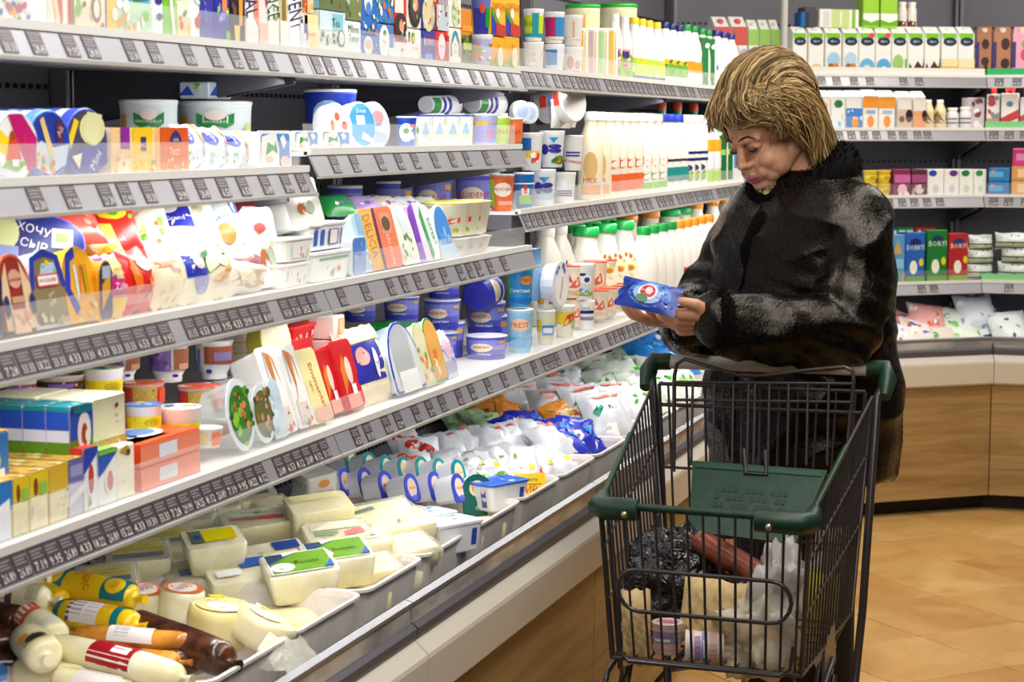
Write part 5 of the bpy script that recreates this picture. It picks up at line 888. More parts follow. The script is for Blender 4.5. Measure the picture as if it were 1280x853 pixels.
for i, (a, b_, yt) in enumerate(((352, 376, 436), (376, 398, 434))):
    tray(a, b_, yt, 'eceae6', 'f2f0ec|p .3 .95 .45 .5 .35 .3 .55 .55 .6 .9 c87a3a;p .6 .9 .75 .6 .8 .5 .7 .85 d8904a;r .2 .05 .8 .3 e0d0d0;d .2 .05 .8 .35 6 .05 c85a4a c8d8b0;r .2 .55 .25 .95 9aa0b8', 'white wedge cheese slices pack with amber stripe, %s of two' % N_ORD[i], kind='rr', d=0.06, lean=-18, inset=0.85)
tray(396, 420, 438, 'f2e6a8', 'f0e4a0|t Emmental .6 .5 .12 c83a2a -80 .6;t light .3 .5 .08 6a7a2a -80 .5;r .1 .02 .9 .2 e8b8a0', 'cream wedge pack with upright red lettering', kind='rr', d=0.05, lean=-18)
for i, (a, b_, yt, bk) in enumerate(((384, 414, 424, .10), (414, 434, 440, .045), (434, 460, 428, .04))):
    tray(a, b_, yt, 'd41a24', 'cc1420|p .2 .2 .5 .5 .4 .8 .2 .6 e8782a;e .55 .55 .14 .2 f4d0c0;r .2 .02 .8 .22 f0a090;r .5 .2 .7 .35 f4f0f0', 'red standing cheese tub on the lowest shelf, %s of three' % N_ORD[i], kind='rr', d=0.06, lean=-16, back=bk, col=2 if i == 0 else 1, nm='red_cheese_tub', cat='cheese tub')
for i, (px, yb) in enumerate(((352, 440), (356, 413))):
    c = on_x(px, yb, XL4-0.18)
    put(K(k_tub(0.15, 0.13, 0.055, 'd81820', 'd .1 .2 .4 .8 4 .2 f0c0a0;r .55 .2 .62 .8 f4f4f4;r .8 .1 .9 .9 f4ece4;e .85 .5 .05 .2 e87a3a', 'r .4 .2 .5 .8 4a7ac0;d .05 .2 .3 .8 4 .2 f0b8a0;r .75 .2 .85 .8 f4f4f4', lid='e0303a', taper=.84)), 'red_cheese_tub', MT(c[0]-0.02, c[1], ZL4+0.058+0.058*i), 'red rectangular tub lying flat, %s of a stack' % ('lower', 'upper')[i], 'cheese tub')
c = on_x(356, 440, XL4-0.18); put(K(k_tub(0.16, 0.14, 0.055, 'e8e0d8', 'r .1 .2 .9 .9 b03040', 'r .1 .2 .9 .9 b03040', lid='f0e8e0')), 'red_cheese_tub', MT(c[0]-0.02, c[1], ZL4+0.001), 'white tub with crimson side under the stacked red tubs', 'cheese tub')
c = on_x(398, 402, XL4-0.14); 
for i in range(2): put(K(k_box(0.05, 0.09, 0.045, 'f2ece4', 'p .2 .1 .8 .1 .9 .9 .3 .9 e89a6a;e .6 .5 .12 .3 f4d0a8', 'r .1 .1 .4 .9 e87a4a')), 'cheese_pack', MT(c[0], c[1], ZL4+0.09+0.047*i), 'white pack with orange print beside the red tubs, %s' % ('lower', 'upper')[i], 'cheese pack')
c = on_x(398, 402, XL4-0.14); put(K(k_box(0.05, 0.09, 0.085, 'ece4dc', 'r .1 .1 .9 .9 e0c8b0', 'r .1 .1 .9 .9 d8c8b8')), 'cheese_pack', MT(c[0], c[1], ZL4+0.003), 'plain beige pack under the white packs beside the red tubs', 'cheese pack')
pouch(456, 506, 408, 'f4e6c0', 'r .1 .28 .78 .78 2a2ea0;e .3 .62 .14 .12 e8a8a0;e .58 .5 .07 .2 f4f4f8;r .1 .8 .95 1 f4e4b0;t President .6 .5 .04 2a2ea0', 'cream cheese pack with navy window leaning at the front of the lowest shelf', d=0.05, lean=-18, crimp=0.03, pw=0.3)
tray(498, 536, 405, 'c8d8ec', 'd8dcdc|p .15 .1 .15 .8 .4 .95 .6 .95 .75 .8 .75 .1 b8bcc0;r .2 0 .8 .3 eef0f0', 'clear grey arched pack with cobalt edge', kind='arch', rim='2438b8', d=0.06, lean=-16)
tray(533, 548, 404, 'e8e8d0', 'e0d8b0|d .1 .1 .9 .9 10 .08 e8903a 8aa040 f4ecd8', 'arched pack with orange and green picture', kind='arch', rim='c8d0a8', d=0.035, lean=-16)
tray(545, 563, 398, 'e8ece0', 'e8a850|d .1 .1 .9 .9 10 .08 e8783a f4e0b0 c8c050', 'arched pack with bright green rim', kind='arch', rim='0fa03c', d=0.035, lean=-16)
pouch(561, 582, 412, 'd8d8f0', 'e .5 .6 .25 .2 e0b8c8;r .1 .1 .9 .35 b8b8e0;d .1 .3 .9 .9 5 .08 9a9ad8 f4f4f8', 'lilac pouch leaning beside the green rimmed pack', d=0.03, lean=-20)
for i, (a, b_, yb) in enumerate(((392, 456, 416), (462, 532, 418))):
    c = on_x((a+b_)/2, yb, XL4-0.17); put(K(k_tub(0.17, 0.12, 0.03, '1a9a3a', '', '', lid='15a03c', rc=.03)), 'green_lid_tub', MT(c[0], c[1], ZL4+0.085-0.0*i), 'flat tub with grass green lid behind the red tubs, %s' % ('nearer', 'farther')[i], 'cheese tub', 'tubs with grass green lids')
    put(K(k_tub(0.15, 0.11, 0.083, 'e8ecf0', 'r .1 .1 .9 .9 c8ccd8', 'r .1 .2 .4 .9 a8a8c0', lid='e4e8ec')), 'white_lid_tub', MT(c[0]+0.01, c[1], ZL4+0.001), 'white tub under a green lidded tub, %s' % ('nearer', 'farther')[i], 'cheese tub')
c = on_x(458, 424, XL4-0.20); put(K(k_tub(0.20, 0.10, 0.05, 'e0e8f0', 'r .1 .1 .9 .8 6aa0d8;e .4 .4 .1 .3 d87a3a', 'r .1 .1 .9 .8 a8c8e0', lid='e8eaea', rc=.03)), 'white_lid_tub', MT(c[0], c[1], ZL4+0.055), 'long white lidded tub behind the navy window pack', 'cheese tub')
c = on_x(458, 424, XL4-0.20); put(K(k_tub(0.19, 0.10, 0.052, 'dce4ec', 'r .1 .1 .9 .8 8ab0d8', '', lid='e8eaea', rc=.03)), 'white_lid_tub', MT(c[0], c[1], ZL4+0.001), 'long tub under the white lidded tub', 'cheese tub')
TB = [(450, 42, 374, 402, .26), (502, 46, 370, 402, .24), (553, 46, 374, 414, .20), (607, 50, 377, 420, .16), (500, 42, 352, 371, .26), (555, 42, 344, 376, .21), (608, 52, 419, 452, .10), (552, 40, 415, 445, .18)]
for i, (px, w, yt, yb, bk) in enumerate(TB):
    bluetub(px, w, yt, yb, XL4-bk, 'blue sour cream tub stacked on the lowest shelf, %s of the heap' % N_ORD[i])
Pb = on_x(604, 362, XL4-0.15)
put(K(k_cup(0.043, 0.085, '3434a8', 'e .5 .5 .34 .32 f0d8b8;t PRESIDENT .5 .5 .1 b02a20;t Сметана .12 .5 .1 f4f4f8 90', off=0, arc=2.2, taper=.88, lid='e8ecf4')), 'sour_cream_tub', Matrix.Translation((Pb[0], Pb[1]-0.05, ZL4+0.14)) @ Matrix.Rotation(math.radians(-85), 4, 'X') @ Matrix.Rotation(math.radians(-15), 4, 'Z'), 'blue sour cream tub lying on its side on top of the heap', 'sour cream tub')
# supporting rows hidden under the upper tubs
for i, (px, w, bk) in enumerate(((452, 46, .26), (505, 48, .24), (557, 48, .20), (612, 50, .155))):
    X = XL4-bk; y, r = rnd_at(px, w, X, ZL4)
    put(K(k_cup(r, 0.085, '5a5cc8', 'r 0 .5 1 1 8688da;r .78 .75 .98 .95 d8a848', off=0, arc=2.2, taper=.9, lid='e8eaf4')), 'sour_cream_tub', MT(X, y, ZL4+0.001, math.atan2(-y, -X)), 'blue sour cream tub at the bottom of the heap, %s from the near end' % N_ORD[i], 'sour cream tub', 'blue sour cream tubs')
# ---- lowest shelf, third cabinet
LOWC = [(650, 34, 386, '9ad0ea', 'e .5 .7 .3 .2 f0c8a0;t PREST .5 .7 .16 c85a3a;r 0 0 1 .3 5ab0e0', 'pale blue tub'), (682, 24, 388, 'e8e8c0', 'r 0 .3 .3 .8 e8c030;r .35 .2 .9 .6 2a8ac8;r .4 .3 .8 .5 f4f4f4', 'white cup with gold and blue blocks'), (706, 26, 382, 'f0ecd0', 'r .1 .4 .8 .9 f0d030;p .4 .3 .9 .5 .9 .9 .6 .8 c83a2a;r .8 .2 1 .6 6aa040', 'cup with yellow and red label'), (732, 24, 376, 'eef0f0', 'r .1 .6 .9 .75 nv;r .1 .3 .9 .45 nv;t Lasun .5 .88 .12 nv', 'white cup with two navy bars')]
zz = None
for i, (x, w, yt, c, s, l) in enumerate(LOWC):
    cup(x, w, yt, c, s, l+', lower tier of the lowest shelf', lid='eef0f0', cat='dairy cup', nm='dairy_cup'); zz = on_x(x, yt, XL4-0.05)[2]-ZL4+0.002
    if i == 0: z0 = zz
    if i == 1: z1_ = zz
    if i == 2: z2_ = zz
cup(650, 34, 334, '2a9ad8', 'r 0 0 .2 1 1a9a6a;e .7 .75 .2 .16 e8a060;t PREST .7 .75 .12 c8402a;t Сметана .5 .4 .13 f4f4f8;r 0 0 1 .12 1a6ac8', 'bright blue tub with green edge on the lower tier', lid='c8d0d8', cat='sour cream tub', nm='sour_cream_tub', zo=z0)
box(664, 676, 330, '7aaad8', 'r 0 0 1 1 6aa0d0', 'plain blue carton beside the bright blue tub', nm='milk_carton', cat='carton', d=0.05, back=0.07, zo=z0, h=0.13)
cup(684, 30, 340, 'f0ecd8', 'r .5 .6 1 1 2a6ac0;r .5 .3 1 .6 d83a2a;t СМ .75 .45 .2 wh;p 0 .9 .25 .9 .4 0 .1 0 e8a83a;r .55 0 .95 .28 d8483a', 'cream cup with blue and red blocks on the lower tier', lid='e8ecec', cat='dairy cup', nm='dairy_cup', zo=z1_)
tray(690, 712, 322, 'f0f0f8', 'eef0f8|e .5 .4 .36 .36 f8f8fa;t Живи .5 .42 .14 d84a3a 70 .7;d .2 .75 .8 .98 6 .07 2a34a8', 'white oval pack with navy spots and red script', kind='oval', rim='e8ecf6', d=0.04, zo=z2_+0.0, h=0.12)
cup(728, 30, 330, 'f0f2f2', 'r .1 .75 .6 .85 nv;e .65 .6 .2 .18 e8ecf4;e .65 .6 .1 .1 3a3a6a;p .05 .2 .3 .2 .3 .5 .1 .5 2a8ad0;r .1 0 .9 .14 8ab030;d .4 .1 .9 .3 4 .1 2a6ac8 e8f0f4', 'white cup with navy bar and blue swirl on the lower tier', lid='e8ecec', cat='dairy cup', nm='dairy_cup', zo=zz+0.0)
def redlid(x, w, yt, yb, bk, l): 
    c_ = on_x(x, yb, XL4-bk); y, r = rnd_at(x, w, XL4-bk, c_[2]); h = on_x(x, yt, XL4-bk)[2]-c_[2]
    put(K(k_cup(r, h, 'f0e4cc', 'e .5 .5 .4 .36 f0dcc8;p .2 .3 .4 .8 .5 .4 .7 .75 .8 .35 .6 .25 d8604a;r 0 0 1 .12 e8b080', off=0, arc=2.4, taper=.86, lid='e05a3a')), 'yogurt_cup', MT(XL4-bk, y, max(c_[2], ZL4+0.001), math.atan2(-y, -XL4)), l, 'yogurt cup', 'cream cups with red lids')
for i, x in enumerate((748, 759, 770, 781)): redlid(x, 26, 362-3*i, 398-4*i, .05, 'cream cup with red lid in the front row, %s of four' % N_ORD[i])
for i, x in enumerate((716, 730, 744, 756)): redlid(x, 30, 331-2.5*i, 372-2*i, .085, 'cream cup with red lid in the raised row, %s of four' % N_ORD[i])
for i, x in enumerate((716, 730, 744, 756)): redlid(x, 30, 372-2*i, 408-4*i, .09, 'cream cup with red lid under the raised row, %s of four' % N_ORD[i])
for i, x in enumerate((766, 779, 792)):
    c_ = on_x(x, 348-2*i, XL4-.055); put(K(k_tray(.075, .045, .10, 'f2ecc8', 'f4eed0|e .5 .5 .3 .1 e8d030;e .5 .48 .2 .07 c87a4a;d .1 .1 .9 .4 4 .06 f0d8b0;d .3 .7 .8 .9 4 .06 8ab040 d8604a', 'oval', rim='f0ecd8')), 'curd_pack', Matrix.Translation((c_[0]-0.02, c_[1], c_[2]-0.03)) @ Matrix.Rotation(math.radians(-30), 4, 'Z') @ Matrix.Rotation(math.radians(-12), 4, 'Y'), 'cream oval pack with yellow label before the milk bottles, %s of three' % N_ORD[i], 'curd pack', 'cream oval packs before the milk bottles')
MB4 = dict(nm='milk_bottle')
bottles([682, 698], 50, 284, 'e8e6d8', '', 'translucent white bottle without a cap', 'dcdad0', 0, back=0.14, **MB4)
bottles([716, 736, 756], 36, 280, 'f0efe6', '', 'white bottle with green cap in the back row', '0fa045', 3, back=0.16, **MB4)
bottles([732, 755, 777], 38, 284, 'f4f3ec', 'r 0 .8 1 .9 e8ecd8', 'white bottle with green cap in the middle row', '0fa045', 3, back=0.09, **MB4)
bottles([804, 815, 826, 837], 38, 284, 'f6f5ee', 'r 0 .1 1 .16 5a4a3a;r 0 .02 1 .06 c8b8a8', 'white bottle with green cap in the front row', '0fa045', 0, back=0.03, **MB4)
bottles([784, 812], 30, 268, 'f4ecd8', '', 'bottle with orange cap behind the green capped ones', 'f59a1a', 3, back=0.22, **MB4)
bottles([848, 857, 866, 875, 884], 34, 276, 'f8f7f2', 'r 0 .75 1 .9 d8405a;p 0 .1 .5 .6 1 .1 1 .5 .5 .9 0 .5 2a8a3a;r 0 0 1 .15 f0f0e8', 'white bottle with red print and orange cap', 'f0951a', 0, **MB4)
bottles([836, 850], 32, 262, 'f4f4ec', '', 'tall white bottle with bright green cap at the back', '10b050', 3, back=0.2, **MB4)
bottles([870, 890, 905], 30, 252, 'f4f2ea', 'r 0 0 1 .5 dg', 'tall bottle with orange cap near the woman', 'f59a1a', 1, back=0.16, **MB4)
# ================================================================ bottom deck: white trays and what lies in them
TRAYM = WHITEP
def k_crate(w, d, h):
    b = MB(); rr = lambda k, ins, z: [(x, y, z) for x, y in rrect(d*k-ins, w*k-ins, 0.035, 4)]
    b.loft([rr(.93, 0, 0), rr(.93, 0, .004), rr(.97, 0, h*.93), rr(1.0, 0, h*.94), rr(1.0, 0, h), rr(.985, 0, h+.002), rr(.965, 0, h), rr(.94, 0, h*.9), rr(.87, 0, .006)], TRAYM, smooth=False); return [('body', b)]
kc = K(k_crate(0.318, 0.48, 0.088))
TY = [2.045+0.322*i for i in range(15)]
TRAYL = ['nearest white tray holding sausage cheeses', 'white tray with sausage cheeses and smoked cheese sticks', 'white tray with round cheeses in wrinkled film', 'white tray with green labelled cheese tubs', 'white tray with wrapped curd cheese blocks', 'white tray with film wrapped block and foil cups', 'white tray with the column of arched yogurt packs', 'white tray with yellow price card', 'white tray with small white milk bags', 'white tray with dark blue bags', 'white tray with large white bags behind the trolley', 'white tray with green and white bags', 'white tray with leafy green bags further on', 'white tray half hidden behind the trolley handle', 'farthest white tray on the left deck']
for i, y in enumerate(TY): put(kc, 'white_tray', MT(-1.340-0.24, y+0.16, 0.5735), TRAYL[i], 'tray', 'white trays along the deck')
def chub2(a, b_, za, zb, r, base, spec, lab, nm='cheese_sausage', cat='cheese sausage', m=None, **o):
    A, B = Vector(on_z(*a, za)), Vector(on_z(*b_, zb)); d = B-A; L = d.length
    kk = k_chub(L, r, base, spec, m=m, **o)
    if m: lumpy(kk[0][1], .0030, 13, r*900+a[0])
    k = K(kk); y = d.normalized(); x = y.cross(Vector((0, 0, 1))).normalized(); z = x.cross(y)
    M = Matrix.Translation((A+B)/2) @ Matrix((x, y, z)).transposed().to_4x4() @ Matrix.Translation((0, 0, -r))
    return put(k, nm, M, lab, cat)
BRN = mottled('brown_smoked', '2a1712', '5a3322', 30, 0.18, 0.5, bd=0.004); GLD = mottled('golden_smoked', '9a5a1a', 'd8953a', 25, 0.22, 0.5, bd=0.004)
CRM = mottled('cream_casing', 'e6dba6', 'f3ebc4', 18, 0.25, 0.3)
YT = 'r 0 0 .27 1 0a7a86;r .73 0 1 1 0a7a86;r .27 0 .30 1 f4d000;r .70 0 .73 1 f4d000;e .13 .6 .11 .24 f6cc20;e .87 .6 .11 .24 f6cc20;e .13 .6 .06 .14 e8b010;e .87 .6 .06 .14 e8b010;t Паріс .5 .5 .3 d83a20 60;d .3 .1 .5 .5 5 .1 f0a848'
W1 = 'r .45 0 .8 1 f0ece8;r .42 0 .47 1 6a2a3a;r .55 .2 .78 .8 d8d0d4;r .5 .3 .52 .9 8a8088'
SAUS = [((58, 728), (170, 748), .715, .710, .027, None, 'f6cc12', YT, 'yellow and teal cheese sausage on top of the heap', {}),
        ((72, 766), (172, 782), .700, .70, .025, None, 'f6cc12', 'r 0 0 .10 1 0a7a86;r .8 0 .9 1 0a7a86;r .2 .1 .62 1 efeae8;r .2 .0 .25 1 7a4a6a;r .26 .3 .4 .8 b8a8b0;r .62 .1 .75 .7 f0b818;r .44 .3 .6 .8 d8d0d4', 'yellow cheese sausage with white label below the yellow and teal one', {}),
        ((-30, 742), (62, 752), .72, .715, .026, CRM, 'cr', 'r .1 .2 .5 1 f0eae4;r .5 0 .6 1 6a3a40;r .45 .3 .5 .9 8a7a80;r .78 .2 .95 .9 d0c8a0', 'cream cheese sausage with dark band at the near end', {}),
        ((12, 716), (52, 722), .735, .735, .020, CRM, 'cr', 'e .6 .5 .08 .14 2a7a4a;r 0 .3 .3 1 e8803a', 'short cream sausage with green seal at the back of the heap', {}),
        ((40, 735), (78, 752), .705, .70, .022, None, 'f2c414', 'r 0 0 .3 1 0a7a86', 'yellow sausage end poking out behind the yellow and teal one', {}),
        ((30, 770), (72, 800), .71, .69, .027, CRM, 'cr', 'r .02 .3 .4 1 e0603a;r .1 .4 .3 .9 f4e8d8;r .75 .2 .95 .9 d8d0c0', 'cream sausage pointing at the aisle with red cap end', {}),
        ((95, 792), (238, 803), .69, .688, .017, GLD, 'go', 'r .30 0 .72 1 eae4e4;r .3 0 .72 .25 8a2a3a;r .36 .4 .5 .8 c0b8c0', 'golden smoked cheese stick with white label', {}),
        ((62, 806), (228, 848), .69, .683, .0235, CRM, 'f0e8c0', 'r .36 0 .70 1 a01420;r .36 .7 .72 1 f0e6d8;r .52 .4 .66 .62 f0e8e8', 'long cream cheese sausage with dark red label in front', {}),
        ((120, 822), (226, 828), .665, .665, .018, GLD, 'go', '', 'golden brown smoked stick under the red labelled sausage', {}),
        ((160, 780), (288, 828), .69, .665, .031, BRN, 'br', '', 'large dark brown smoked cheese in crinkled film', {}),
        ((205, 835), (275, 815), .655, .655, .026, BRN, 'br', '', 'dark brown smoked piece at the tray rim', {}),
        ((-25, 770), (28, 778), .70, .70, .028, BRN, 'br', '', 'dark brown sausage at the near end, upper one', {}), ((-30, 805), (30, 800), .68, .68, .028, BRN, 'br', '', 'dark brown sausage at the near end, middle one', {}), ((-30, 832), (36, 828), .66, .66, .028, BRN, 'br', '', 'dark brown sausage at the near end, lower one', {}),
        ((20, 838), (110, 852), .655, .65, .026, CRM, 'cr', '', 'plain cream sausage under the red labelled one', {}), ((70, 850), (170, 872), .65, .645, .025, CRM, 'cr', 'r .3 .1 .9 .9 e8e0dc', 'cream sausage with pale label at the bottom of the heap', {}),
        ((90, 760), (190, 795), .655, .655, .03, CRM, 'cr', '', 'cream sausage buried in the middle of the heap', {}), ((0, 790), (110, 820), .62, .62, .03, BRN, 'br', '', 'dark sausage buried under the near heap', {})]
for a, b_, za, zb, r, m, base, sp, l, kw in SAUS: chub2(a, b_, za, zb, r, base, sp, l, m=m, **kw)
chub2((34, 798), (58, 822), .70, .695, .031, 'cr', 'r .6 .2 .9 .8 c8b890;e .8 .5 .12 .2 3a3420;e .6 .7 .1 .14 e8a020', 'round cream sausage end with clipped tip and seal', m=CRM)
P = on_z(4, 852, .655); put(K(k_disc(.045, .02, '5a90d8', '4a88d8')), 'blue_lid_tub', Matrix.Translation(P) @ Matrix.Rotation(math.radians(-80), 4, 'Y'), 'sky blue round lid at the lower corner of the heap', 'cheese tub')
def wheel(px, py, z, r, h, top, lab, m=None, tilt=(0, 0), seed=1, film=0):
    P = on_z(px, py, z); kk = k_wheel(r, h, m or TOFU, top, seed)
    if film:
        f = MB(); R = random.Random(seed); n = 18
        f.add([((r+0.004+0.035*j)*math.cos(2*PI*i/n*0.55-1.2)+R.uniform(-1, 1)*.006, (r+0.004+.035*j)*math.sin(2*PI*i/n*.55-1.2)+R.uniform(-1, 1)*.006, h*.8-0.02*j+R.uniform(-1, 1)*.010) for j in range(3) for i in range(n)], [(j*n+i, j*n+i+1, (j+1)*n+i+1, (j+1)*n+i) for j in range(2) for i in range(n-1)], FILM, True); kk.append(('film_flap', f))
    put(K(kk), 'round_cheese', Matrix.Translation(P) @ Matrix.Rotation(math.radians(tilt[0]), 4, 'Y') @ Matrix.Rotation(math.radians(tilt[1]), 4, 'X') @ Matrix.Rotation(PI*0.9, 4, 'Z') @ Matrix.Rotation(PI*1.1, 4, 'Z') @ Matrix.Translation((0, 0, -h)), lab, 'cheese')
OR = 'e .5 .5 .5 .5 e8803a;e .5 .52 .42 .36 f4ece4;d .1 .1 .9 .9 16 .05 e05a20 f0b050;t ЧИЛІ .5 .52 .2 b82a5a'
wheel(180, 738, .70, .038, .06, OR, 'round white cheese with orange label touching the yellow sausage', tilt=(10, 4), seed=1)
wheel(229, 736, .705, .040, .06, OR, 'round white cheese with orange label farther from the sausages', tilt=(8, 0), seed=2)
wheel(278, 757, .70, .058, .065, 'e .5 .5 .44 .44 e8d49a;d .3 .2 .9 .8 40 .03 c8a860 dcc080 b8964a;e .35 .4 .2 .3 f0ecea;r .2 .35 .5 .45 c0b8c0;p .7 .8 .9 .6 .95 .75 .8 .92 e0d820', 'large yellow round cheese with seeded top', m=mottled('yellow_cheese', 'dcc47c', 'eadba0', 12, .3, .2), tilt=(6, 0), seed=4)
wheel(337, 772, .685, .055, .05, 'e .5 .6 .3 .3 e8dcb8;p .6 .7 .9 .6 .9 .8 .7 .9 e0d830;d .5 .6 .9 .9 5 .06 2a6aa0 f4f4f4', 'round cheese in loose crinkled film hanging over the tray rim', m=mottled('pale_cheese', 'e8d8a0', 'f2e6c0', 12, .3, .2), tilt=(25, -10), seed=6, film=1)
def blk(px, py, zt, w, d, h, yaw, top, lab, m=None, seed=1, taper=.92, film=True, front='', pitch=0, nm='cheese_block', cat='cheese block', roll=0, tilt=13):
    P = on_z(px, py, zt)
    put(K(k_block(w, d, h, m or TOFU, top, front, seed, film, taper=taper)), nm, Matrix.Translation(P) @ Matrix.Rotation(math.radians(tilt), 4, Vector(_rt)) @ Matrix.Rotation(math.radians(yaw), 4, 'Z') @ Matrix.Rotation(math.radians(pitch), 4, 'Y') @ Matrix.Rotation(math.radians(roll), 4, 'X') @ Matrix.Translation((0, 0, -h)), lab, cat)
YL = 'r .08 .35 .92 .9 f0e010;r .08 .14 .92 .36 4a5a5a;r .45 .17 .62 .33 2a4aa0;r .1 .5 .85 .56 c8b810;r .1 .66 .75 .71 c8b810'
GLb = 'r .03 .05 .97 .95 f2f2ee;r .05 .08 .95 .92 6a9a2a;p .05 .5 .5 .92 .05 .92 2a4a9a;p .05 .55 .3 .75 .3 .92 .05 .92 3a4a70;e .22 .3 .18 .2 f4f2ee;d .1 .2 .35 .4 5 .05 e8a8a0 c8d8b0;t Fetaki .6 .45 .14 2a4a1a;p .8 .08 .95 .08 .95 .4 2a5ab0;p .3 .75 .6 .92 .3 .92 f0f4f8'
BL = [(172, 690, .705, .12, .095, .045, -60, YL, 'white curd block with yellow label nearest to the yellow sausages', {}), (205, 673, .705, .12, .09, .04, -55, YL, 'white curd block with yellow label at the back, partly under another', {}),
      (133, 720, .69, .11, .09, .04, -58, YL, 'white curd block with yellow label half buried behind the sausages', {}),
      (266, 672, .735, .115, .095, .058, -52, 'r .3 .25 .9 .85 f0e010;r .12 .25 .32 .85 6a7a6a;r .16 .4 .28 .6 2a4aa0', 'curd tub with yellow label stacked on top of the heap', dict(taper=.86, film=False, nm='curd_tub', cat='curd tub')),
      (268, 626, .70, .11, .09, .06, -60, 'r .2 .4 .8 .9 f0e010;r .2 .25 .8 .42 4a5a5a', 'curd block with yellow label at the back under the price rail', {}),
      (310, 617, .70, .12, .09, .05, -55, 'r .15 .3 .9 .9 0a5a5a;d .2 .4 .8 .8 6 .08 f4f4f4 2a8a8a', 'curd block with dark teal label at the back of the deck', dict(m=CHEESE)),
      (318, 648, .715, .14, .09, .05, -50, 'p .1 .6 .8 .5 .95 .35 .9 .2 .1 .45 c83a3a;r .1 .62 .9 .85 c8dcc0;d .2 .62 .8 .8 4 .06 4a8a4a', 'cream block with red slanted label in loose film', dict(m=CHEESE)),
      (343, 632, .725, .07, .09, .09, -40, '', 'cream slab with floral print standing on edge', dict(m=CHEESE, front='r .05 .1 .95 .95 f2f0ea;d .1 .1 .9 .9 12 .07 e8a040 5a7a3a f4f4f0 c8c8a0')),
      (398, 628, .745, .13, .095, .058, -52, 'r .05 .6 .9 .95 f4ecb0', 'smooth butter coloured block on top of the heap', dict(m=CHEESE, film=False, taper=1.0)),
      (420, 663, .705, .13, .09, .05, -55, 'p .6 .1 .95 .15 .9 .5 .6 .3 d03a3a;r .1 .2 .5 .4 6a9a5a;r .1 .5 .9 .9 f2ecd0', 'cream block with red and green label under the butter coloured block', dict(m=CHEESE)),
      (452, 672, .695, .11, .08, .055, -50, 'r .2 .3 .9 .8 f4f0e4;p .3 .4 .8 .4 .7 .6 .4 .6 3a5a4a;e .6 .5 .08 .1 e8b040', 'cream block with small dark green emblem', dict(m=CHEESE)),
      (374, 704, .705, .135, .10, .062, -52, GLb, 'cheese tub with blue and green label at the front of its tray', dict(taper=.86, film=False, nm='cheese_tub', cat='cheese tub')),
      (421, 688, .705, .13, .10, .062, -52, GLb, 'cheese tub with blue and green label behind the front one', dict(taper=.86, film=False, nm='cheese_tub', cat='cheese tub')),
      (300, 712, .68, .13, .10, .06, -50, 'r .5 .5 .95 .9 2a5ab0;r .1 .2 .5 .5 f4f4f0', 'pale cheese tub beneath the yellow labelled curd tub', dict(taper=.88, film=False, nm='cheese_tub', cat='cheese tub')),
      (245, 712, .672, .12, .10, .05, -55, 'r .2 .2 .5 .5 2a5ab0', 'pale block squeezed behind the round cheeses', {}), (345, 690, .68, .12, .10, .06, -50, 'r .5 .5 .95 .9 2a4a9a;d .1 .1 .5 .5 4 .08 6a9a2a', 'pale cheese tub behind the blue and green labelled ones', dict(taper=.88, film=False, nm='cheese_tub', cat='cheese tub')),
      (470, 640, .715, .16, .09, .035, -48, 'p .1 .6 .5 .8 .5 .6 .2 .5 2a5a4a;d .5 .2 .9 .5 6 .05 e8b0b8', 'flat cream block with rustling film at the back of its tray', dict(m=CHEESE)),
      (500, 650, .705, .13, .09, .05, -48, 'd .3 .3 .7 .7 5 .06 d8909a 3a2a2a', 'cream block in badly crumpled film', dict(m=CHEESE)), (505, 680, .675, .12, .09, .045, -45, '', 'cream block at the rim in crumpled film', dict(m=CHEESE)), (460, 705, .66, .11, .09, .045, -50, '', 'cream block low in the tray near the rim', dict(m=CHEESE)),
      (215, 640, .69, .12, .10, .07, -55, '', 'pale block at the back under the price rail', {}), (240, 640, .70, .10, .10, .06, -60, 'r .4 .2 .6 .9 7a2a1a', 'pale block with brown stripe at the back', {}), (395, 590, .72, .08, .06, .10, -35, '', 'upright white pack with orange lettering under the rail', dict(m=mat('f0ece4', .35), front='t Мама .5 .6 .12 e8603a;e .5 .82 .2 .1 f0a030;r .1 .3 .9 .45 2a3a8a;d .1 .05 .9 .25 4 .06 e0704a'))]
for i, (px, py, zt, w, d, h, yw, top, l, kw) in enumerate(BL): blk(px, py, zt, w, d, h, yw, top, l, seed=i+2, **kw)
R6 = random.Random(11)
for i, (px, py) in enumerate(((400, 742), (440, 738), (480, 712), (350, 770), (375, 752), (530, 680), (320, 790), (150, 745), (240, 765), (300, 745), (350, 745), (400, 745), (330, 670), (380, 680), (440, 705), (480, 690), (300, 675), (210, 700), (560, 668), (590, 652))):
    blk(px, py, .628, .13, .10, .055, -50+R6.uniform(-12, 12), '', 'plain pale block buried low in the cheese trays, %s from the near end' % N_ORD[i], m=CHEESE if i % 2 else TOFU, seed=40+i, film=False, tilt=0)
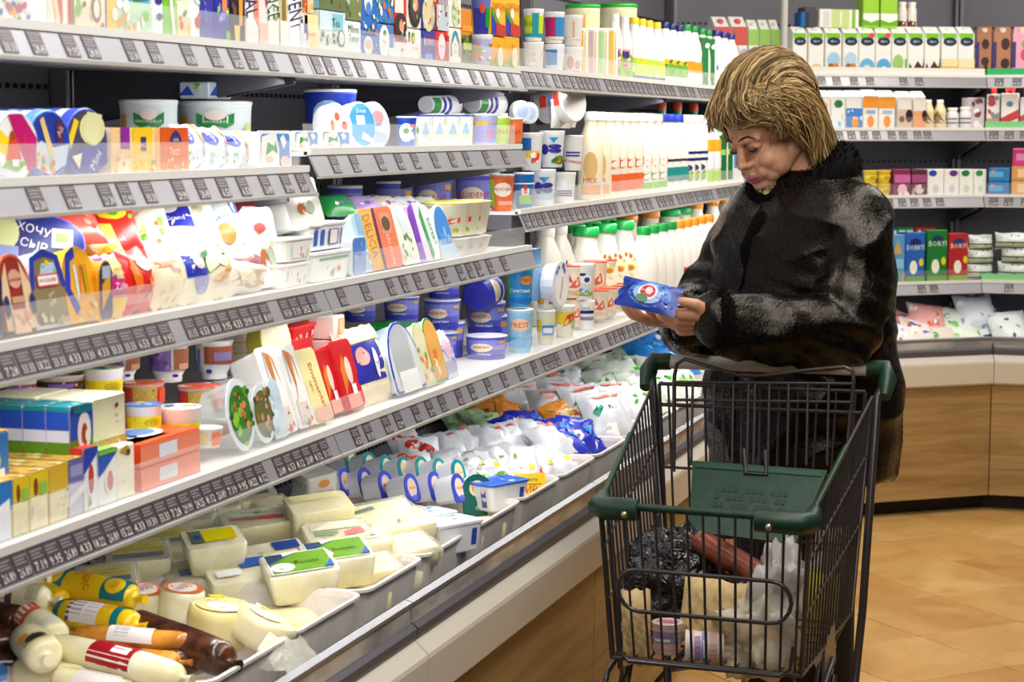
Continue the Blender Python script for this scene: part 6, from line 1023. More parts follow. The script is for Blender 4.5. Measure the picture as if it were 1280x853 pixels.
# loose crinkled film lying on the blocks
# foil cups and arched yogurt packs
def twin(px, py, zt, yaw, lab, lid='3a6ad0'):
    P = on_z(px, py, zt); put(K(k_tub(.13, .085, .065, 'eef0f4', 'r .85 .2 1 .9 2a4ab0', 'r .6 .1 .9 .9 5a5a9a;d .6 .2 .9 .9 4 .12 e0e0f0', lid=lid, lidspec='d 0 0 1 1 8 .12 f4f4f4 8ab0e8 1a4ab0', rc=.012, taper=.84)), 'yogurt_twin_pack', Matrix.Translation(P-np.array([0, 0, .065])) @ Matrix.Rotation(math.radians(yaw), 4, 'Z'), lab, 'yogurt pack')
twin(622, 600, .70, -25, 'white twin yogurt pack with blue striped foil in front of the arched packs')
twin(560, 650, .69, -30, 'white twin yogurt pack with pale foil at the tray rim', lid='e8ecf4')
twin(530, 640, .665, -30, 'white twin yogurt pack lying below the arched packs', lid='c8dce8')
for i, (px, py) in enumerate(((440, 618), (490, 630), (470, 605), (590, 625), (560, 612), (520, 600))):
    twin(px, py, .64, -35, 'white twin yogurt pack buried under the arched packs, %s' % N_ORD[i], lid='3a6ad0')
AR = K(k_tray(.056, .055, .068, 'ecedf2', '3a4ac0|e .5 .5 .3 .34 e0ccd8;e .5 .55 .2 .2 f0d0a0;t Живи .5 .5 .1 c0304a;e .5 .15 .2 .1 5a6ad8', 'arch', rim='2a3ab4', skirt=.80)); AT = K(k_tray(.056, .055, .068, 'ecedf2', '0a8a90|e .5 .55 .3 .32 e0d8b8;e .5 .55 .2 .2 f0d0a0;t Живи .5 .52 .1 d0403a', 'arch', rim='0a8a8a', skirt=.80))
AG = K(k_tray(.075, .075, .105, 'e4e8ea', '0e5a50|e .5 .68 .26 .18 f0d8a8;e .5 .68 .18 .12 e8b060;t Живи .5 .68 .07 c8382a;t Дніпро .5 .35 .08 e0ece8 75', 'arch', rim='0a5048', skirt=.78))
for (kk_, pts, z_, lab_) in ((AR, [(566, 619), (537, 616), (507, 619), (475, 615), (450, 611), (425, 611), (402, 608)], .672, 'white yogurt pack with violet blue arched lid'), (AT, [(566, 601), (543, 599), (521, 597), (499, 597), (477, 595), (456, 591), (434, 589)], .697, 'white yogurt pack with teal arched lid')):
    for i, (px, py) in enumerate(pts):
        P = on_z(px, py, z_)
        put(kk_, 'arched_yogurt_pack', Matrix.Translation((P[0], P[1], z_-.022)) @ Matrix.Rotation(math.radians(-14), 4, 'Z') @ Matrix.Rotation(math.radians(-16), 4, 'Y'), lab_+', %s from the tray rim' % N_ORD[i], 'yogurt pack', 'arched yogurt packs in two columns')
kb_ = K(k_box(.06, .08, .05, 'e8eaf0', '', '', 'd 0 0 1 1 6 .15 8ab0e8 f4f4f4 1a4ab0'))
for i in range(6):
    P = on_z(555-24*i, 640-3*i, .62); put(kb_, 'yogurt_pack', MT(P[0], P[1], .582, -.8), 'yogurt pack lying flat under the arched packs, %s from the tray rim' % N_ORD[i], 'yogurt pack', 'yogurt packs lying flat under the arched ones')
P = on_z(592, 622, .66); put(AG, 'arched_yogurt_pack', Matrix.Translation((P[0], P[1], .608)) @ Matrix.Rotation(math.radians(-52), 4, 'Z') @ Matrix.Rotation(math.radians(-10), 4, 'Y'), 'dark green arched yogurt pack at the head of the column', 'yogurt pack')
# yellow price card
P = on_z(658, 612, .645); b = MB(); b.box((0, -.05, 0), (.003, .05, .055), mat('f4c81a', .4)); draw(b, flat((.0034, -.05, 0), (0, 1, 0), (0, 0, 1), .10, .055), 't Ви_любите .5 .72 .16 2a2a1a;t СИР .55 .3 .3 c02a1a;e .12 .6 .06 .12 8a6a1a;r .1 .5 .9 .53 3a3a1a')
tag(b.obj('price_card', None, Matrix.Translation((P[0], P[1], .628)) @ Matrix.Rotation(math.radians(-58), 4, 'Z') @ Matrix.Rotation(math.radians(-18), 4, 'Y')), 'yellow card with black and red lettering standing in a white tray', 'price card')
# heaps of milk bags
def heap(pts, w, h, d, base, spec, lab, grp, nm='milk_bag', cat='milk bag', yaw=-45, pitch=62, jit=18, z=.69, m=None, var=2):
    ks = [K(k_pouch(w*(1+.08*v), d, h, m or base, spec, seed=int(pts[0][0])+v*7, crimp=.05, pw=.42, wr=.016, n=9)) for v in range(var)]
    R = random.Random(int(pts[0][0]*3+pts[0][1]))
    for i, p in enumerate(pts):
        zz = p[2] if len(p) > 2 else z; P = on_z(p[0], p[1], zz)
        if P[0] > -1.44: P = on_x(p[0], p[1], -1.44)
        put(ks[i % var], nm, Matrix.Translation(P) @ Matrix.Rotation(math.radians(yaw+R.uniform(-jit, jit)), 4, 'Z') @ Matrix.Rotation(math.radians(-pitch+R.uniform(-jit, jit)*.7), 4, 'Y') @ Matrix.Rotation(math.radians(R.uniform(-jit, jit)), 4, 'X') @ Matrix.Translation((-d*.3, 0, -h*.55)), lab if len(pts) == 1 else '%s, %s of the heap' % (lab, N_ORD[i]), cat, grp if len(pts) > 1 else None)
BAGW = mottled('white_bag_film', 'c6c9d0', 'e6e7ea', 14, .25, .35, bd=.004)
heap([(512, 556), (528, 566), (518, 580)], .10, .11, .05, 'e8eaf0', 'e .3 .75 .2 .14 d8402a;e .6 .6 .22 .14 d84a34;e .4 .3 .24 .16 2a4ad0;p .6 .3 .9 .5 .8 .1 2a8ad8;p .2 .1 .5 .2 .3 .0 2a2ab0', 'white bag with red and blue logos', 'white bags with red and blue logos', pitch=45, z=.71)
heap([(562, 555), (582, 550), (600, 546), (618, 548), (636, 545), (654, 540), (672, 540), (688, 545)], .10, .12, .055, 'd6d8dc', 'e .7 .8 .14 .08 e07a6a', 'white milk bag in the back row of the white heap', 'white milk bags in the back row', pitch=50, z=.71, m=BAGW)
heap([(560, 580), (585, 578), (608, 574), (630, 572), (652, 572), (672, 574), (690, 570)], .10, .12, .055, 'd6d8dc', 'e .7 .3 .1 .08 f0d820;e .3 .5 .06 .06 8ab040', 'white milk bag in the middle row of the white heap', 'white milk bags in the middle row', pitch=55, z=.695, m=BAGW)
heap([(545, 592), (572, 596), (600, 597), (628, 596), (652, 596)], .11, .12, .05, 'd6d8dc', 'p .2 .4 .4 .6 .6 .4 .4 .3 6ab040;e .6 .7 .08 .06 f0d820;p .7 .2 .8 .5 .85 .2 5aa040', 'white milk bag with small green print in the front row', 'white bags with small green print', pitch=65, z=.675, m=BAGW)
heap([(668, 590), (688, 584), (704, 590), (700, 574)], .11, .12, .05, 'd6d8dc', 'p 0 .3 .4 .5 .4 .8 0 .7 2a90d8;p .5 .2 .9 .3 .6 .7 .5 .5 d83a2a;d .1 .1 .9 .9 8 .06 6a8ad0 d86a6a f4f4f4', 'white bag with blue and red blocks', 'white bags with blue and red blocks', pitch=62, z=.675)
heap([(640, 528), (660, 526), (676, 534), (694, 538), (705, 546), (722, 536), (735, 548), (752, 556), (742, 566), (715, 560)], .10, .11, .05, '2a34b0', 'e .4 .3 .22 .16 e8e4d8;d .1 .5 .9 .9 6 .08 4a6ae0 1a1a8a 3a9ae8;p .6 .6 .9 .7 .8 .3 1a78d8', 'royal blue snack bag among the white bags', 'royal blue bags', pitch=55, z=.70, nm='blue_bag')
heap([(608, 512), (624, 508), (640, 516), (655, 525), (715, 510), (700, 517)], .09, .10, .05, 'e8953a', 'd .1 .1 .9 .9 8 .09 f0b868 d87a20 f4e0b8', 'orange bag at the back of the deck', 'orange bags at the back', pitch=45, z=.70, nm='orange_bag')
heap([(570, 520), (585, 516), (598, 522), (612, 527)], .08, .10, .045, 'b8d8a8', 'd .1 .1 .9 .9 8 .09 8ac070 e8e090 f4f4e8', 'pale green bag at the back beside the orange bags', 'pale green bags at the back', pitch=50, z=.69, nm='green_bag')
heap([(640, 495), (662, 490), (690, 505)], .13, .15, .08, 'e4e6ea', 'r .25 .72 .8 .82 d87a72;r .3 .6 .7 .66 e09890', 'fat white bag with coral lines', 'fat white bags with coral lines', pitch=35, z=.72, m=BAGW)
heap([(712, 470), (705, 500), (735, 505), (760, 515), (700, 485), (770, 498)], .14, .16, .08, 'e8eaea', 'p .1 .55 .3 .75 .35 .6 .2 .45 0a8a70;t KC .55 .6 .1 1a8a6a;p .2 .85 .9 .9 .8 .83 .3 .8 d86a5a', 'large white bag with teal triangle mark', 'large white bags with teal marks', pitch=42, z=.72, m=BAGW)
heap([(735, 518), (752, 524), (718, 522)], .10, .11, .05, 'f0ece0', 'e .5 .6 .3 .2 f0c83a;e .5 .6 .16 .12 d86a5a;d .1 .1 .9 .4 5 .08 8ab050 f4f0d8', 'white bag with sunflower print', 'white bags with sunflower print', pitch=50, z=.69)
heap([(790, 520), (770, 530), (805, 505)], .16, .17, .09, 'e0dedc', 'p .1 .2 .9 .4 .9 .44 .1 .25 d8a090', 'big translucent white bag beside the trolley', 'big translucent white bags', pitch=35, z=.71, m=BAGW)
GRN = 'p .0 .0 .4 .1 .3 .5 0 .4 2fae2a;p .6 .5 1 .4 1 .8 .7 .7 5ac83a;d .1 .1 .9 .9 8 .07 d8ecd0 3aa040 f4f4f4;t САНА .5 .6 .07 d8706a'
heap([(742, 458), (770, 462), (758, 475), (788, 470), (800, 482), (805, 492), (780, 490), (822, 474), (810, 460), (795, 496)], .13, .14, .07, 'e4eee2', GRN, 'white bag with green leaf print behind the trolley corner', 'white bags with green leaf print', pitch=48, z=.71)
heap([(778, 452), (800, 448), (822, 462), (790, 440), (840, 470), (838, 455), (850, 470)], .13, .14, .07, 'dfeadb', 'p .1 .1 .9 .2 .7 .5 .2 .4 8ac860;d .1 .4 .9 .9 8 .08 c8e0b8 5aa84a f4f0e0 c8b890', 'pale green crinkled bag further along the deck', 'pale green crinkled bags', pitch=48, z=.71)
heap([(815, 442), (828, 448), (842, 442), (812, 430)], .15, .17, .07, '2a80d0', 'd .1 .1 .9 .9 10 .08 6ab0e8 1a5ab8 d8e8f4;e .5 .4 .2 .16 9ad0f0', 'bright blue bag in the far heap by the trolley handle', 'bright blue bags in the far heap', pitch=45, z=.74, nm='blue_bag')
# buried bags that fill the trays
for i, (y0, n) in enumerate(((4.36, 4), (4.68, 4), (5.0, 4), (5.33, 4), (5.65, 4), (5.97, 4), (6.3, 4))):
    k = K(k_pouch(.13, .07, .15, BAGW, '', seed=80+i, crimp=.05, pw=.4, wr=.01, n=6))
    for j in range(n): put(k, 'milk_bag', Matrix.Translation((-1.45-.1*j, y0+.13, .59+.02*j)) @ Matrix.Rotation(math.radians(-30+20*(j % 3)), 4, 'Z') @ Matrix.Rotation(math.radians(-75), 4, 'Y') @ Matrix.Translation((0, 0, -.075)), 'plain white bag buried in the %s bag tray, %s from the aisle' % (N_ORD[i], N_ORD[j]), 'milk bag', 'plain white bags buried in the heaps')
# ================================================================ corner and end wall cabinets
def run_frame(JA, JB, d): 
    A, u, n, L = frame_on(JA, JB, d, 0); return A, u, n
def t_at(px, A, u, z):
    k = (px-640)/FPX; f, r = Vector(_fw), Vector(_rt)
    return (k*(f.dot(A)+(z-CAMH)*f.z)-r.dot(A))/(r.dot(u)-k*f.dot(u))
def z_on(px, py, A, n):
    r = Vector(ray(px, py)); s = n.dot(A)/n.dot(Vector((r.x, r.y, 0))); return CAMH+r.z*s
SEC = {'c': (J1, J2), 'e': (J2, JE(1.3))}
def eput(sec, z, px0, px1, ytop, build, nm, lab, cat, back=.03, d=.06, zo=0.0, h=None, grp=None, rz=0, lean=0, wk=.95, n=1, yb=None):
    A, u, nn = run_frame(*SEC[sec], 0.20+back); ta, tb = t_at(px0, A, u, z), t_at(px1, A, u, z)
    if yb is not None: zo = z_on((px0+px1)/2, yb, A, nn)-z
    hh = h or z_on((px0+px1)/2, ytop, A, nn)-z-zo
    p = A+u*((ta+tb)/2)-nn*(d/2)
    o = None
    k = K(build((tb-ta)*wk, d, hh))
    for i in range(n):
        q = p-nn*(i*d*1.05)
        o = put(k, nm, MT(q.x, q.y, z+zo+.0008, math.atan2(nn.y, nn.x)+rz, math.radians(lean)), lab if i == 0 else lab+', %s behind' % N_ORD[i], cat, grp)
    return o
OAT = 'p .0 1 .9 1 .9 .86 .5 .9 .1 .84 7cc424;e .5 .80 .42 .10 1a2a4a;t alpro .5 .80 .08 e8ecf0;'
def oat(extra): return OAT+extra
AL = [(990, 1009, 'r 0 0 1 .2 e8dcc8;r .8 0 1 .2 5aa05a'), (1010, 1030, 'e .5 .15 .35 .12 e0c898'), (1031, 1052, 'e .5 .35 .4 .2 a8cce8;e .35 .2 .2 .08 a8602a;e .65 .2 .2 .08 c88a4a'), (1053, 1073, 'e .5 .35 .4 .2 b8d4ea;e .35 .2 .2 .08 a8602a;e .65 .2 .2 .08 c88a4a'), (1073, 1094, 'e .5 .22 .45 .18 6ab0e0;e .5 .15 .25 .1 e8d8c8;e .75 .95 .2 .06 e04a5a'), (1094, 1114, 'e .5 .22 .45 .18 5aa8dc;e .5 .12 .2 .1 f0ece8;e .75 .95 .2 .06 e04a5a'),
      (1114, 1134, 'e .4 .3 .35 .2 9acc70;e .5 .12 .3 .1 b88a5a;r .85 0 1 .4 7cc424'), (1134, 1155, 'p 0 0 1 0 1 .45 .9 .2 .6 .35 .3 .15 .1 .3 5a2f1c'), (1155, 1175, 'p 0 0 1 0 1 .45 .9 .2 .6 .35 .3 .15 .1 .3 5a2f1c'), (1176, 1197, 'r 0 0 1 .22 e8b830;r 0 .22 1 .4 f4e0a8'), (1197, 1218, 'r 0 0 1 .2 e8c050;r 0 .2 1 .4 f4e4b8')]
NA = ['white plant drink carton at the corner post', 'white plant drink carton with oat picture', 'white plant drink carton with almonds, nearer the post', 'white plant drink carton with almonds, next to the coconut ones', 'white plant drink carton with blue coconut splash, nearer the post', 'white plant drink carton with blue coconut splash beside the hazelnut one', 'white plant drink carton with hazelnut and green stripe', 'white plant drink carton with chocolate splash, nearer the post', 'white plant drink carton with chocolate splash, nearer the yellow ones', 'white plant drink carton with yellow base beside the chocolate one', 'white plant drink carton with yellow base at the shelf joint']
for (a, b_, s), l in zip(AL, NA): eput('c', ZE1, a, b_, 33, lambda w, d, h, s=s: k_gable(w, d, h, 'f2f2ee', oat(s), '', 'f2f0ec'), 'drink_carton', l, 'carton', d=.07, n=2, grp='plant drink cartons')
for i, (a, b_) in enumerate(((892, 912), (913, 934))): eput('c', ZL1+.007, a, b_, 20, lambda w, d, h: k_gable(w, d, h, 'f0eeea', 'r 0 .72 1 1 d0564e;d .1 .1 .9 .65 8 .1 c8d0d8 b0b8c8 e0a0a0', '', 'd8665e'), 'milk_carton', 'white carton with red top at the far end of the top shelf, %s' % ('nearer', 'farther')[i], 'carton', d=.09)
for i, (a, b_) in enumerate(((935, 948), (949, 962), (963, 974))): eput('c', ZL1+.007, a, b_, 24, lambda w, d, h: k_gable(w, d, h, 'eef2ea', 'r 0 .75 1 1 9acc60;e .5 .6 .3 .1 2a3a5a;d .1 .1 .9 .5 8 .1 e8c8a0 c8d8e8', '', 'f2f0ec'), 'milk_carton', 'white carton with green top beside the corner post, %s of three' % N_ORD[i], 'carton', d=.07)
for i, (a, b_, c, s) in enumerate(((1219, 1239, 'b07a58', 'r 0 .2 .2 .8 3a2a7a;e .6 .75 .25 .12 3a1c10;e .6 .35 .25 .1 3a1c10;p .3 .1 .9 .1 .7 .3 2a140c'), (1240, 1263, 'b57e5c', 'r 0 .2 .2 .8 3a2a7a;e .7 .75 .25 .14 3a1c10;e .7 .3 .25 .12 3a1c10'), (1264, 1288, 'f0a8c0', 'r 0 .2 .2 .8 3a2a7a;e .7 .5 .25 .14 d84a6a;e .7 .75 .2 .1 7ab050'))):
    eput('e', ZE1, a, b_, 33, lambda w, d, h: k_gable(w, d, h, c, s, '', 'ecd8cc'), 'drink_carton', ('chocolate brown drink carton next to the shelf joint', 'chocolate brown drink carton beside the pink one', 'pink strawberry drink carton on the end shelf')[i], 'carton', d=.07)
for i, (a, b_, yt, ybm, c, s, l) in enumerate(((1022, 1074, 9, 31, 'f0f0ec', 'r .3 0 .75 1 c8dc8a;r .1 .1 .25 .9 d8d8d4;r .82 0 .9 1 7cc424;r .5 .1 .56 .9 e8ece0', 'white and green carton lying on the plant drink cartons'), (1077, 1098, -6, 30, '9ad03a', 'r 0 .1 1 .5 f2f4ee;p 0 .1 1 .1 1 .3 .5 .2 0 .3 6ab020', 'lime carton standing on the plant drink cartons, nearer the post'), (1099, 1121, -6, 30, '9ad03a', 'r 0 .1 1 .5 f2f4ee;p 0 .1 1 .1 1 .3 .5 .2 0 .3 6ab020', 'lime carton standing on the plant drink cartons, beside the brown bottles'), (1000, 1011, -8, 10, '1a6ab0', '', 'small blue pack by the corner post'), (1004, 1020, 6, 30, '4a4a50', '', 'dark grey pack lying by the corner post'))):
    eput('c', ZE1, a, b_, yt, lambda w, d, h: k_box(w, d, h, c, s), 'drink_carton', l, 'carton', d=.06, back=.05, zo=0.19, h=max(.05, (ybm-yt)/300))
for i in range(2): eput('c', ZE1, 1123+12*i, 1134+12*i, -4, lambda w, d, h: k_bottle(w/2, h, 'ece4da', 'r 0 .1 1 .6 6a3a24;d 0 .3 1 1 5 .2 f4f0e8 5a2f1c', 'f0ece6', 3), 'cream_bottle', 'white and brown bottle standing on the cartons, %s of two' % N_ORD[i], 'bottle', d=.03, back=.06, zo=.19, h=.11)
R2 = [(1021, 1038, 113, 'f0efec', 'e .5 .3 .3 .2 3a2a2a;e .5 .7 .3 .1 f0a060;r .1 .05 .9 .2 e8b090', 'white carton with dark bowl picture'), (1038, 1057, 113, 'f2f3f0', 'e .5 .75 .3 .12 2a7a4a;d 0 0 1 .4 8 .08 8ac0e0 f4f4f4', 'white carton with round green emblem'), (1057, 1078, 113, 'f0f0ee', 'r 0 0 1 .62 4a88d0;e .55 .2 .22 .18 f0a020;d 0 .3 1 .6 5 .06 e8f0f8', 'white carton with blue base and orange drop'), (1078, 1098, 112, 'f2ece4', 'r 0 .62 1 .95 f09a30;e .5 .22 .22 .18 f0901a;r .2 .45 .8 .55 8ab0e0', 'white carton with orange shoulder, nearer'), (1098, 1119, 113, 'f2eee8', 'r 0 .62 1 .95 f0a03a;e .5 .22 .22 .18 f0901a;r .2 .45 .8 .55 a8c0e0', 'white carton with orange shoulder, farther'), (1121, 1140, 114, 'efe8e0', 'r 0 0 1 .6 d8c0b0;e .8 .4 .25 .2 2a1a14;e .3 .3 .2 .1 6a4a3a', 'white carton with brown cow patches'), (1141, 1157, 114, 'efe8e0', 'r 0 0 1 .55 e8a070;e .9 .4 .2 .18 2a1a14', 'white carton with orange panel')]
for a, b_, yt, c, s, l in R2: eput('c', ZE2, a, b_, yt, lambda w, d, h: k_gable(w, d, h, c, s, '', 'f4f2ee'), 'drink_carton', l+' on the second corner shelf', 'carton', d=.07, n=2)
for i, (a, b_, yt) in enumerate(((1157, 1171, 125), (1171, 1186, 125), (1187, 1201, 135), (1203, 1218, 134))):
    eput('c', ZE2, a, b_, yt, lambda w, d, h: k_bottle(w/2, h, 'e4d4a8' if i < 2 else 'e4e2e4', 'p 0 .2 .5 .9 1 .2 8a6a30' if i < 2 else 'r 0 .3 1 .4 5a4a4a;r 0 .6 1 .7 5a4a4a', 'f0ece4', 2 if i < 2 else 3, hi=.7), 'drink_bottle', ('cream drink bottle, nearer the cartons', 'cream drink bottle, second from the cartons', 'small white striped bottle beside the cream ones', 'small white striped bottle at the shelf joint')[i], 'bottle', d=.05)
for i, (a, b_, yt, c, s) in enumerate(((1212, 1231, 118, 'c8bcc0', 'd 0 0 1 1 12 .12 8a3a44 4a4a5a f0ece8'), (1232, 1249, 113, 'e8e2e0', 'd 0 0 1 1 8 .12 b04a50 8a8a90;r 0 0 1 .3 c89a80'), (1250, 1273, 112, 'efe8e6', 'p 0 .1 1 .3 1 .55 0 .3 c83a34;e .5 .7 .2 .08 5a8a9a;r 0 0 1 .16 c8a888'), (1274, 1290, 118, 'eae8e8', 'p 0 .2 1 .4 1 .6 0 .4 c84a44'))):
    eput('e' if i else 'c', ZE2, a, b_, yt, lambda w, d, h: k_box(w, d, h*.9, c, s), 'yogurt_carton', ('dark patterned multipack at the shelf joint', 'white and red yogurt carton by the joint', 'white yogurt carton with red wave', 'white yogurt carton with red stripe at the photo edge')[i], 'carton', d=.07)
    if i: eput('e', ZE2, a+4, b_-4, yt-5, lambda w, d, h: k_cup(w/2, .03, 'd0342e', '', 'd0342e', n=10), 'yogurt_tub', 'red round tub on the carton, %s from the joint' % N_ORD[i-1], 'tub', d=.04, zo=(z_on((a+b_)/2, yt, *[run_frame(*SEC['e'], .23)[q] for q in (0, 2)])-ZE2)*.9, h=.02)
for i, (a, b_) in enumerate(((1083, 1100), (1100, 1117))):
    for j in range(2): eput('c', ZE3, a, b_, 227, lambda w, d, h: k_cup(w/2, .052, 'e8c81e', 'r 0 .3 1 .7 f0dc5a;e .5 .4 .2 .2 c8a020', 'f0e060', off=0, n=12), 'yellow_cup', 'yellow dairy cup, %s of the %s pair' % (('lower', 'upper')[j], ('nearer', 'farther')[i]), 'dairy cup', d=.06, zo=.054*j, h=.05, grp='yellow dairy cups')
for i, (a, b_, c, s, l) in enumerate(((1117, 1138, '8a2a5a', 'r 0 .5 1 .8 c86aa0;e .5 .25 .3 .2 e8c0d0;d 0 0 1 .4 6 .1 f4e0e8 5a1a3a', 'magenta dessert box beside the yellow cups'), (1139, 1159, '5a2a3a', 'r 0 .5 1 .8 a0507a;e .5 .25 .3 .18 e8d0c8;d 0 0 1 .4 6 .1 3a1a20 c89aa8', 'dark plum dessert box beside the white cartons'), (1159, 1180, 'ecebe6', 'e .3 .85 .25 .12 2a4ab0;e .5 .25 .2 .15 c8c8d4', 'white carton with blue leaf'), (1180, 1199, 'ecebe6', 'e .6 .85 .3 .12 6a2a8a;e .5 .25 .2 .15 d0c8d8', 'white carton with purple leaf'), (1199, 1217, 'e9eae2', 'e .4 .85 .3 .12 2a7a3a;e .5 .25 .2 .15 c8d4c4', 'white carton with green leaf, nearer'), (1217, 1233, 'e9eae2', 'e .4 .85 .3 .12 3a8a4a;e .5 .25 .2 .15 c8d4c4', 'white carton with green leaf at the shelf joint'))):
    eput('c', ZE3, a, b_, 212, lambda w, d, h: k_box(w, d, h, c, s), 'dessert_box', l+' on the third corner shelf', 'carton', d=.07, n=2)
for i, (a, b_, zo, h, c, s, l) in enumerate(((1235, 1262, 0, .056, '2a7ab8', 'r 0 .3 .7 .7 5aa8d8;e .2 .7 .12 .1 e08a5a', 'blue dessert box, lower of two'), (1235, 1262, .058, .056, '2a7ab8', 'r 0 .3 .7 .7 5aa8d8;e .2 .7 .12 .1 e08a5a', 'blue dessert box, upper of two'), (1263, 1290, 0, .06, 'e0a868', 'r .3 .2 1 .8 f0d0a0', 'tan dessert box, lower in its stack'), (1263, 1290, .062, .06, 'd89a60', 'r .3 .2 1 .8 f0c890', 'tan dessert box, middle of its stack'), (1264, 1288, .124, .07, 'e0348a', 'r .2 .3 .9 .7 f0a0c8', 'pink dessert box on top of the tan ones'))):
    eput('e', ZE3, a, b_, 0, lambda w, d, h_: k_box(w, d, h_, c, s), 'dessert_box', l+' on the end wall', 'carton', d=.09, zo=zo, h=h)
for j in range(3):
    for i, (a, b_, c) in enumerate(((1112, 1120, '2a6ac0'), (1120, 1142, '1a9a4a'), (1143, 1169, 'c82830'))):
        eput('c', ZE4, a, b_, 0, lambda w, d, h: k_box(w, d, h, c, 'r .1 .2 .45 .8 f0f0ec;r .55 .2 .9 .8 f0f0ec'), 'butter_pack', '%s foil pack at the back of the lowest corner shelf, %s layer' % (('blue', 'green', 'red')[i], ('bottom', 'middle', 'top')[j]), 'butter pack', back=.16, zo=.065+.052*j, h=.05, d=.08)
for i, (a, b_, yt, c, s, l) in enumerate(((1112, 1131, 294, '5a9ac8', 'p .2 .6 .8 .6 .5 .9 c8a060;r .1 .3 .9 .5 8ac0e0;d 0 0 1 .25 8 .08 7ab040 c89a6a', 'pale blue box with yellow triangle'), (1131, 1156, 291, '2a62b8', 'e .5 .8 .3 .08 1a2a6a;t DOBRYI .5 .7 .1 e0e8f8;e .4 .3 .2 .14 f0efe0;e .8 .4 .12 .08 e8d020;r 0 0 1 .12 6aa030', 'deep blue box with white splash'), (1158, 1184, 288, '1f7a34', 'e .5 .82 .3 .08 1a3a5a;t BORYI .5 .74 .1 e0f0e0;e .4 .3 .2 .14 f0efe0;e .8 .4 .12 .08 e8d020;r 0 0 1 .12 6aa030', 'forest green box with white splash'), (1185, 1210, 292, 'b02a2e', 'e .5 .82 .3 .08 2a3a6a;t BORYI .5 .74 .1 f0e0e0;e .45 .3 .2 .14 f0efe0;e .85 .45 .12 .08 e8d020;r 0 0 1 .12 8ab030', 'brick red box with white splash'))):
    eput('c', ZE4, a, b_, yt, lambda w, d, h: k_box(w, d, h, c, s), 'milk_powder_box', l+' on the lowest corner shelf', 'carton', d=.06)
BGW = 'd .0 .0 1 1 24 .05 2a6a44 7ab07a 2a4a7a f0f2ee;r 0 .42 1 .5 3a6a4a;r 0 .28 1 .34 d8c850;r 0 .1 1 .2 4a5a6a'
for i, (a, b_, zo, h) in enumerate(((1213, 1247, 0, .075), (1214, 1248, .06, .075), (1215, 1246, .12, .07))): eput('c', ZE4, a, b_, 0, lambda w, d, h_: k_pouch(w, d, h_, 'dfe6e0', BGW, seed=i, crimp=.03, pw=.35), 'crisp_bag', 'green and white lettered bag, %s of the stack at the joint' % ('lowest', 'middle', 'top')[i], 'bag', d=.08, zo=zo, h=h)
for i, (a, b_, zo, h) in enumerate(((1244, 1290, 0, .08), (1248, 1292, .065, .08), (1240, 1290, .13, .07))): eput('e', ZE4, a, b_, 0, lambda w, d, h_: k_pouch(w, d, h_, 'dfe6e0', BGW, seed=i+5, crimp=.03, pw=.35), 'crisp_bag', 'green and white lettered bag, %s of the stack on the end wall' % ('lowest', 'middle', 'top')[i], 'bag', d=.09, zo=zo, h=h)
# bags lying in the deck of the corner and end cabinets
DB = [(1122, 410, 'e0a0a0', 'd 0 0 1 1 10 .09 d85a5a 2a5ab0 f0e8e0', 'pink and red bag'), (1128, 425, 'dfe4ec', 'd 0 0 1 1 12 .08 2a4ab0 d84a3a e8d8a0', 'white and blue bag near the woman'), (1150, 420, 'e8e0d8', 'd 0 0 1 1 14 .08 2a5ab8 e8c070 d84a44', 'blue and cream bag'), (1175, 425, 'e4d8c8', 'd 0 0 1 1 14 .08 d84a3a f0b8a0 3aa040', 'red and cream bag'), (1160, 400, 'e8a8a0', 'd 0 0 1 1 10 .09 d84a44 f4e8e0', 'salmon patterned bag at the back'), (1196, 405, 'dfe8da', 'd 0 0 1 1 14 .09 2f9a34 7ac04a f4f4f0 2a3a8a', 'leaf green bag at the back'), (1207, 425, 'e0ead8', 'd 0 0 1 1 14 .09 3fae3a 8ad050 f4f4f0', 'leaf green bag in front'), (1228, 405, 'e0e2e8', 'p 0 .6 1 .8 1 .95 0 .75 2a3a8a;d 0 0 1 .6 8 .08 d87a80 5aa05a f4f4f4', 'white bag with navy band at the corner'), (1238, 425, 'e4e4e4', 'p 0 .3 1 .5 1 .65 0 .5 2a3a8a;d 0 0 1 .4 8 .08 8a8ac0 f4f4f4', 'white bag with navy sash at the corner'), (1220, 388, 'd8dce4', 'd 0 0 1 1 8 .08 8a9ab8 f4f4f4', 'pale grey bag standing at the back of the corner'), (1262, 410, 'e2e6e2', 'd 0 0 1 1 10 .08 3a9a4a f4f4f4 2a4a9a', 'white and green bag on the end wall'), (1275, 430, 'e2e6e2', 'd 0 0 1 1 10 .08 3a9a4a f4f4f4 5a6ab0', 'white and green bag at the photo edge'), (1250, 432, 'dfe6df', 'd 0 0 1 1 10 .08 5ab05a f4f4f4', 'pale green bag at the corner rim')]
for i, (px, py, c, s, l) in enumerate(DB):
    P = on_y(px, py, 8.62 if px > 1240 else 8.62-(1240-px)*.0022+(.10 if py < 412 else 0)); k = K(k_pouch(.17, .07, .20, c, s, seed=i+20, crimp=.05, pw=.42, wr=.01))
    put(k, 'crisp_bag', Matrix.Translation((P[0], P[1], max(P[2]-.01, .575))) @ Matrix.Rotation(math.radians(-60+(i*37 % 40)-20), 4, 'Z') @ Matrix.Rotation(math.radians(-45), 4, 'Y') @ Matrix.Rotation(math.radians((i*53 % 50)-25), 4, 'X') @ Matrix.Translation((0, 0, -.10)), l+' in the end deck', 'bag')
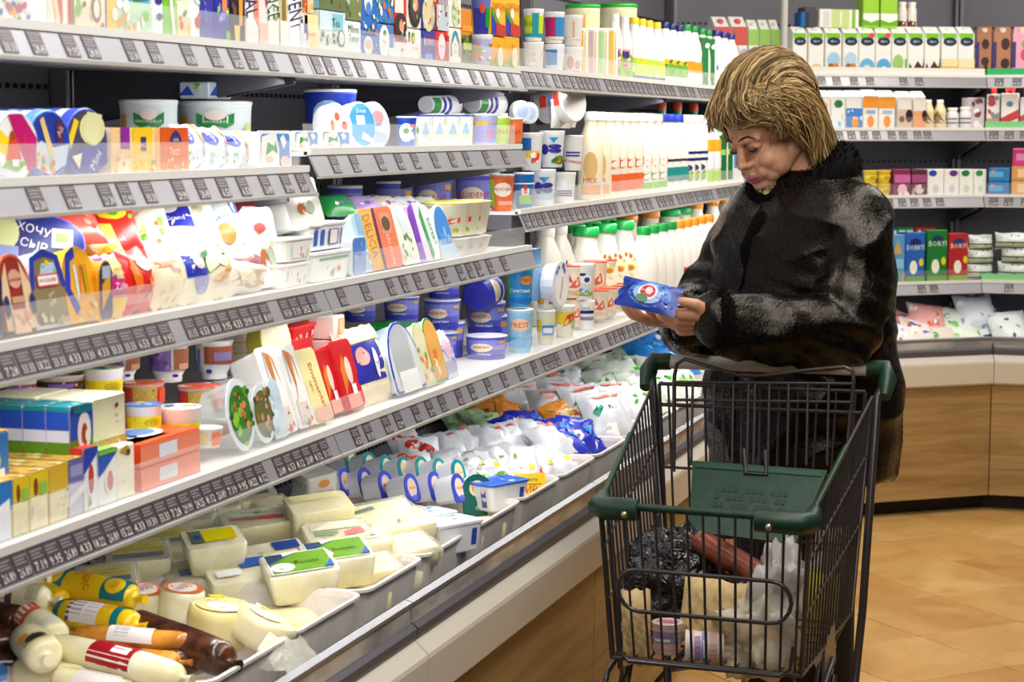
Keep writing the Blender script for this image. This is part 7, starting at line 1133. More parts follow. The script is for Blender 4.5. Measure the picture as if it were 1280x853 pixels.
# ================================================================ shopping trolley
WIRE = mat('4a4446', 0.32, 0.6, 0.55); WIRED = mat('3a3538', 0.4, 0.5, 0.4); GREENP = mottled('dark_green_plastic', '0c2e20', '143d2b', 60, .42, .05)
V = Vector
TFL, TFR = V((-.972, 3.60, .797)), V((-.575, 3.60, .790)); BFL, BFR = V((-.957, 3.64, .492)), V((-.592, 3.64, .486))
TRL, TRR = V((-1.050, 4.33, .925)), V((-.560, 4.33, .925)); BRL, BRR = V((-1.000, 4.30, .455)), V((-.590, 4.30, .455))
cart = empty('shopping_cart', (-.80, 3.95, FZ)); tag(cart, 'dark wire shopping trolley with green plastic corners holding groceries', 'shopping trolley')
CI = cart.matrix_world.inverted() if False else Matrix.Translation((.80, -3.95, -FZ))
_u = MB(); _u.lathe([(1, 0), (1, 1)], 6, WIRE, caps=(True, True)); UNIT = _u.mesh('wire')
def rod(a, b_, r, parent, name='wire'):
    a, b_ = CI@V(a), CI@V(b_); d = b_-a
    o = bpy.data.objects.new(name, UNIT); COL.objects.link(o); o.parent = parent
    o.matrix_local = Matrix.Translation(a) @ d.to_track_quat('Z', 'Y').to_matrix().to_4x4() @ Matrix.Diagonal((r, r, d.length, 1)); return o
def tubes(name, lines, r, m, parent, n=8):
    b = MB()
    for pts in lines:
        cl = (V(pts[0])-V(pts[-1])).length < 1e-6
        b.tube([CI@V(p) for p in (pts[:-1] if cl else pts)], r, m, n, closed=cl)
    return b.obj(name, parent)
def bil(a, b_, c, d, u, v): return a.lerp(b_, u).lerp(c.lerp(d, u), v)     # a-b top edge, c-d bottom edge
fp = tubes('front_panel', [[TFL, TFR], [TFL, BFL, BFR, TFR]], .0042, WIRE, cart)
for i in range(13): u = (i+.5)/13; rod(bil(TFL, TFR, BFL, BFR, u, 0), bil(TFL, TFR, BFL, BFR, u, 1.0)+V((0, .012, -.004)), .0027, fp)
ring = []
Q = lambda u, v: bil(TFL, TFR, BFL, BFR, u, v)+V((0, -.014, 0))
for i in range(9): t = PI/2+PI*i/8; ring.append(Q(.17+.10*math.cos(t), .53-.135*math.sin(t)))
for i in range(9): t = -PI/2+PI*i/8; ring.append(Q(.84+.10*math.cos(t), .53-.135*math.sin(t)))
tubes('bumper_ring', [ring+[ring[0]]], .0042, WIRE, fp)
tubes('bottom_bar', [[Q(.06, .95), Q(.10, 1.0), Q(.9, 1.0), Q(.95, .95), Q(.96, .80)]], .0042, WIRE, fp)
for (a, b_, c, d, nm) in ((TFL, TRL, BFL, BRL, 'left'), (TFR, TRR, BFR, BRR, 'right')):
    sp = tubes('side_panel', [[a, b_], [a, c, d, b_]], .0042, WIRE, cart)
    for i in range(17): u = (i+.6)/17.4; rod(bil(a, b_, c, d, u, 0), bil(a, b_, c, d, u, 1), .0026, sp)
    for v in (.28, .62): rod(bil(a, b_, c, d, 0, v), bil(a, b_, c, d, 1, v*.94), .0034, sp)
    tubes('rim_strip', [[a.lerp(b_, .02)+V((0, 0, .002)), a.lerp(b_, .55)+V((0, 0, .002))]], .0065, GREENP, sp)
bf = tubes('basket_floor', [[BFL, BFR], [BFL, BRL], [BFR, BRR]], .004, WIRE, cart)
for i in range(13): u = (i+.5)/13; rod(BFL.lerp(BFR, u), BRL.lerp(BRR, u), .0026, bf)
for i in range(9): u = (i+.5)/9; rod(BFL.lerp(BRL, u)-V((0, 0, .005)), BFR.lerp(BRR, u)-V((0, 0, .005)), .0026, bf)
# rear gate hanging between the posts
G0, G1 = V((-1.035, 4.34, .935)), V((-.575, 4.34, .935)); G2, G3 = V((-1.0, 4.30, .47)), V((-.60, 4.30, .47))
rg = tubes('rear_gate', [[G0, G1], [G0.lerp(G2, .10), G1.lerp(G3, .10)], [G0, G2, G3, G1]], .0045, WIRE, cart)
for i in range(11): u = (i+.5)/11; rod(bil(G0, G1, G2, G3, u, 0), bil(G0, G1, G2, G3, u, 1), .0030, rg)
for v in (.40, .72): rod(bil(G0, G1, G2, G3, 0, v), bil(G0, G1, G2, G3, 1, v), .0034, rg)
# folded child seat
C_ = lambda px, py, Y: V(on_y(px, py, Y))
cs = tubes('child_seat', [[C_(842, 590, 4.27), C_(843, 470, 4.30), C_(846, 455, 4.30), C_(856, 449, 4.30), C_(885, 458, 4.30), C_(922, 469, 4.30), C_(950, 470, 4.30), C_(1010, 463, 4.30), C_(1056, 459, 4.30), C_(1066, 464, 4.30), C_(1067, 478, 4.30), C_(1058, 570, 4.27)]], .0046, WIRE, cart)
for px in (866, 893, 917, 936, 944, 962, 986, 1010, 1036): rod(C_(px, 478, 4.29), C_(px-2, 582, 4.25), .003, cs)
rod(C_(845, 500, 4.285), C_(1064, 503, 4.285), .0036, cs); rod(C_(843, 478, 4.29), C_(1066, 480, 4.29), .004, cs)
b = MB(); q = [C_(866, 576, 4.22), C_(1034, 588, 4.22), C_(994, 680, 4.08), C_(861, 664, 4.08)]; nrm = (q[1]-q[0]).cross(q[3]-q[0]).normalized()*.010
b.loft([[CI@p for p in q], [CI@(p+nrm) for p in q]], GREENP)
R_ = lambda u0, v0, u1, v1: [CI@(bil(q[0], q[1], q[3], q[2], u, v)-nrm*.25) for u, v in ((u0, v0), (u1, v0), (u1, v1), (u0, v1))]
b.loft([R_(.02, .04, .98, .10), [p+CI.to_3x3()@(nrm*.2) for p in R_(.02, .04, .98, .10)]], mat('17462f', .4))
for i in range(12): 
    for j in range(3): 
        if (i*7+j*5) % 4: b.add(R_(.20+.05*i, .34+.11*j, .235+.05*i, .41+.11*j), [(0, 1, 2, 3)], mat('0a241a', .5))
b.obj('seat_panel', cs)
tubes('seat_hook', [[C_(930, 562, 4.24), C_(932, 592, 4.2), C_(958, 594, 4.2), C_(957, 564, 4.24)]], .0045, WIRED, cs)
# handle and posts
H0, H1 = V((-1.062, 4.42, .976)), V((-.548, 4.42, .976))
b = MB(); b.tube([CI@H0.lerp(H1, .03), CI@H0.lerp(H1, .97)], .0165, mat('c9c2b8', .35), 14); ho = b.obj('handle', cart)
for P_, s in ((H0, -1), (H1, 1)):
    b = MB(); b.tube([CI@(P_+V((-s*.035, 0, .0))), CI@(P_+V((s*.004, 0, .0))), CI@(P_+V((s*.012, -.02, -.02))), CI@(P_+V((s*.010, -.055, -.055)))], [.0195, .022, .021, .014], GREENP, 12); b.obj('handle_cap', ho)
fr = tubes('frame', [[H0+V((-.002, -.03, -.03)), TRL+V((-.004, .03, .0)), V((-1.02, 4.36, .45)), V((-1.0, 4.30, .25)), V((-.995, 4.22, .10))], [H1+V((.006, -.03, -.03)), TRR+V((.008, .03, 0)), V((-.575, 4.36, .45)), V((-.585, 4.30, .25)), V((-.59, 4.22, .10))],
     [V((-.995, 4.22, .10)), V((-.93, 3.72, .10))], [V((-.59, 4.22, .10)), V((-.63, 3.72, .10))], [V((-.93, 3.72, .10)), V((-.63, 3.72, .10))]], .0095, WIRE, cart)
for sx in (-1, 1):
    x = -.80+sx*.195; tubes('support', [[V((x, 4.28, .44)), V((x, 3.95, .42)), V((x, 3.85, .30)), V((x+sx*.0, 4.05, .10))]], .007, WIRE, fr)
    xr = -.80+sx*.207; b = MB()
    pl = [CI@V((xr, y, z)) for y, z in ((4.02, .50), (3.90, .47), (3.90, .40), (3.96, .36), (4.05, .42))]; b.loft([pl, [p+V((sx*.006, 0, 0)) for p in pl]], mat('6a6462', .35, .5, .6)); b.obj('hinge_plate', fr)
    tubes('side_loop', [[V((xr+sx*.01, 3.99, .43)), V((xr+sx*.012, 3.84, .405)), V((xr+sx*.012, 3.82, .38)), V((xr+sx*.012, 3.83, .20)), V((xr+sx*.012, 3.87, .19)), V((xr+sx*.012, 3.98, .40))]], .006, WIRE, fr)
for x, y in ((-.995, 4.22), (-.59, 4.22), (-.93, 3.72), (-.63, 3.72)):
    b = MB(); b.box(CI@V((x-.012, y-.02, .015)), CI@V((x+.012, y+.02, .10)), mat('55504f', .4, .5, .5)); co = b.obj('caster', cart)
    b = MB(); b.lathe([(.04, -.012), (.052, -.011), (.052, .011), (.04, .012)], 18, mat('1c1b1d', .6))
    b.v = [tuple(CI@V((x+p[2], y+p[0]*.0+p[0], FZ+.053+p[1]))) for p in b.v]; b.obj('wheel', co)
for P_, s in ((TFL, 1), (TFR, -1)):
    b = MB(); A_ = P_+V((0, -.004, .0)); L_ = .075 if s > 0 else .098
    side = (TRL-TFL if s > 0 else TRR-TFR).normalized()*.06
    b.tube([CI@(A_+V((s*L_, 0, -.006))), CI@(A_+V((s*.012, -.002, -.006))), CI@(A_+V((-s*.002, .008, -.005))), CI@(A_+side+V((0, 0, -.002)))], [.021, .023, .022, .012], GREENP, 10)
    for i, p in enumerate(b.v): b.v[i] = (p[0], p[1], p[2])
    k = b.obj('corner_cap', cart)
    b = MB(); c0 = CI@(A_+V((s*L_*.72, -.021, -.012))); b.lathe([(.0065, 0), (.005, .003), (.001, .004)], 10, mat('c8b89a', .25, .5, .8)); b.v = [(c0.x+p[0], c0.y-p[2], c0.z+p[1]) for p in b.v]; b.obj('rivet', k)
tubes('front_rim', [[TFL, TFR]], .0075, GREENP, fp)
# groceries in the trolley
BLK, nt, bs_, N, L = nodes('black_plastic_film'); bs_.inputs['Base Color'].default_value = (.006, .006, .007, 1); bs_.inputs['Roughness'].default_value = .16
n_ = tex(nt, coords(nt), Scale=26, Detail=2.0, Distortion=1.2); bump(nt, bs_, n_.outputs[0], .9, .02)
def blob_bag(px0, px1, py0, py1, Y, dep, m, seed, amp, lab, nm, cat, sc=14, segs=22):
    a, b_ = (on_y(px0, py0, Y), on_y(px1, py1, Y)) if Y > 0 else (on_x(px0, py0, Y), on_x(px1, py1, Y)); b = MB(); n = segs
    w, h = max(abs(b_[0]-a[0]), abs(b_[1]-a[1])*(Y < 0))/2, abs(a[2]-b_[2])/2
    rings = []
    for j in range(1, n): 
        t = PI*j/n; rings.append([(w*math.copysign(abs(math.cos(2*PI*i/n))**.8, math.cos(2*PI*i/n))*math.sin(t)**.7, dep*math.sin(2*PI*i/n)*math.sin(t)**.7, -h*math.cos(t)) for i in range(n)])
    b.loft(rings, m, smooth=True); o = Vector((seed, seed*2, 0))
    for i, p in enumerate(b.v):
        q = Vector(p); r = noise.ridged_multi_fractal(q*sc+o, 1.0, 2.0, 3, 1.0, 2.0)-1.0; q = q*(1+amp*r/ max(w, .05)*.05*4)
        b.v[i] = tuple(q)
    return tag(b.obj(nm, None, Matrix.Translation(((a[0]+b_[0])/2, (a[1]+b_[1])/2, (a[2]+b_[2])/2)) @ Matrix.Rotation(0 if Y > 0 else PI/2, 4, 'Z')), lab, cat)
blob_bag(784, 905, 668, 800, 3.90, .12, BLK, 3, .22, 'glossy crumpled black plastic bag in the trolley', 'plastic_bag', 'plastic bag')
blob_bag(880, 985, 722, 800, 3.93, .10, BLK, 8, .2, 'smaller black plastic bag under the brown sausage', 'plastic_bag', 'plastic bag', sc=18)
A_, B_ = V(on_y(866, 676, 3.86)), V(on_y(974, 738, 3.80)); d_ = B_-A_; k = K(k_chub(d_.length, .026, '6a2a1e', '', m=mottled('brown_sausage', '4a1c14', '8a4432', 18, .2, .3), n=12)); y_ = d_.normalized(); x_ = y_.cross(V((0, 0, 1))).normalized(); z_ = x_.cross(y_)
put(k, 'smoked_sausage', Matrix.Translation((A_+B_)/2) @ Matrix((x_, y_, z_)).transposed().to_4x4() @ Matrix.Translation((0, 0, -.02)), 'thick brown smoked sausage lying on the black bag', 'sausage')
KRAFT = mottled('kraft_paper', 'cfae74', 'e0c48c', 60, .55, .25)
MP = ';'.join('t MARTIN %.2f %.2f .055 8a7a58 -48 .5' % (.22+.30*(i % 3)+(.12 if (i//3) % 2 else 0), .12+.17*(i//3)) for i in range(12))
def facing(px, py, Y, w, d, h, base, spec, lab, nm, cat, yaw=-92, pitch=0, roll=0, seed=1, pw=.35, wr=.004, crimp=.03, n=9):
    P = on_y(px, py, Y) if Y > 0 else on_x(px, py, Y)
    return put(K(k_pouch(w, d, h, base, spec, seed=seed, crimp=crimp, pw=pw, wr=wr, n=n)), nm, Matrix.Translation(P) @ Matrix.Rotation(math.radians(yaw), 4, 'Z') @ Matrix.Rotation(math.radians(pitch), 4, 'Y') @ Matrix.Rotation(math.radians(roll), 4, 'X') @ Matrix.Translation((0, 0, -h/2)), lab, cat)
facing(890, 765, 3.745, .125, .035, .125, KRAFT, MP, 'square kraft paper packet with diagonal print leaning in the trolley', 'paper_packet', 'paper packet', roll=-4, pitch=-14, pw=.2)
facing(796, 785, 3.705, .062, .045, .15, KRAFT, MP, 'narrow kraft paper packet standing in the corner of the trolley', 'paper_packet', 'paper packet', roll=5, seed=4, pitch=-6)
STR = 'r 0 .1 1 .35 d8a8a0;r 0 .4 1 .6 8a90c8;r .2 .65 .8 .85 a07ab0;r 0 .86 1 .95 e0b8a8;r .3 .44 .7 .56 e8e4f0'
P = on_y(834, 838, 3.70); put(K(k_cup(.030, .062, 'e4cfc4', STR, 'd8c0b8', off=0, arc=2.6, taper=.86, lidspec='r .1 .3 .9 .7 c87a8a')), 'yogurt_cup', MT(P[0], P[1], .494, -1.7), 'pink striped yogurt cup standing in the trolley', 'yogurt cup')
P = on_y(880, 812, 3.70); put(K(k_cup(.034, .075, 'e6dcd8', STR, 'eee8e4', off=0, arc=2.6, taper=.86)), 'yogurt_cup', Matrix.Translation((P[0]+.035, P[1]+.02, P[2])) @ Matrix.Rotation(math.radians(-90), 4, 'Y') @ Matrix.Rotation(math.radians(12), 4, 'X') @ Matrix.Rotation(math.radians(-80), 4, 'Z'), 'white and violet yogurt cup lying on its side in the trolley', 'yogurt cup')
HAZY = clear_mat('hazy_bag', 'f0e8d4', .42, .2); film_bump(HAZY, 30, .8)
blob_bag(905, 988, 752, 842, 3.73, .07, HAZY, 5, .25, 'hazy clear bag with pale bread roll in the trolley', 'clear_bag', 'plastic bag')
blob_bag(918, 975, 778, 838, 3.74, .045, mottled('roll_crust', 'b88a4a', 'd8b47a', 20, .5, .2), 2, .08, 'pale bread roll inside the hazy bag', 'bread_roll', 'bread roll')
blob_bag(944, 1000, 690, 800, 3.80, .05, clear_mat('grey_bag', 'd8d4d0', .55, .25), 6, .22, 'tall greyish plastic bag along the trolley side', 'plastic_bag', 'plastic bag')
facing(1026, 762, -.645, .07, .05, .16, 'e8cc10', 'd .1 .1 .9 .9 8 .1 f4e870 c8a808', 'yellow packet showing through the trolley side', 'food_packet', 'packet', seed=9)
facing(1036, 692, -.655, .12, .05, .13, 'c8c2bc', 'd .05 .05 .95 .95 26 .06 4a4648 8a8688 e8e4e0', 'grey and white patterned packet at the rear of the trolley', 'food_packet', 'packet', seed=12, pitch=20, yaw=-40)
blob_bag(1008, 1030, 705, 800, -.68, .045, HAZY, 9, .25, 'hazy clear bag beside the yellow packet', 'clear_bag', 'plastic bag')
# ================================================================ the shopper
SKIN, nt, b_, N, L = nodes('skin')
n_ = tex(nt, coords(nt), Scale=60, Detail=4.0); L.new(ramp(nt, n_.outputs[0], [(.3, 'cd9474'), (.7, 'dba888')]), b_.inputs['Base Color'])
b_.inputs['Roughness'].default_value = .46; b_.inputs['Subsurface Weight'].default_value = .2; b_.inputs['Subsurface Radius'].default_value = (.012, .005, .003); b_.inputs['Subsurface Scale'].default_value = 1.0
bump(nt, b_, n_.outputs[0], .03, .001)
LIP = mat('b8606c', .4); HAND = SKIN
def icos():
    bm = __import__('bmesh'); b = bm.new(); bm.ops.create_icosphere(b, subdivisions=3, radius=1.0)
    v = np.array([p.co[:] for p in b.verts]); f = [[q.index for q in fc.verts] for fc in b.faces]; b.free(); return v, f
IV, IF = icos()
class Blob:
    def __init__(s): s.v = []; s.f = []
    def ell(s, c, r, M=None):
        k = len(s.v); v = IV*np.array(r)
        if M is not None: v = v @ np.array(M.to_3x3()).T
        v = v+np.array(c); s.v.extend(map(tuple, v)); s.f.extend([[a+k for a in f] for f in IF])
    def cap(s, a, b, ra, rb, n=14):
        a, b = Vector(a), Vector(b); d = (b-a); L = d.length
        if L < 1e-6: return s.ell(a, (ra,)*3)
        z = d/L; x = z.orthogonal().normalized(); y = z.cross(x); rings = []
        for t, r in ((-1, .0), (-.92, .38), (-.7, .71), (-.38, .92), (0, 1)): rings.append((a+z*ra*t, max(r*ra, 1e-4)))
        for t, r in ((0, 1), (.38, .92), (.7, .71), (.92, .38), (1, .0)): rings.append((b+z*rb*t, max(r*rb, 1e-4)))
        k = len(s.v)
        for c, r in rings:
            for j in range(n): s.v.append(tuple(c+x*(r*math.cos(2*PI*j/n))+y*(r*math.sin(2*PI*j/n))))
        for i in range(len(rings)-1):
            for j in range(n): s.f.append([k+i*n+j, k+i*n+(j+1) % n, k+(i+1)*n+(j+1) % n, k+(i+1)*n+j])
        s.f.append([k+j for j in range(n-1, -1, -1)]); s.f.append([k+(len(rings)-1)*n+j for j in range(n)])
    def chain(s, pts, rs):
        for i in range(len(pts)-1): s.cap(pts[i], pts[i+1], rs[i], rs[i+1])
    def xf(s, M, i0=0):
        for i in range(i0, len(s.v)): s.v[i] = tuple(M @ Vector(s.v[i]))
    def fuse(s, voxel, smooth=3, fac=.5):
        me = bpy.data.meshes.new('b'); me.from_pydata(s.v, [], s.f); o = bpy.data.objects.new('b', me); COL.objects.link(o)
        m = o.modifiers.new('r', 'REMESH'); m.mode = 'VOXEL'; m.voxel_size = voxel; m.use_smooth_shade = True
        if smooth: q = o.modifiers.new('s', 'SMOOTH'); q.factor = fac; q.iterations = smooth
        out = bpy.data.meshes.new_from_object(o.evaluated_get(bpy.context.evaluated_depsgraph_get()))
        bpy.data.objects.remove(o); bpy.data.meshes.remove(me); return out
def place_mesh(me, name, parent, *mats):
    for m in mats: me.materials.append(m)
    o = bpy.data.objects.new(name, me); COL.objects.link(o); o.parent = parent
    me.polygons.foreach_set('use_smooth', [True]*len(me.polygons)); return o
BX, BY, BTH = -.765, 4.645, math.radians(-38)
WM = Matrix.Translation((BX, BY, 0)) @ Matrix.Rotation(BTH, 4, 'Z'); WI = WM.inverted()
def loc(p): return WI @ Vector(p)          # world point -> the shopper's own frame (faces -y, her left is +x)
HM = WI @ Matrix.Translation(Vector(at_d(959, 165, 4.60))) @ Matrix.Rotation(math.radians(-38), 4, 'Z') @ Matrix.Rotation(math.radians(-5), 4, 'Y') @ Matrix.Rotation(math.radians(25), 4, 'X')
B = Blob()
# head, in its own frame: origin between the eyes' level and the ears, faces -y
h0 = len(B.v)
B.ell((0, .012, .035), (.076, .094, .088)); B.ell((0, -.034, .032), (.063, .056, .056)); B.ell((0, -.022, -.045), (.060, .066, .070)); B.ell((0, -.066, -.098), (.025, .022, .020))
for sx in (-1, 1):
    B.cap((sx*.054, .012, -.045), (sx*.018, -.062, -.098), .024, .018); B.ell((sx*.036, -.056, -.043), (.027, .028, .028)); B.ell((sx*.028, -.072, -.066), (.016, .018, .018))
    B.cap((sx*.014, -.088, .018), (sx*.046, -.072, .014), .0105, .0085); B.ell((sx*.031, -.073, -.003), (.0165, .0155, .0135)); B.ell((sx*.0125, -.095, -.040), (.0080, .0105, .0080)); B.ell((sx*.076, .016, -.012), (.009, .018, .030))
    B.ell((sx*.043, -.034, -.052), (.024, .040, .044)); B.ell((sx*.030, -.058, -.078), (.022, .022, .022))
B.ell((0, -.040, -.106), (.040, .040, .020)); B.cap((0, -.088, .006), (0, -.107, -.034), .0088, .0092); B.ell((0, -.108, -.037), (.0108, .0105, .0098)); B.cap((0, -.096, -.044), (0, -.090, -.060), .009, .010)
B.cap((-.023, -.084, -.074), (0, -.0965, -.0685), .0042, .0062); B.cap((0, -.0965, -.0685), (.023, -.084, -.074), .0062, .0042)
B.cap((-.020, -.084, -.0785), (0, -.0945, -.0815), .0050, .0072); B.cap((0, -.0945, -.0815), (.020, -.084, -.0785), .0072, .0050)
B.xf(HM, h0)
neck_top = HM @ Vector((0, .030, -.055)); B.cap(neck_top, (0, .015, 1.33), .056, .066)
# trunk and legs
B.chain([(0, .0, 1.30), (0, .0, 1.10), (0, 0, .86)], [.11, .12, .12])
ST = (.0, .0)
for sx in (-1, 1):
    B.cap((sx*.05, 0, 1.32), (sx*.17, 0, 1.30), .06, .05)
    B.chain([(sx*.085, 0, .84), (sx*.095, -.015, .42), (sx*.10, .0, .06), (sx*.10, -.02, -.01)], [.085, .058, .040, .04]); B.cap((sx*.10, .02, -.035), (sx*.115, -.13, -.040), .028, .022)
# hands
rW, uW, cW = Vector(_rt), Vector((0, 0, 1)), -Vector(_fw)
def hand(wrist, d, n, s, spread, curls, thumb, sc=1.0):
    """wrist, finger direction d, palm normal n, thumb side s in the shopper's frame; curls in degrees per finger (three joints)"""
    d, n, s = d.normalized(), n.normalized(), s.normalized()
    W = Vector(wrist); tips = []
    lens = ((.043, .026, .020), (.047, .029, .021), (.044, .027, .021), (.035, .021, .018))
    kn = []
    for i in range(4):
        base = W+(d*(.083-.004*abs(i-1)-(.004 if i == 3 else 0))+s*(.031-.0205*i))*sc; kn.append(base)
        B.cap(W+s*(.018-.012*i)*sc, base, .0185*sc, .0125*sc)
        dd = d*1.0+s*spread*(1.5-i); dd.normalize(); p = base; a = 0
        for j in range(3):
            a = math.radians(curls[i][j]); ax = n.cross(dd); 
            dd = (dd*math.cos(a)+n*math.sin(a)).normalized(); n2 = (n-dd*n.dot(dd)); 
            q = p+dd*lens[i][j]*sc; r = (.0100, .0090, .0080, .0072)
            B.cap(p, q, r[j]*sc*(1 if i < 3 else .88), r[j+1]*sc*(1 if i < 3 else .88)); p = q
            n = n2.normalized() if n2.length > 1e-3 else n
        n = Vector(n0h(d, s)); tips.append((p, dd))
    t0 = W+(d*.022+s*.026)*sc; B.cap(W+d*.01, t0, .020*sc, .0175*sc); p = t0
    for L_, v, r0, r1 in ((.040, thumb[0], .0165, .0125), (.030, thumb[1], .0120, .0105), (.024, thumb[2], .0105, .0085)):
        q = p+v.normalized()*L_*sc; B.cap(p, q, r0*sc, r1*sc); p = q
    return tips, (p, thumb[2])
NS = [1]
def n0h(d, s): return (d.cross(s) if NS[0] > 0 else s.cross(d)).normalized()
r, u, c = WI.to_3x3() @ rW, WI.to_3x3() @ uW, WI.to_3x3() @ cW
PK = Vector(at_d(811, 371, 4.27))            # middle of the pack in her hands
wl = loc(at_d(896, 401, 4.36)); wr = loc(at_d(858, 402, 4.47))
# left hand: comes from the right of the photograph, palm up and away, thumb towards the lens
d = (-r*1.0-u*.05+c*.10).normalized(); n = (u*.72-c*.55); n = (n-d*n.dot(d)).normalized(); s = n.cross(d).normalized(); NS[0] = -1
def n0h(d_, s_): return d_.cross(s_).normalized()
hl = hand(wl, d, n, s, .05, ((26, 34, 24), (32, 38, 26), (36, 40, 28), (40, 42, 30)), ((-r*.62+u*.45+c*.42), (-r*.95+u*.18+c*.2), (-r*1.0-u*.02+c*.05)), 1.04)
B.cap(loc(at_d(960, 404, 4.45)), wl, .036, .028)
# right hand: reaches round behind the pack, fingers under it towards the lens
d = (-r*.86+c*.42+u*.02).normalized(); n = (u*.92+r*.2-c*.2); n = (n-d*n.dot(d)).normalized(); s = d.cross(n).normalized()
def n0h(d_, s_): return s_.cross(d_).normalized()
hr = hand(wr, d, n, s, .05, ((14, 30, 26), (12, 32, 28), (10, 34, 30), (10, 36, 32)), ((u*.7-r*.5-c*.3), (-r*.7+u*.4+c*.2), (-r*.8+u*.1+c*.4)), 1.0)
B.cap(loc(at_d(900, 400, 4.66)), wr, .036, .027)
E_L, E_R = Vector((.225, -.10, 1.055)), Vector((-.225, -.115, 1.06))
B.chain([(.17, 0, 1.30), E_L, loc(at_d(960, 404, 4.45))], [.05, .042, .036]); B.chain([(-.17, 0, 1.30), E_R, loc(at_d(900, 400, 4.66))], [.05, .042, .036])
me = B.fuse(.0028, 4, .5)
person = place_mesh(me, 'person', None, SKIN, LIP, mat('15120f', .7)); person.matrix_world = WM
tag(person, 'woman in a shiny dark coat with short blond hair reading a pack behind a trolley', 'person')
# lips and the parts of the body under dark clothing get their own material
HI = HM.inverted(); mi = np.zeros(len(me.polygons), dtype=np.int32); cen = np.zeros(len(me.polygons)*3); me.polygons.foreach_get('center', cen); cen = cen.reshape(-1, 3)
hh = cen @ np.array(HI.to_3x3()).T+np.array(HI.translation)
lipm = (np.abs(hh[:, 2]+.0755) < .0125*(1-(np.abs(hh[:, 0])/.026)**2)) & (np.abs(hh[:, 0]) < .025) & (hh[:, 1] < -.082) & (hh[:, 2] > -.089)
mi[lipm] = 1; mi[cen[:, 2] < .9] = 2
me.polygons.foreach_set('material_index', mi)
# face details
DKB = mat('3a2416', .6); LASH = mat('1a100c', .5)
def hp(x, y, z): return HM @ Vector((x, y, z))
def surf(x, z, off=.0):     # point on the face in front of (x, z), found on the fused mesh
    k = np.where((np.abs(hh[:, 0]-x) < .004) & (np.abs(hh[:, 2]-z) < .004))[0]
    y = hh[k, 1].min() if len(k) else -.08
    return hp(x, y-off, z)
for sx in (-1, 1):
    b = MB(); b.tube([surf(sx*x, z, .001) for x, z in ((.012, .020), (.022, .025), (.034, .026), (.045, .020), (.051, .014))], [.0016, .0024, .0022, .0016, .0008], DKB, 6); b.obj('eyebrow', person)
    b = MB(); b.tube([surf(sx*x, z, .0008) for x, z in ((.017, -.008), (.024, -.0095), (.032, -.0105), (.040, -.009), (.047, -.0055))], [.0010, .0022, .0027, .0027, .0016], LASH, 6)
    for i in range(9):
        t = i/8; p = surf(sx*(.020+.027*t), -.0098+.004*abs(t-.5), .001); q = p+HM.to_3x3() @ Vector((sx*.003*t, -.0065, -.0055)); b.tube([p, q], [.0007, .0003], LASH, 4)
    b.obj('eyelash', person)
    b = MB(); pts = [(.018, -.003), (.026, .0005), (.034, .001), (.043, -.002), (.046, -.006), (.036, -.009), (.025, -.009)]
    b.add([surf(sx*x, z, .0009) for x, z in pts], [tuple(range(7))], mat('9c6c58', .5), True); b.obj('eyelid', person)
b = MB(); b.tube([surf(x, -.0757+.0012*(1-(x/.022)**2)*0-.0008*math.cos(x*140), .0006) for x in np.linspace(-.021, .021, 9)], [.0005]+[.0011]*7+[.0005], mat('5a2430', .5), 5); b.obj('mouth_line', person)
# ---- hair
HC = [mat('46351c', .5, .3), mat('725a34', .5, .3), mat('9c7f50', .46, .35), mat('c0a474', .44, .35), mat('876c42', .5, .3)]
hb = Blob(); hb.ell((0, .030, .066), (.091, .110, .094)); hb.ell((0, .055, .070), (.088, .094, .084)); hb.ell((0, .066, -.01), (.078, .062, .080)); hb.ell((0, .070, -.05), (.062, .045, .05))
hb.xf(HM); hm = hb.fuse(.006, 4)
hair = place_mesh(hm, 'hair', person, HC[1])
b = MB(); R = random.Random(21)
def hs(ang, x, rad=1.0, ax=.104, ay=.130, az=.111, cy=.030, cz=.055):   # point of the hair volume: ang 0 = front, 90 = top, 180 = back
    k = math.sqrt(max(0.02, 1-(x/ax)**2)); t = math.radians(ang)
    return Vector((x, cy-ay*k*math.cos(t)*rad, cz+az*k*math.sin(t)*rad))
def lock(pts, r0, m):
    n = len(pts); b.tube([HM @ p for p in pts], [r0*(.55+.45*math.sin(PI*min(1, (i+.6)/n*1.1)) if i < n-1 else .12) for i in range(n)], m, 5)
def pick(): return HC[R.choices((0, 1, 2, 3, 4), (2, 4, 5, 3.4, 4))[0]]
for i in range(520):      # swept from the parting over the crown and down the back
    x = R.uniform(-.098, .098); a0 = R.uniform(30, 90); a1 = R.uniform(165, 212)+12*(1-abs(x)/.1); rd = R.uniform(.90, 1.06); w = R.uniform(-.012, .012); f = R.uniform(.0, .03)
    pts = []
    for k in range(10):
        t = k/9; a = a0+(a1-a0)*t; lift = 1+.13*math.sin(PI*min(1, t*1.35+.12))*(1-.3*abs(x)/.1)
        p = hs(a, x*(1-.10*t)+w*math.sin(t*3)+.02*(1-t)*0, rd*lift)
        if a > 180: p.y -= .10*(a-180)/45*.5; p.z -= .055*(a-180)/32
        pts.append(p+Vector((R.uniform(-1, 1), R.uniform(-1, 1), R.uniform(-1, 1)))*.0018)
    lock(pts, R.uniform(.0022, .0042), pick())
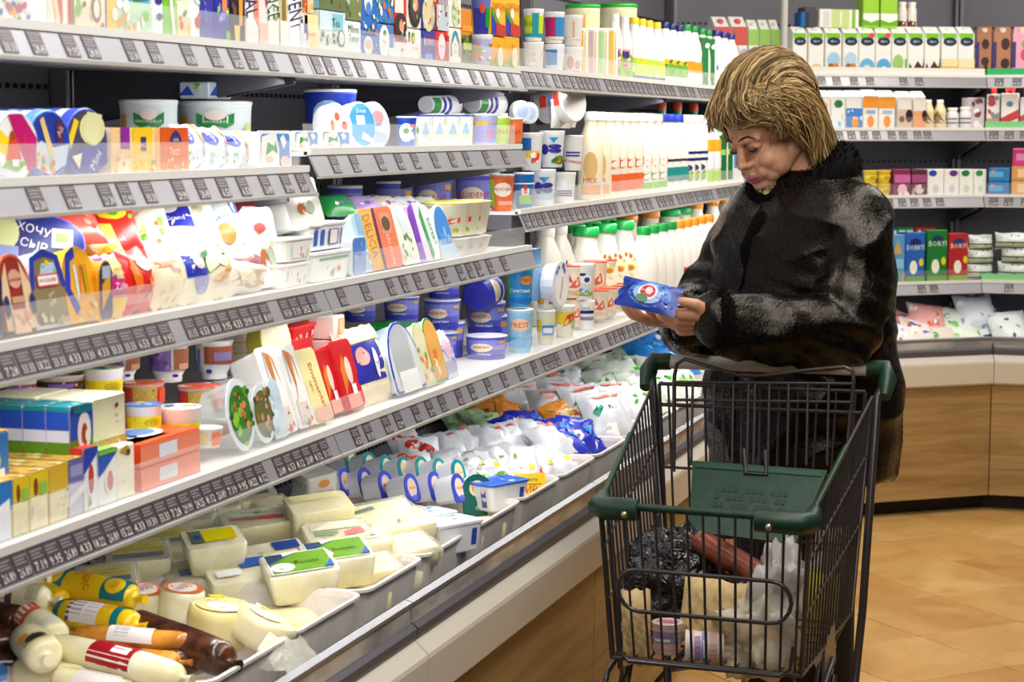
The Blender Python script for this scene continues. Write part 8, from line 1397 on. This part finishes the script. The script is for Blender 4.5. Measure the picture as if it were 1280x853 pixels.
for i in range(330):      # fringe combed forward and to one side from the same parting
    x = R.uniform(-.090, .085); a0 = R.uniform(30, 58); a1 = R.uniform(4, 30)-4*abs(x)/.08; rd = R.uniform(.92, 1.08); sw = R.uniform(-.012, .040); fl = R.uniform(.0, .05)*max(0, 1-abs(x+.02)/.08)
    pts = []
    for k in range(8):
        t = k/7; p = hs(a0+(a1-a0)*t, x+sw*t*t, rd*(.99+.05*math.sin(PI*t)))
        p.y -= fl*t*t+.012*t; p.z -= .004*t*t; pts.append(p+Vector((R.uniform(-1, 1), R.uniform(-1, 1), R.uniform(-1, 1)))*.0016)
    lock(pts, R.uniform(.0014, .0030), pick())
def side_x(y, z, rd):
    ky = 1-((y-.030)/.132)**2; kz = 1-((z-.055)/.118)**2 if z > .055 else 1
    v = .103*math.sqrt(max(.02, ky))*math.sqrt(max(.02, min(1, ky+kz-1 if z > .055 else 1)/1 if z > .055 else 1))*rd
    return v*(1 if z > .055 else 1-.9*((.055-z)/.20)**1.6*.35)
for sx in (-1, 1):
    for i in range(560):  # sides: combed back from the temple, turning down towards the nape; the front ones fall over the cheek
        fr_ = R.random(); fwd = R.random() < .30
        y0, z0 = R.uniform(-.100, -.02), R.uniform(.045, .130)
        if fwd: y2 = R.uniform(-.062, .022); z2 = .012-.055*max(0, min(1, (y2+.062)/.08))**2*R.uniform(.5, 1.5)-R.uniform(0, .018); y1, z1 = y0+.050, z0+.006
        else: y2 = R.uniform(.022, .150); z2 = -.030-.075*min(1, y2/.09)-R.uniform(0, .05)*min(1, y2/.05); y1, z1 = R.uniform(.035, .16), R.uniform(.04, .135)
        rd = R.uniform(.90, 1.07); pts = []; wv = R.uniform(-.01, .01)
        for k in range(10):
            t = k/9; y = (1-t)**2*y0+2*t*(1-t)*y1+t*t*y2; z = (1-t)**2*z0+2*t*(1-t)*z1+t*t*z2
            y = max(-.098, min(.158, y)); z = min(z, .168)
            e = ((y-.030)/.132)**2+(max(0, z-.055)/.118)**2
            if e > .97: f_ = math.sqrt(.97/e); y = .030+(y-.030)*f_; z = .055+(z-.055)*f_ if z > .055 else z; e = .97
            x = .103*math.sqrt(1-e)*rd
            if z < .055: x = max(x, .02)*(1-.22*min(1, (.055-z)/.17)**1.5)
            if z < -.05 and y > .06: y -= .10*(-.05-z)
            pts.append(Vector((sx*(x+.006*math.sin(3*t+wv*300)*t), y, z))+Vector((R.uniform(-1, 1), R.uniform(-1, 1), R.uniform(-1, 1)))*.0018)
        lock(pts, R.uniform(.0014, .0032), pick())
for i in range(70):       # loose wisps behind the ear on both sides
    sx = R.choice((-1, 1)); y0 = R.uniform(.02, .075); y2 = R.uniform(.012, .06); z2 = R.uniform(-.150, -.085); pts = []
    for k in range(8):
        t = k/7; pts.append(Vector((sx*(.098-.018*t+.008*math.sin(5*t+y0*90)), y0+(y2-y0)*t+.010*math.sin(PI*t), .03+(z2-.03)*t)))
    lock(pts, R.uniform(.0014, .0028), pick())
for i in range(170):      # nape
    x = R.uniform(-.075, .075); z0 = R.uniform(.0, .10); z2 = R.uniform(-.155, -.10); rd = R.uniform(.92, 1.05); pts = []
    for k in range(8):
        t = k/7; z = z0+(z2-z0)*t; y = .030+.128*rd*math.sqrt(max(.05, 1-(x/.104)**2))*(1-.42*max(0, (.0-z)/.15)**1.4)
        pts.append(Vector((x*(1-.12*t), y+.012*max(0, t-.75), z))+Vector((R.uniform(-1, 1), R.uniform(-1, 1), R.uniform(-1, 1)))*.002)
    lock(pts, R.uniform(.0014, .003), pick())
b.obj('hair_lock', hair)['kind'] = 'stuff'
# ---- coat
COAT, nt, b_, N, L = nodes('shiny_dark_leather')
n1 = tex(nt, coords(nt), Scale=7, Detail=5.0, Distortion=.6); n2 = tex(nt, coords(nt), Scale=120, Detail=3.0, Roughness=.7)
L.new(ramp(nt, n1.outputs[0], [(.3, '040302'), (.6, '080505'), (.85, '100b08')]), b_.inputs['Base Color'])
L.new(ramp(nt, n2.outputs[0], [(.40, .33), (.60, .15)]), b_.inputs['Roughness']); b_.inputs['Specular IOR Level'].default_value = .32; b_.inputs['Specular Tint'].default_value = (1, .86, .74, 1)
bump(nt, b_, n2.outputs[0], .42, .004)
FUR = mottled('black_fur', '040303', '0c0908', 140, .9, .5, bd=.004); FUR.node_tree.nodes['Principled BSDF'].inputs['Specular IOR Level'].default_value = .12
kb = Blob(); rings = []
PROF = [(.70, .228, .180, .0), (.78, .240, .190, 0), (.90, .242, .190, -.005), (1.02, .236, .182, -.008), (1.14, .234, .174, -.008), (1.24, .226, .160, -.004), (1.31, .222, .145, .0), (1.355, .185, .120, .004), (1.39, .130, .100, .004), (1.41, .085, .08, 0)]
n = 40
for z, a, d_, cy in PROF: rings.append([(a*math.copysign(abs(math.cos(2*PI*j/n))**.85, math.cos(2*PI*j/n)), cy+d_*math.copysign(abs(math.sin(2*PI*j/n))**.9, math.sin(2*PI*j/n)), z) for j in range(n)])
tb = MB(); tb.loft(rings, FUR); kb.v = list(tb.v); kb.f = [list(f) for f in tb.f]
CL, CR = loc(at_d(898, 402, 4.36)), loc(at_d(868, 402, 4.50))
kb.chain([(.150, .01, 1.300), (.195, -.02, 1.19), E_L+Vector((.005, .01, 0)), E_L.lerp(CL, .45)+Vector((0, 0, -.012)), CL], [.082, .088, .084, .076, .062])
kb.chain([(-.150, .01, 1.300), (-.195, -.02, 1.19), E_R+Vector((-.005, .01, 0)), E_R.lerp(CR, .5)+Vector((0, 0, -.02)), CR], [.082, .088, .084, .074, .058])
cm = kb.fuse(.0065, 6, .5)
co = np.zeros(len(cm.vertices)*3); cm.vertices.foreach_get('co', co); co = co.reshape(-1, 3); no = np.zeros(len(cm.vertices)*3); cm.vertices.foreach_get('normal', no); no = no.reshape(-1, 3)
for i in range(len(co)):
    p = Vector(co[i]); q = Vector((p.x*9, p.y*9, p.z*3.2)); side = min(1, max(0, (abs(p.x)-.13)/.06))
    w = noise.noise(q*.7)*.010+(1-abs(noise.noise(Vector((p.x*6+p.z*4, p.y*6-p.z*3, p.z*5-p.x*5)))))**5*.012+.004*math.sin(p.z*30+6*noise.noise(Vector((p.x*5, p.y*5, p.z*3))))*side
    el = math.exp(-((p-E_L).length/.13)**2)+math.exp(-((p-E_R).length/.13)**2)
    w += el*.007*math.sin(p.z*95+p.y*60+4*noise.noise(p*7)); co[i] += no[i]*w
cm.vertices.foreach_set('co', co.ravel()); cm.update()
coat = place_mesh(cm, 'coat', person, COAT)
# seams and front closing of the coat
def coat_pt(x, z): k = np.where((np.abs(co[:, 0]-x) < .012) & (np.abs(co[:, 2]-z) < .012) & (co[:, 1] < 0) & (co[:, 1] > -.225))[0]; j = k[np.argmin(co[k, 1])] if len(k) else 0; return Vector(co[j])
b = MB(); b.tube([coat_pt(-.015, z)+Vector((0, -.002, 0)) for z in np.linspace(.74, 1.34, 18)], .004, COAT, 6); b.obj('front_edge', coat)
def fur_ring(name, pts, rads, seed, parent, nstr=900, ln=.02):
    k = Blob(); L_ = len(pts)
    for i in range(L_): k.cap(pts[i], pts[(i+1) % L_], rads[i], rads[(i+1) % L_])
    m_ = k.fuse(.005, 2); o = place_mesh(m_, name, parent, FUR); R = random.Random(seed); b = MB()
    vs = m_.vertices
    for i in range(nstr):
        v = vs[R.randrange(len(vs))]; p = v.co; d_ = (v.normal+Vector((R.uniform(-1, 1), R.uniform(-1, 1), R.uniform(-1, 1)))*.8).normalized(); t = d_.orthogonal().normalized()*.0014
        q = p+d_*ln*R.uniform(.5, 1.1); b.add([p-t, p+t, q], [(0, 1, 2)], FUR)
    so = b.obj('fur', o); so['kind'] = 'stuff'; return o
cp = []; cr_ = []
ncx, ncy = neck_top.x*.55, neck_top.y*.55
for i in range(16):
    t = 2*PI*i/16; back = (1+math.sin(t))/2
    cp.append(Vector((.100*math.cos(t)+ncx*.6, .088*math.sin(t)+ncy*.5+.005, 1.345+.085*back))); cr_.append(.034+.012*back)
fur_ring('fur_collar', cp, cr_, 3, coat, 2200, .018)
def cuff(c_, axis, r_, seed):
    ax = axis.normalized(); x = ax.orthogonal().normalized(); y = ax.cross(x)
    fur_ring('fur_cuff', [c_+(x*math.cos(2*PI*i/12)+y*math.sin(2*PI*i/12))*r_ for i in range(12)], [.019]*12, seed, coat, 900, .014)
cuff(CL, CL-E_L, .052, 5); cuff(CR, CR-E_R, .047, 6)
# lapel folds in fur down the chest
b = Blob(); b.chain([coat_pt(.01, 1.31)+Vector((0, .008, .0)), coat_pt(.0, 1.24)+Vector((0, .006, 0)), coat_pt(-.01, 1.16)+Vector((0, .008, 0))], [.022, .017, .006]); place_mesh(b.fuse(.005, 3), 'lapel', coat, FUR)
# scarf
SCF = mottled('patterned_scarf', '4a3a20', 'cdb880', 70, .7, .3)
k = Blob(); sc_ = [Vector((.070*math.cos(2*PI*i/14)+ncx*1.0, (.066 if math.sin(2*PI*i/14) > 0 else .078)*math.sin(2*PI*i/14)+ncy*1.0-.006, 1.378+.02*math.sin(2*PI*i/14))) for i in range(14)]
for i in range(14): k.cap(sc_[i], sc_[(i+1) % 14], .017+.004*(i % 2), .017+.004*((i+1) % 2))
place_mesh(k.fuse(.004, 3), 'scarf', person, SCF)
# trousers and boots
k = Blob()
for sx in (-1, 1): k.chain([(sx*.085, 0, .86), (sx*.095, -.015, .42), (sx*.10, 0, .10)], [.105, .078, .062])
place_mesh(k.fuse(.007, 3), 'trousers', person, mottled('black_cloth', '060507', '0d0c10', 60, .8, .1))
for sx in (-1, 1):
    k = Blob(); k.cap((sx*.10, .0, .16), (sx*.10, .005, .0), .058, .052); k.chain([(sx*.10, .02, -.022), (sx*.112, -.10, -.026), (sx*.116, -.15, -.032)], [.042, .038, .030])
    k.v = [(x, y, max(z, -.0645)) for x, y, z in k.v]; place_mesh(k.fuse(.006, 2), 'boot', person, mat('121012', .4))
# ---- the pack she reads
Lx = (rW*.86-uW*.44-cW*.05); nn = (cW*.72+uW*.62-rW*.05); Lx = (Lx-nn*Lx.dot(nn)/nn.length_squared).normalized(); nn.normalize(); zz_ = Lx; yy_ = zz_.cross(nn)
PS = 'r .0 .0 1 1 1c3a9c;e .5 .52 .44 .36 4a7ad0;e .5 .50 .36 .26 9ab8e4;e .48 .48 .27 .16 f0e8ec;e .48 .48 .22 .125 c8303c;e .47 .5 .13 .06 f0d0d0;t Зустріч .48 .47 .06 f4f0f0 90 .4;e .75 .42 .12 .1 5a8a5a;d .05 .6 .95 .95 10 .04 2a4ab8 3a6ad0 8ab0e8;d .05 .05 .95 .3 8 .04 16309a 2a4ab8'
kp = k_pouch(.082, .026, .132, 'e6e4e2', PS, seed=4, crimp=.05, pw=.4, wr=.003)
put(K(kp), 'dairy_pack', Matrix.Translation(PK) @ Matrix((nn, yy_, zz_)).transposed().to_4x4() @ Matrix.Translation((0, 0, -.066)), 'blue foil pack with round red emblem held in the hands of the woman', 'dairy pack')
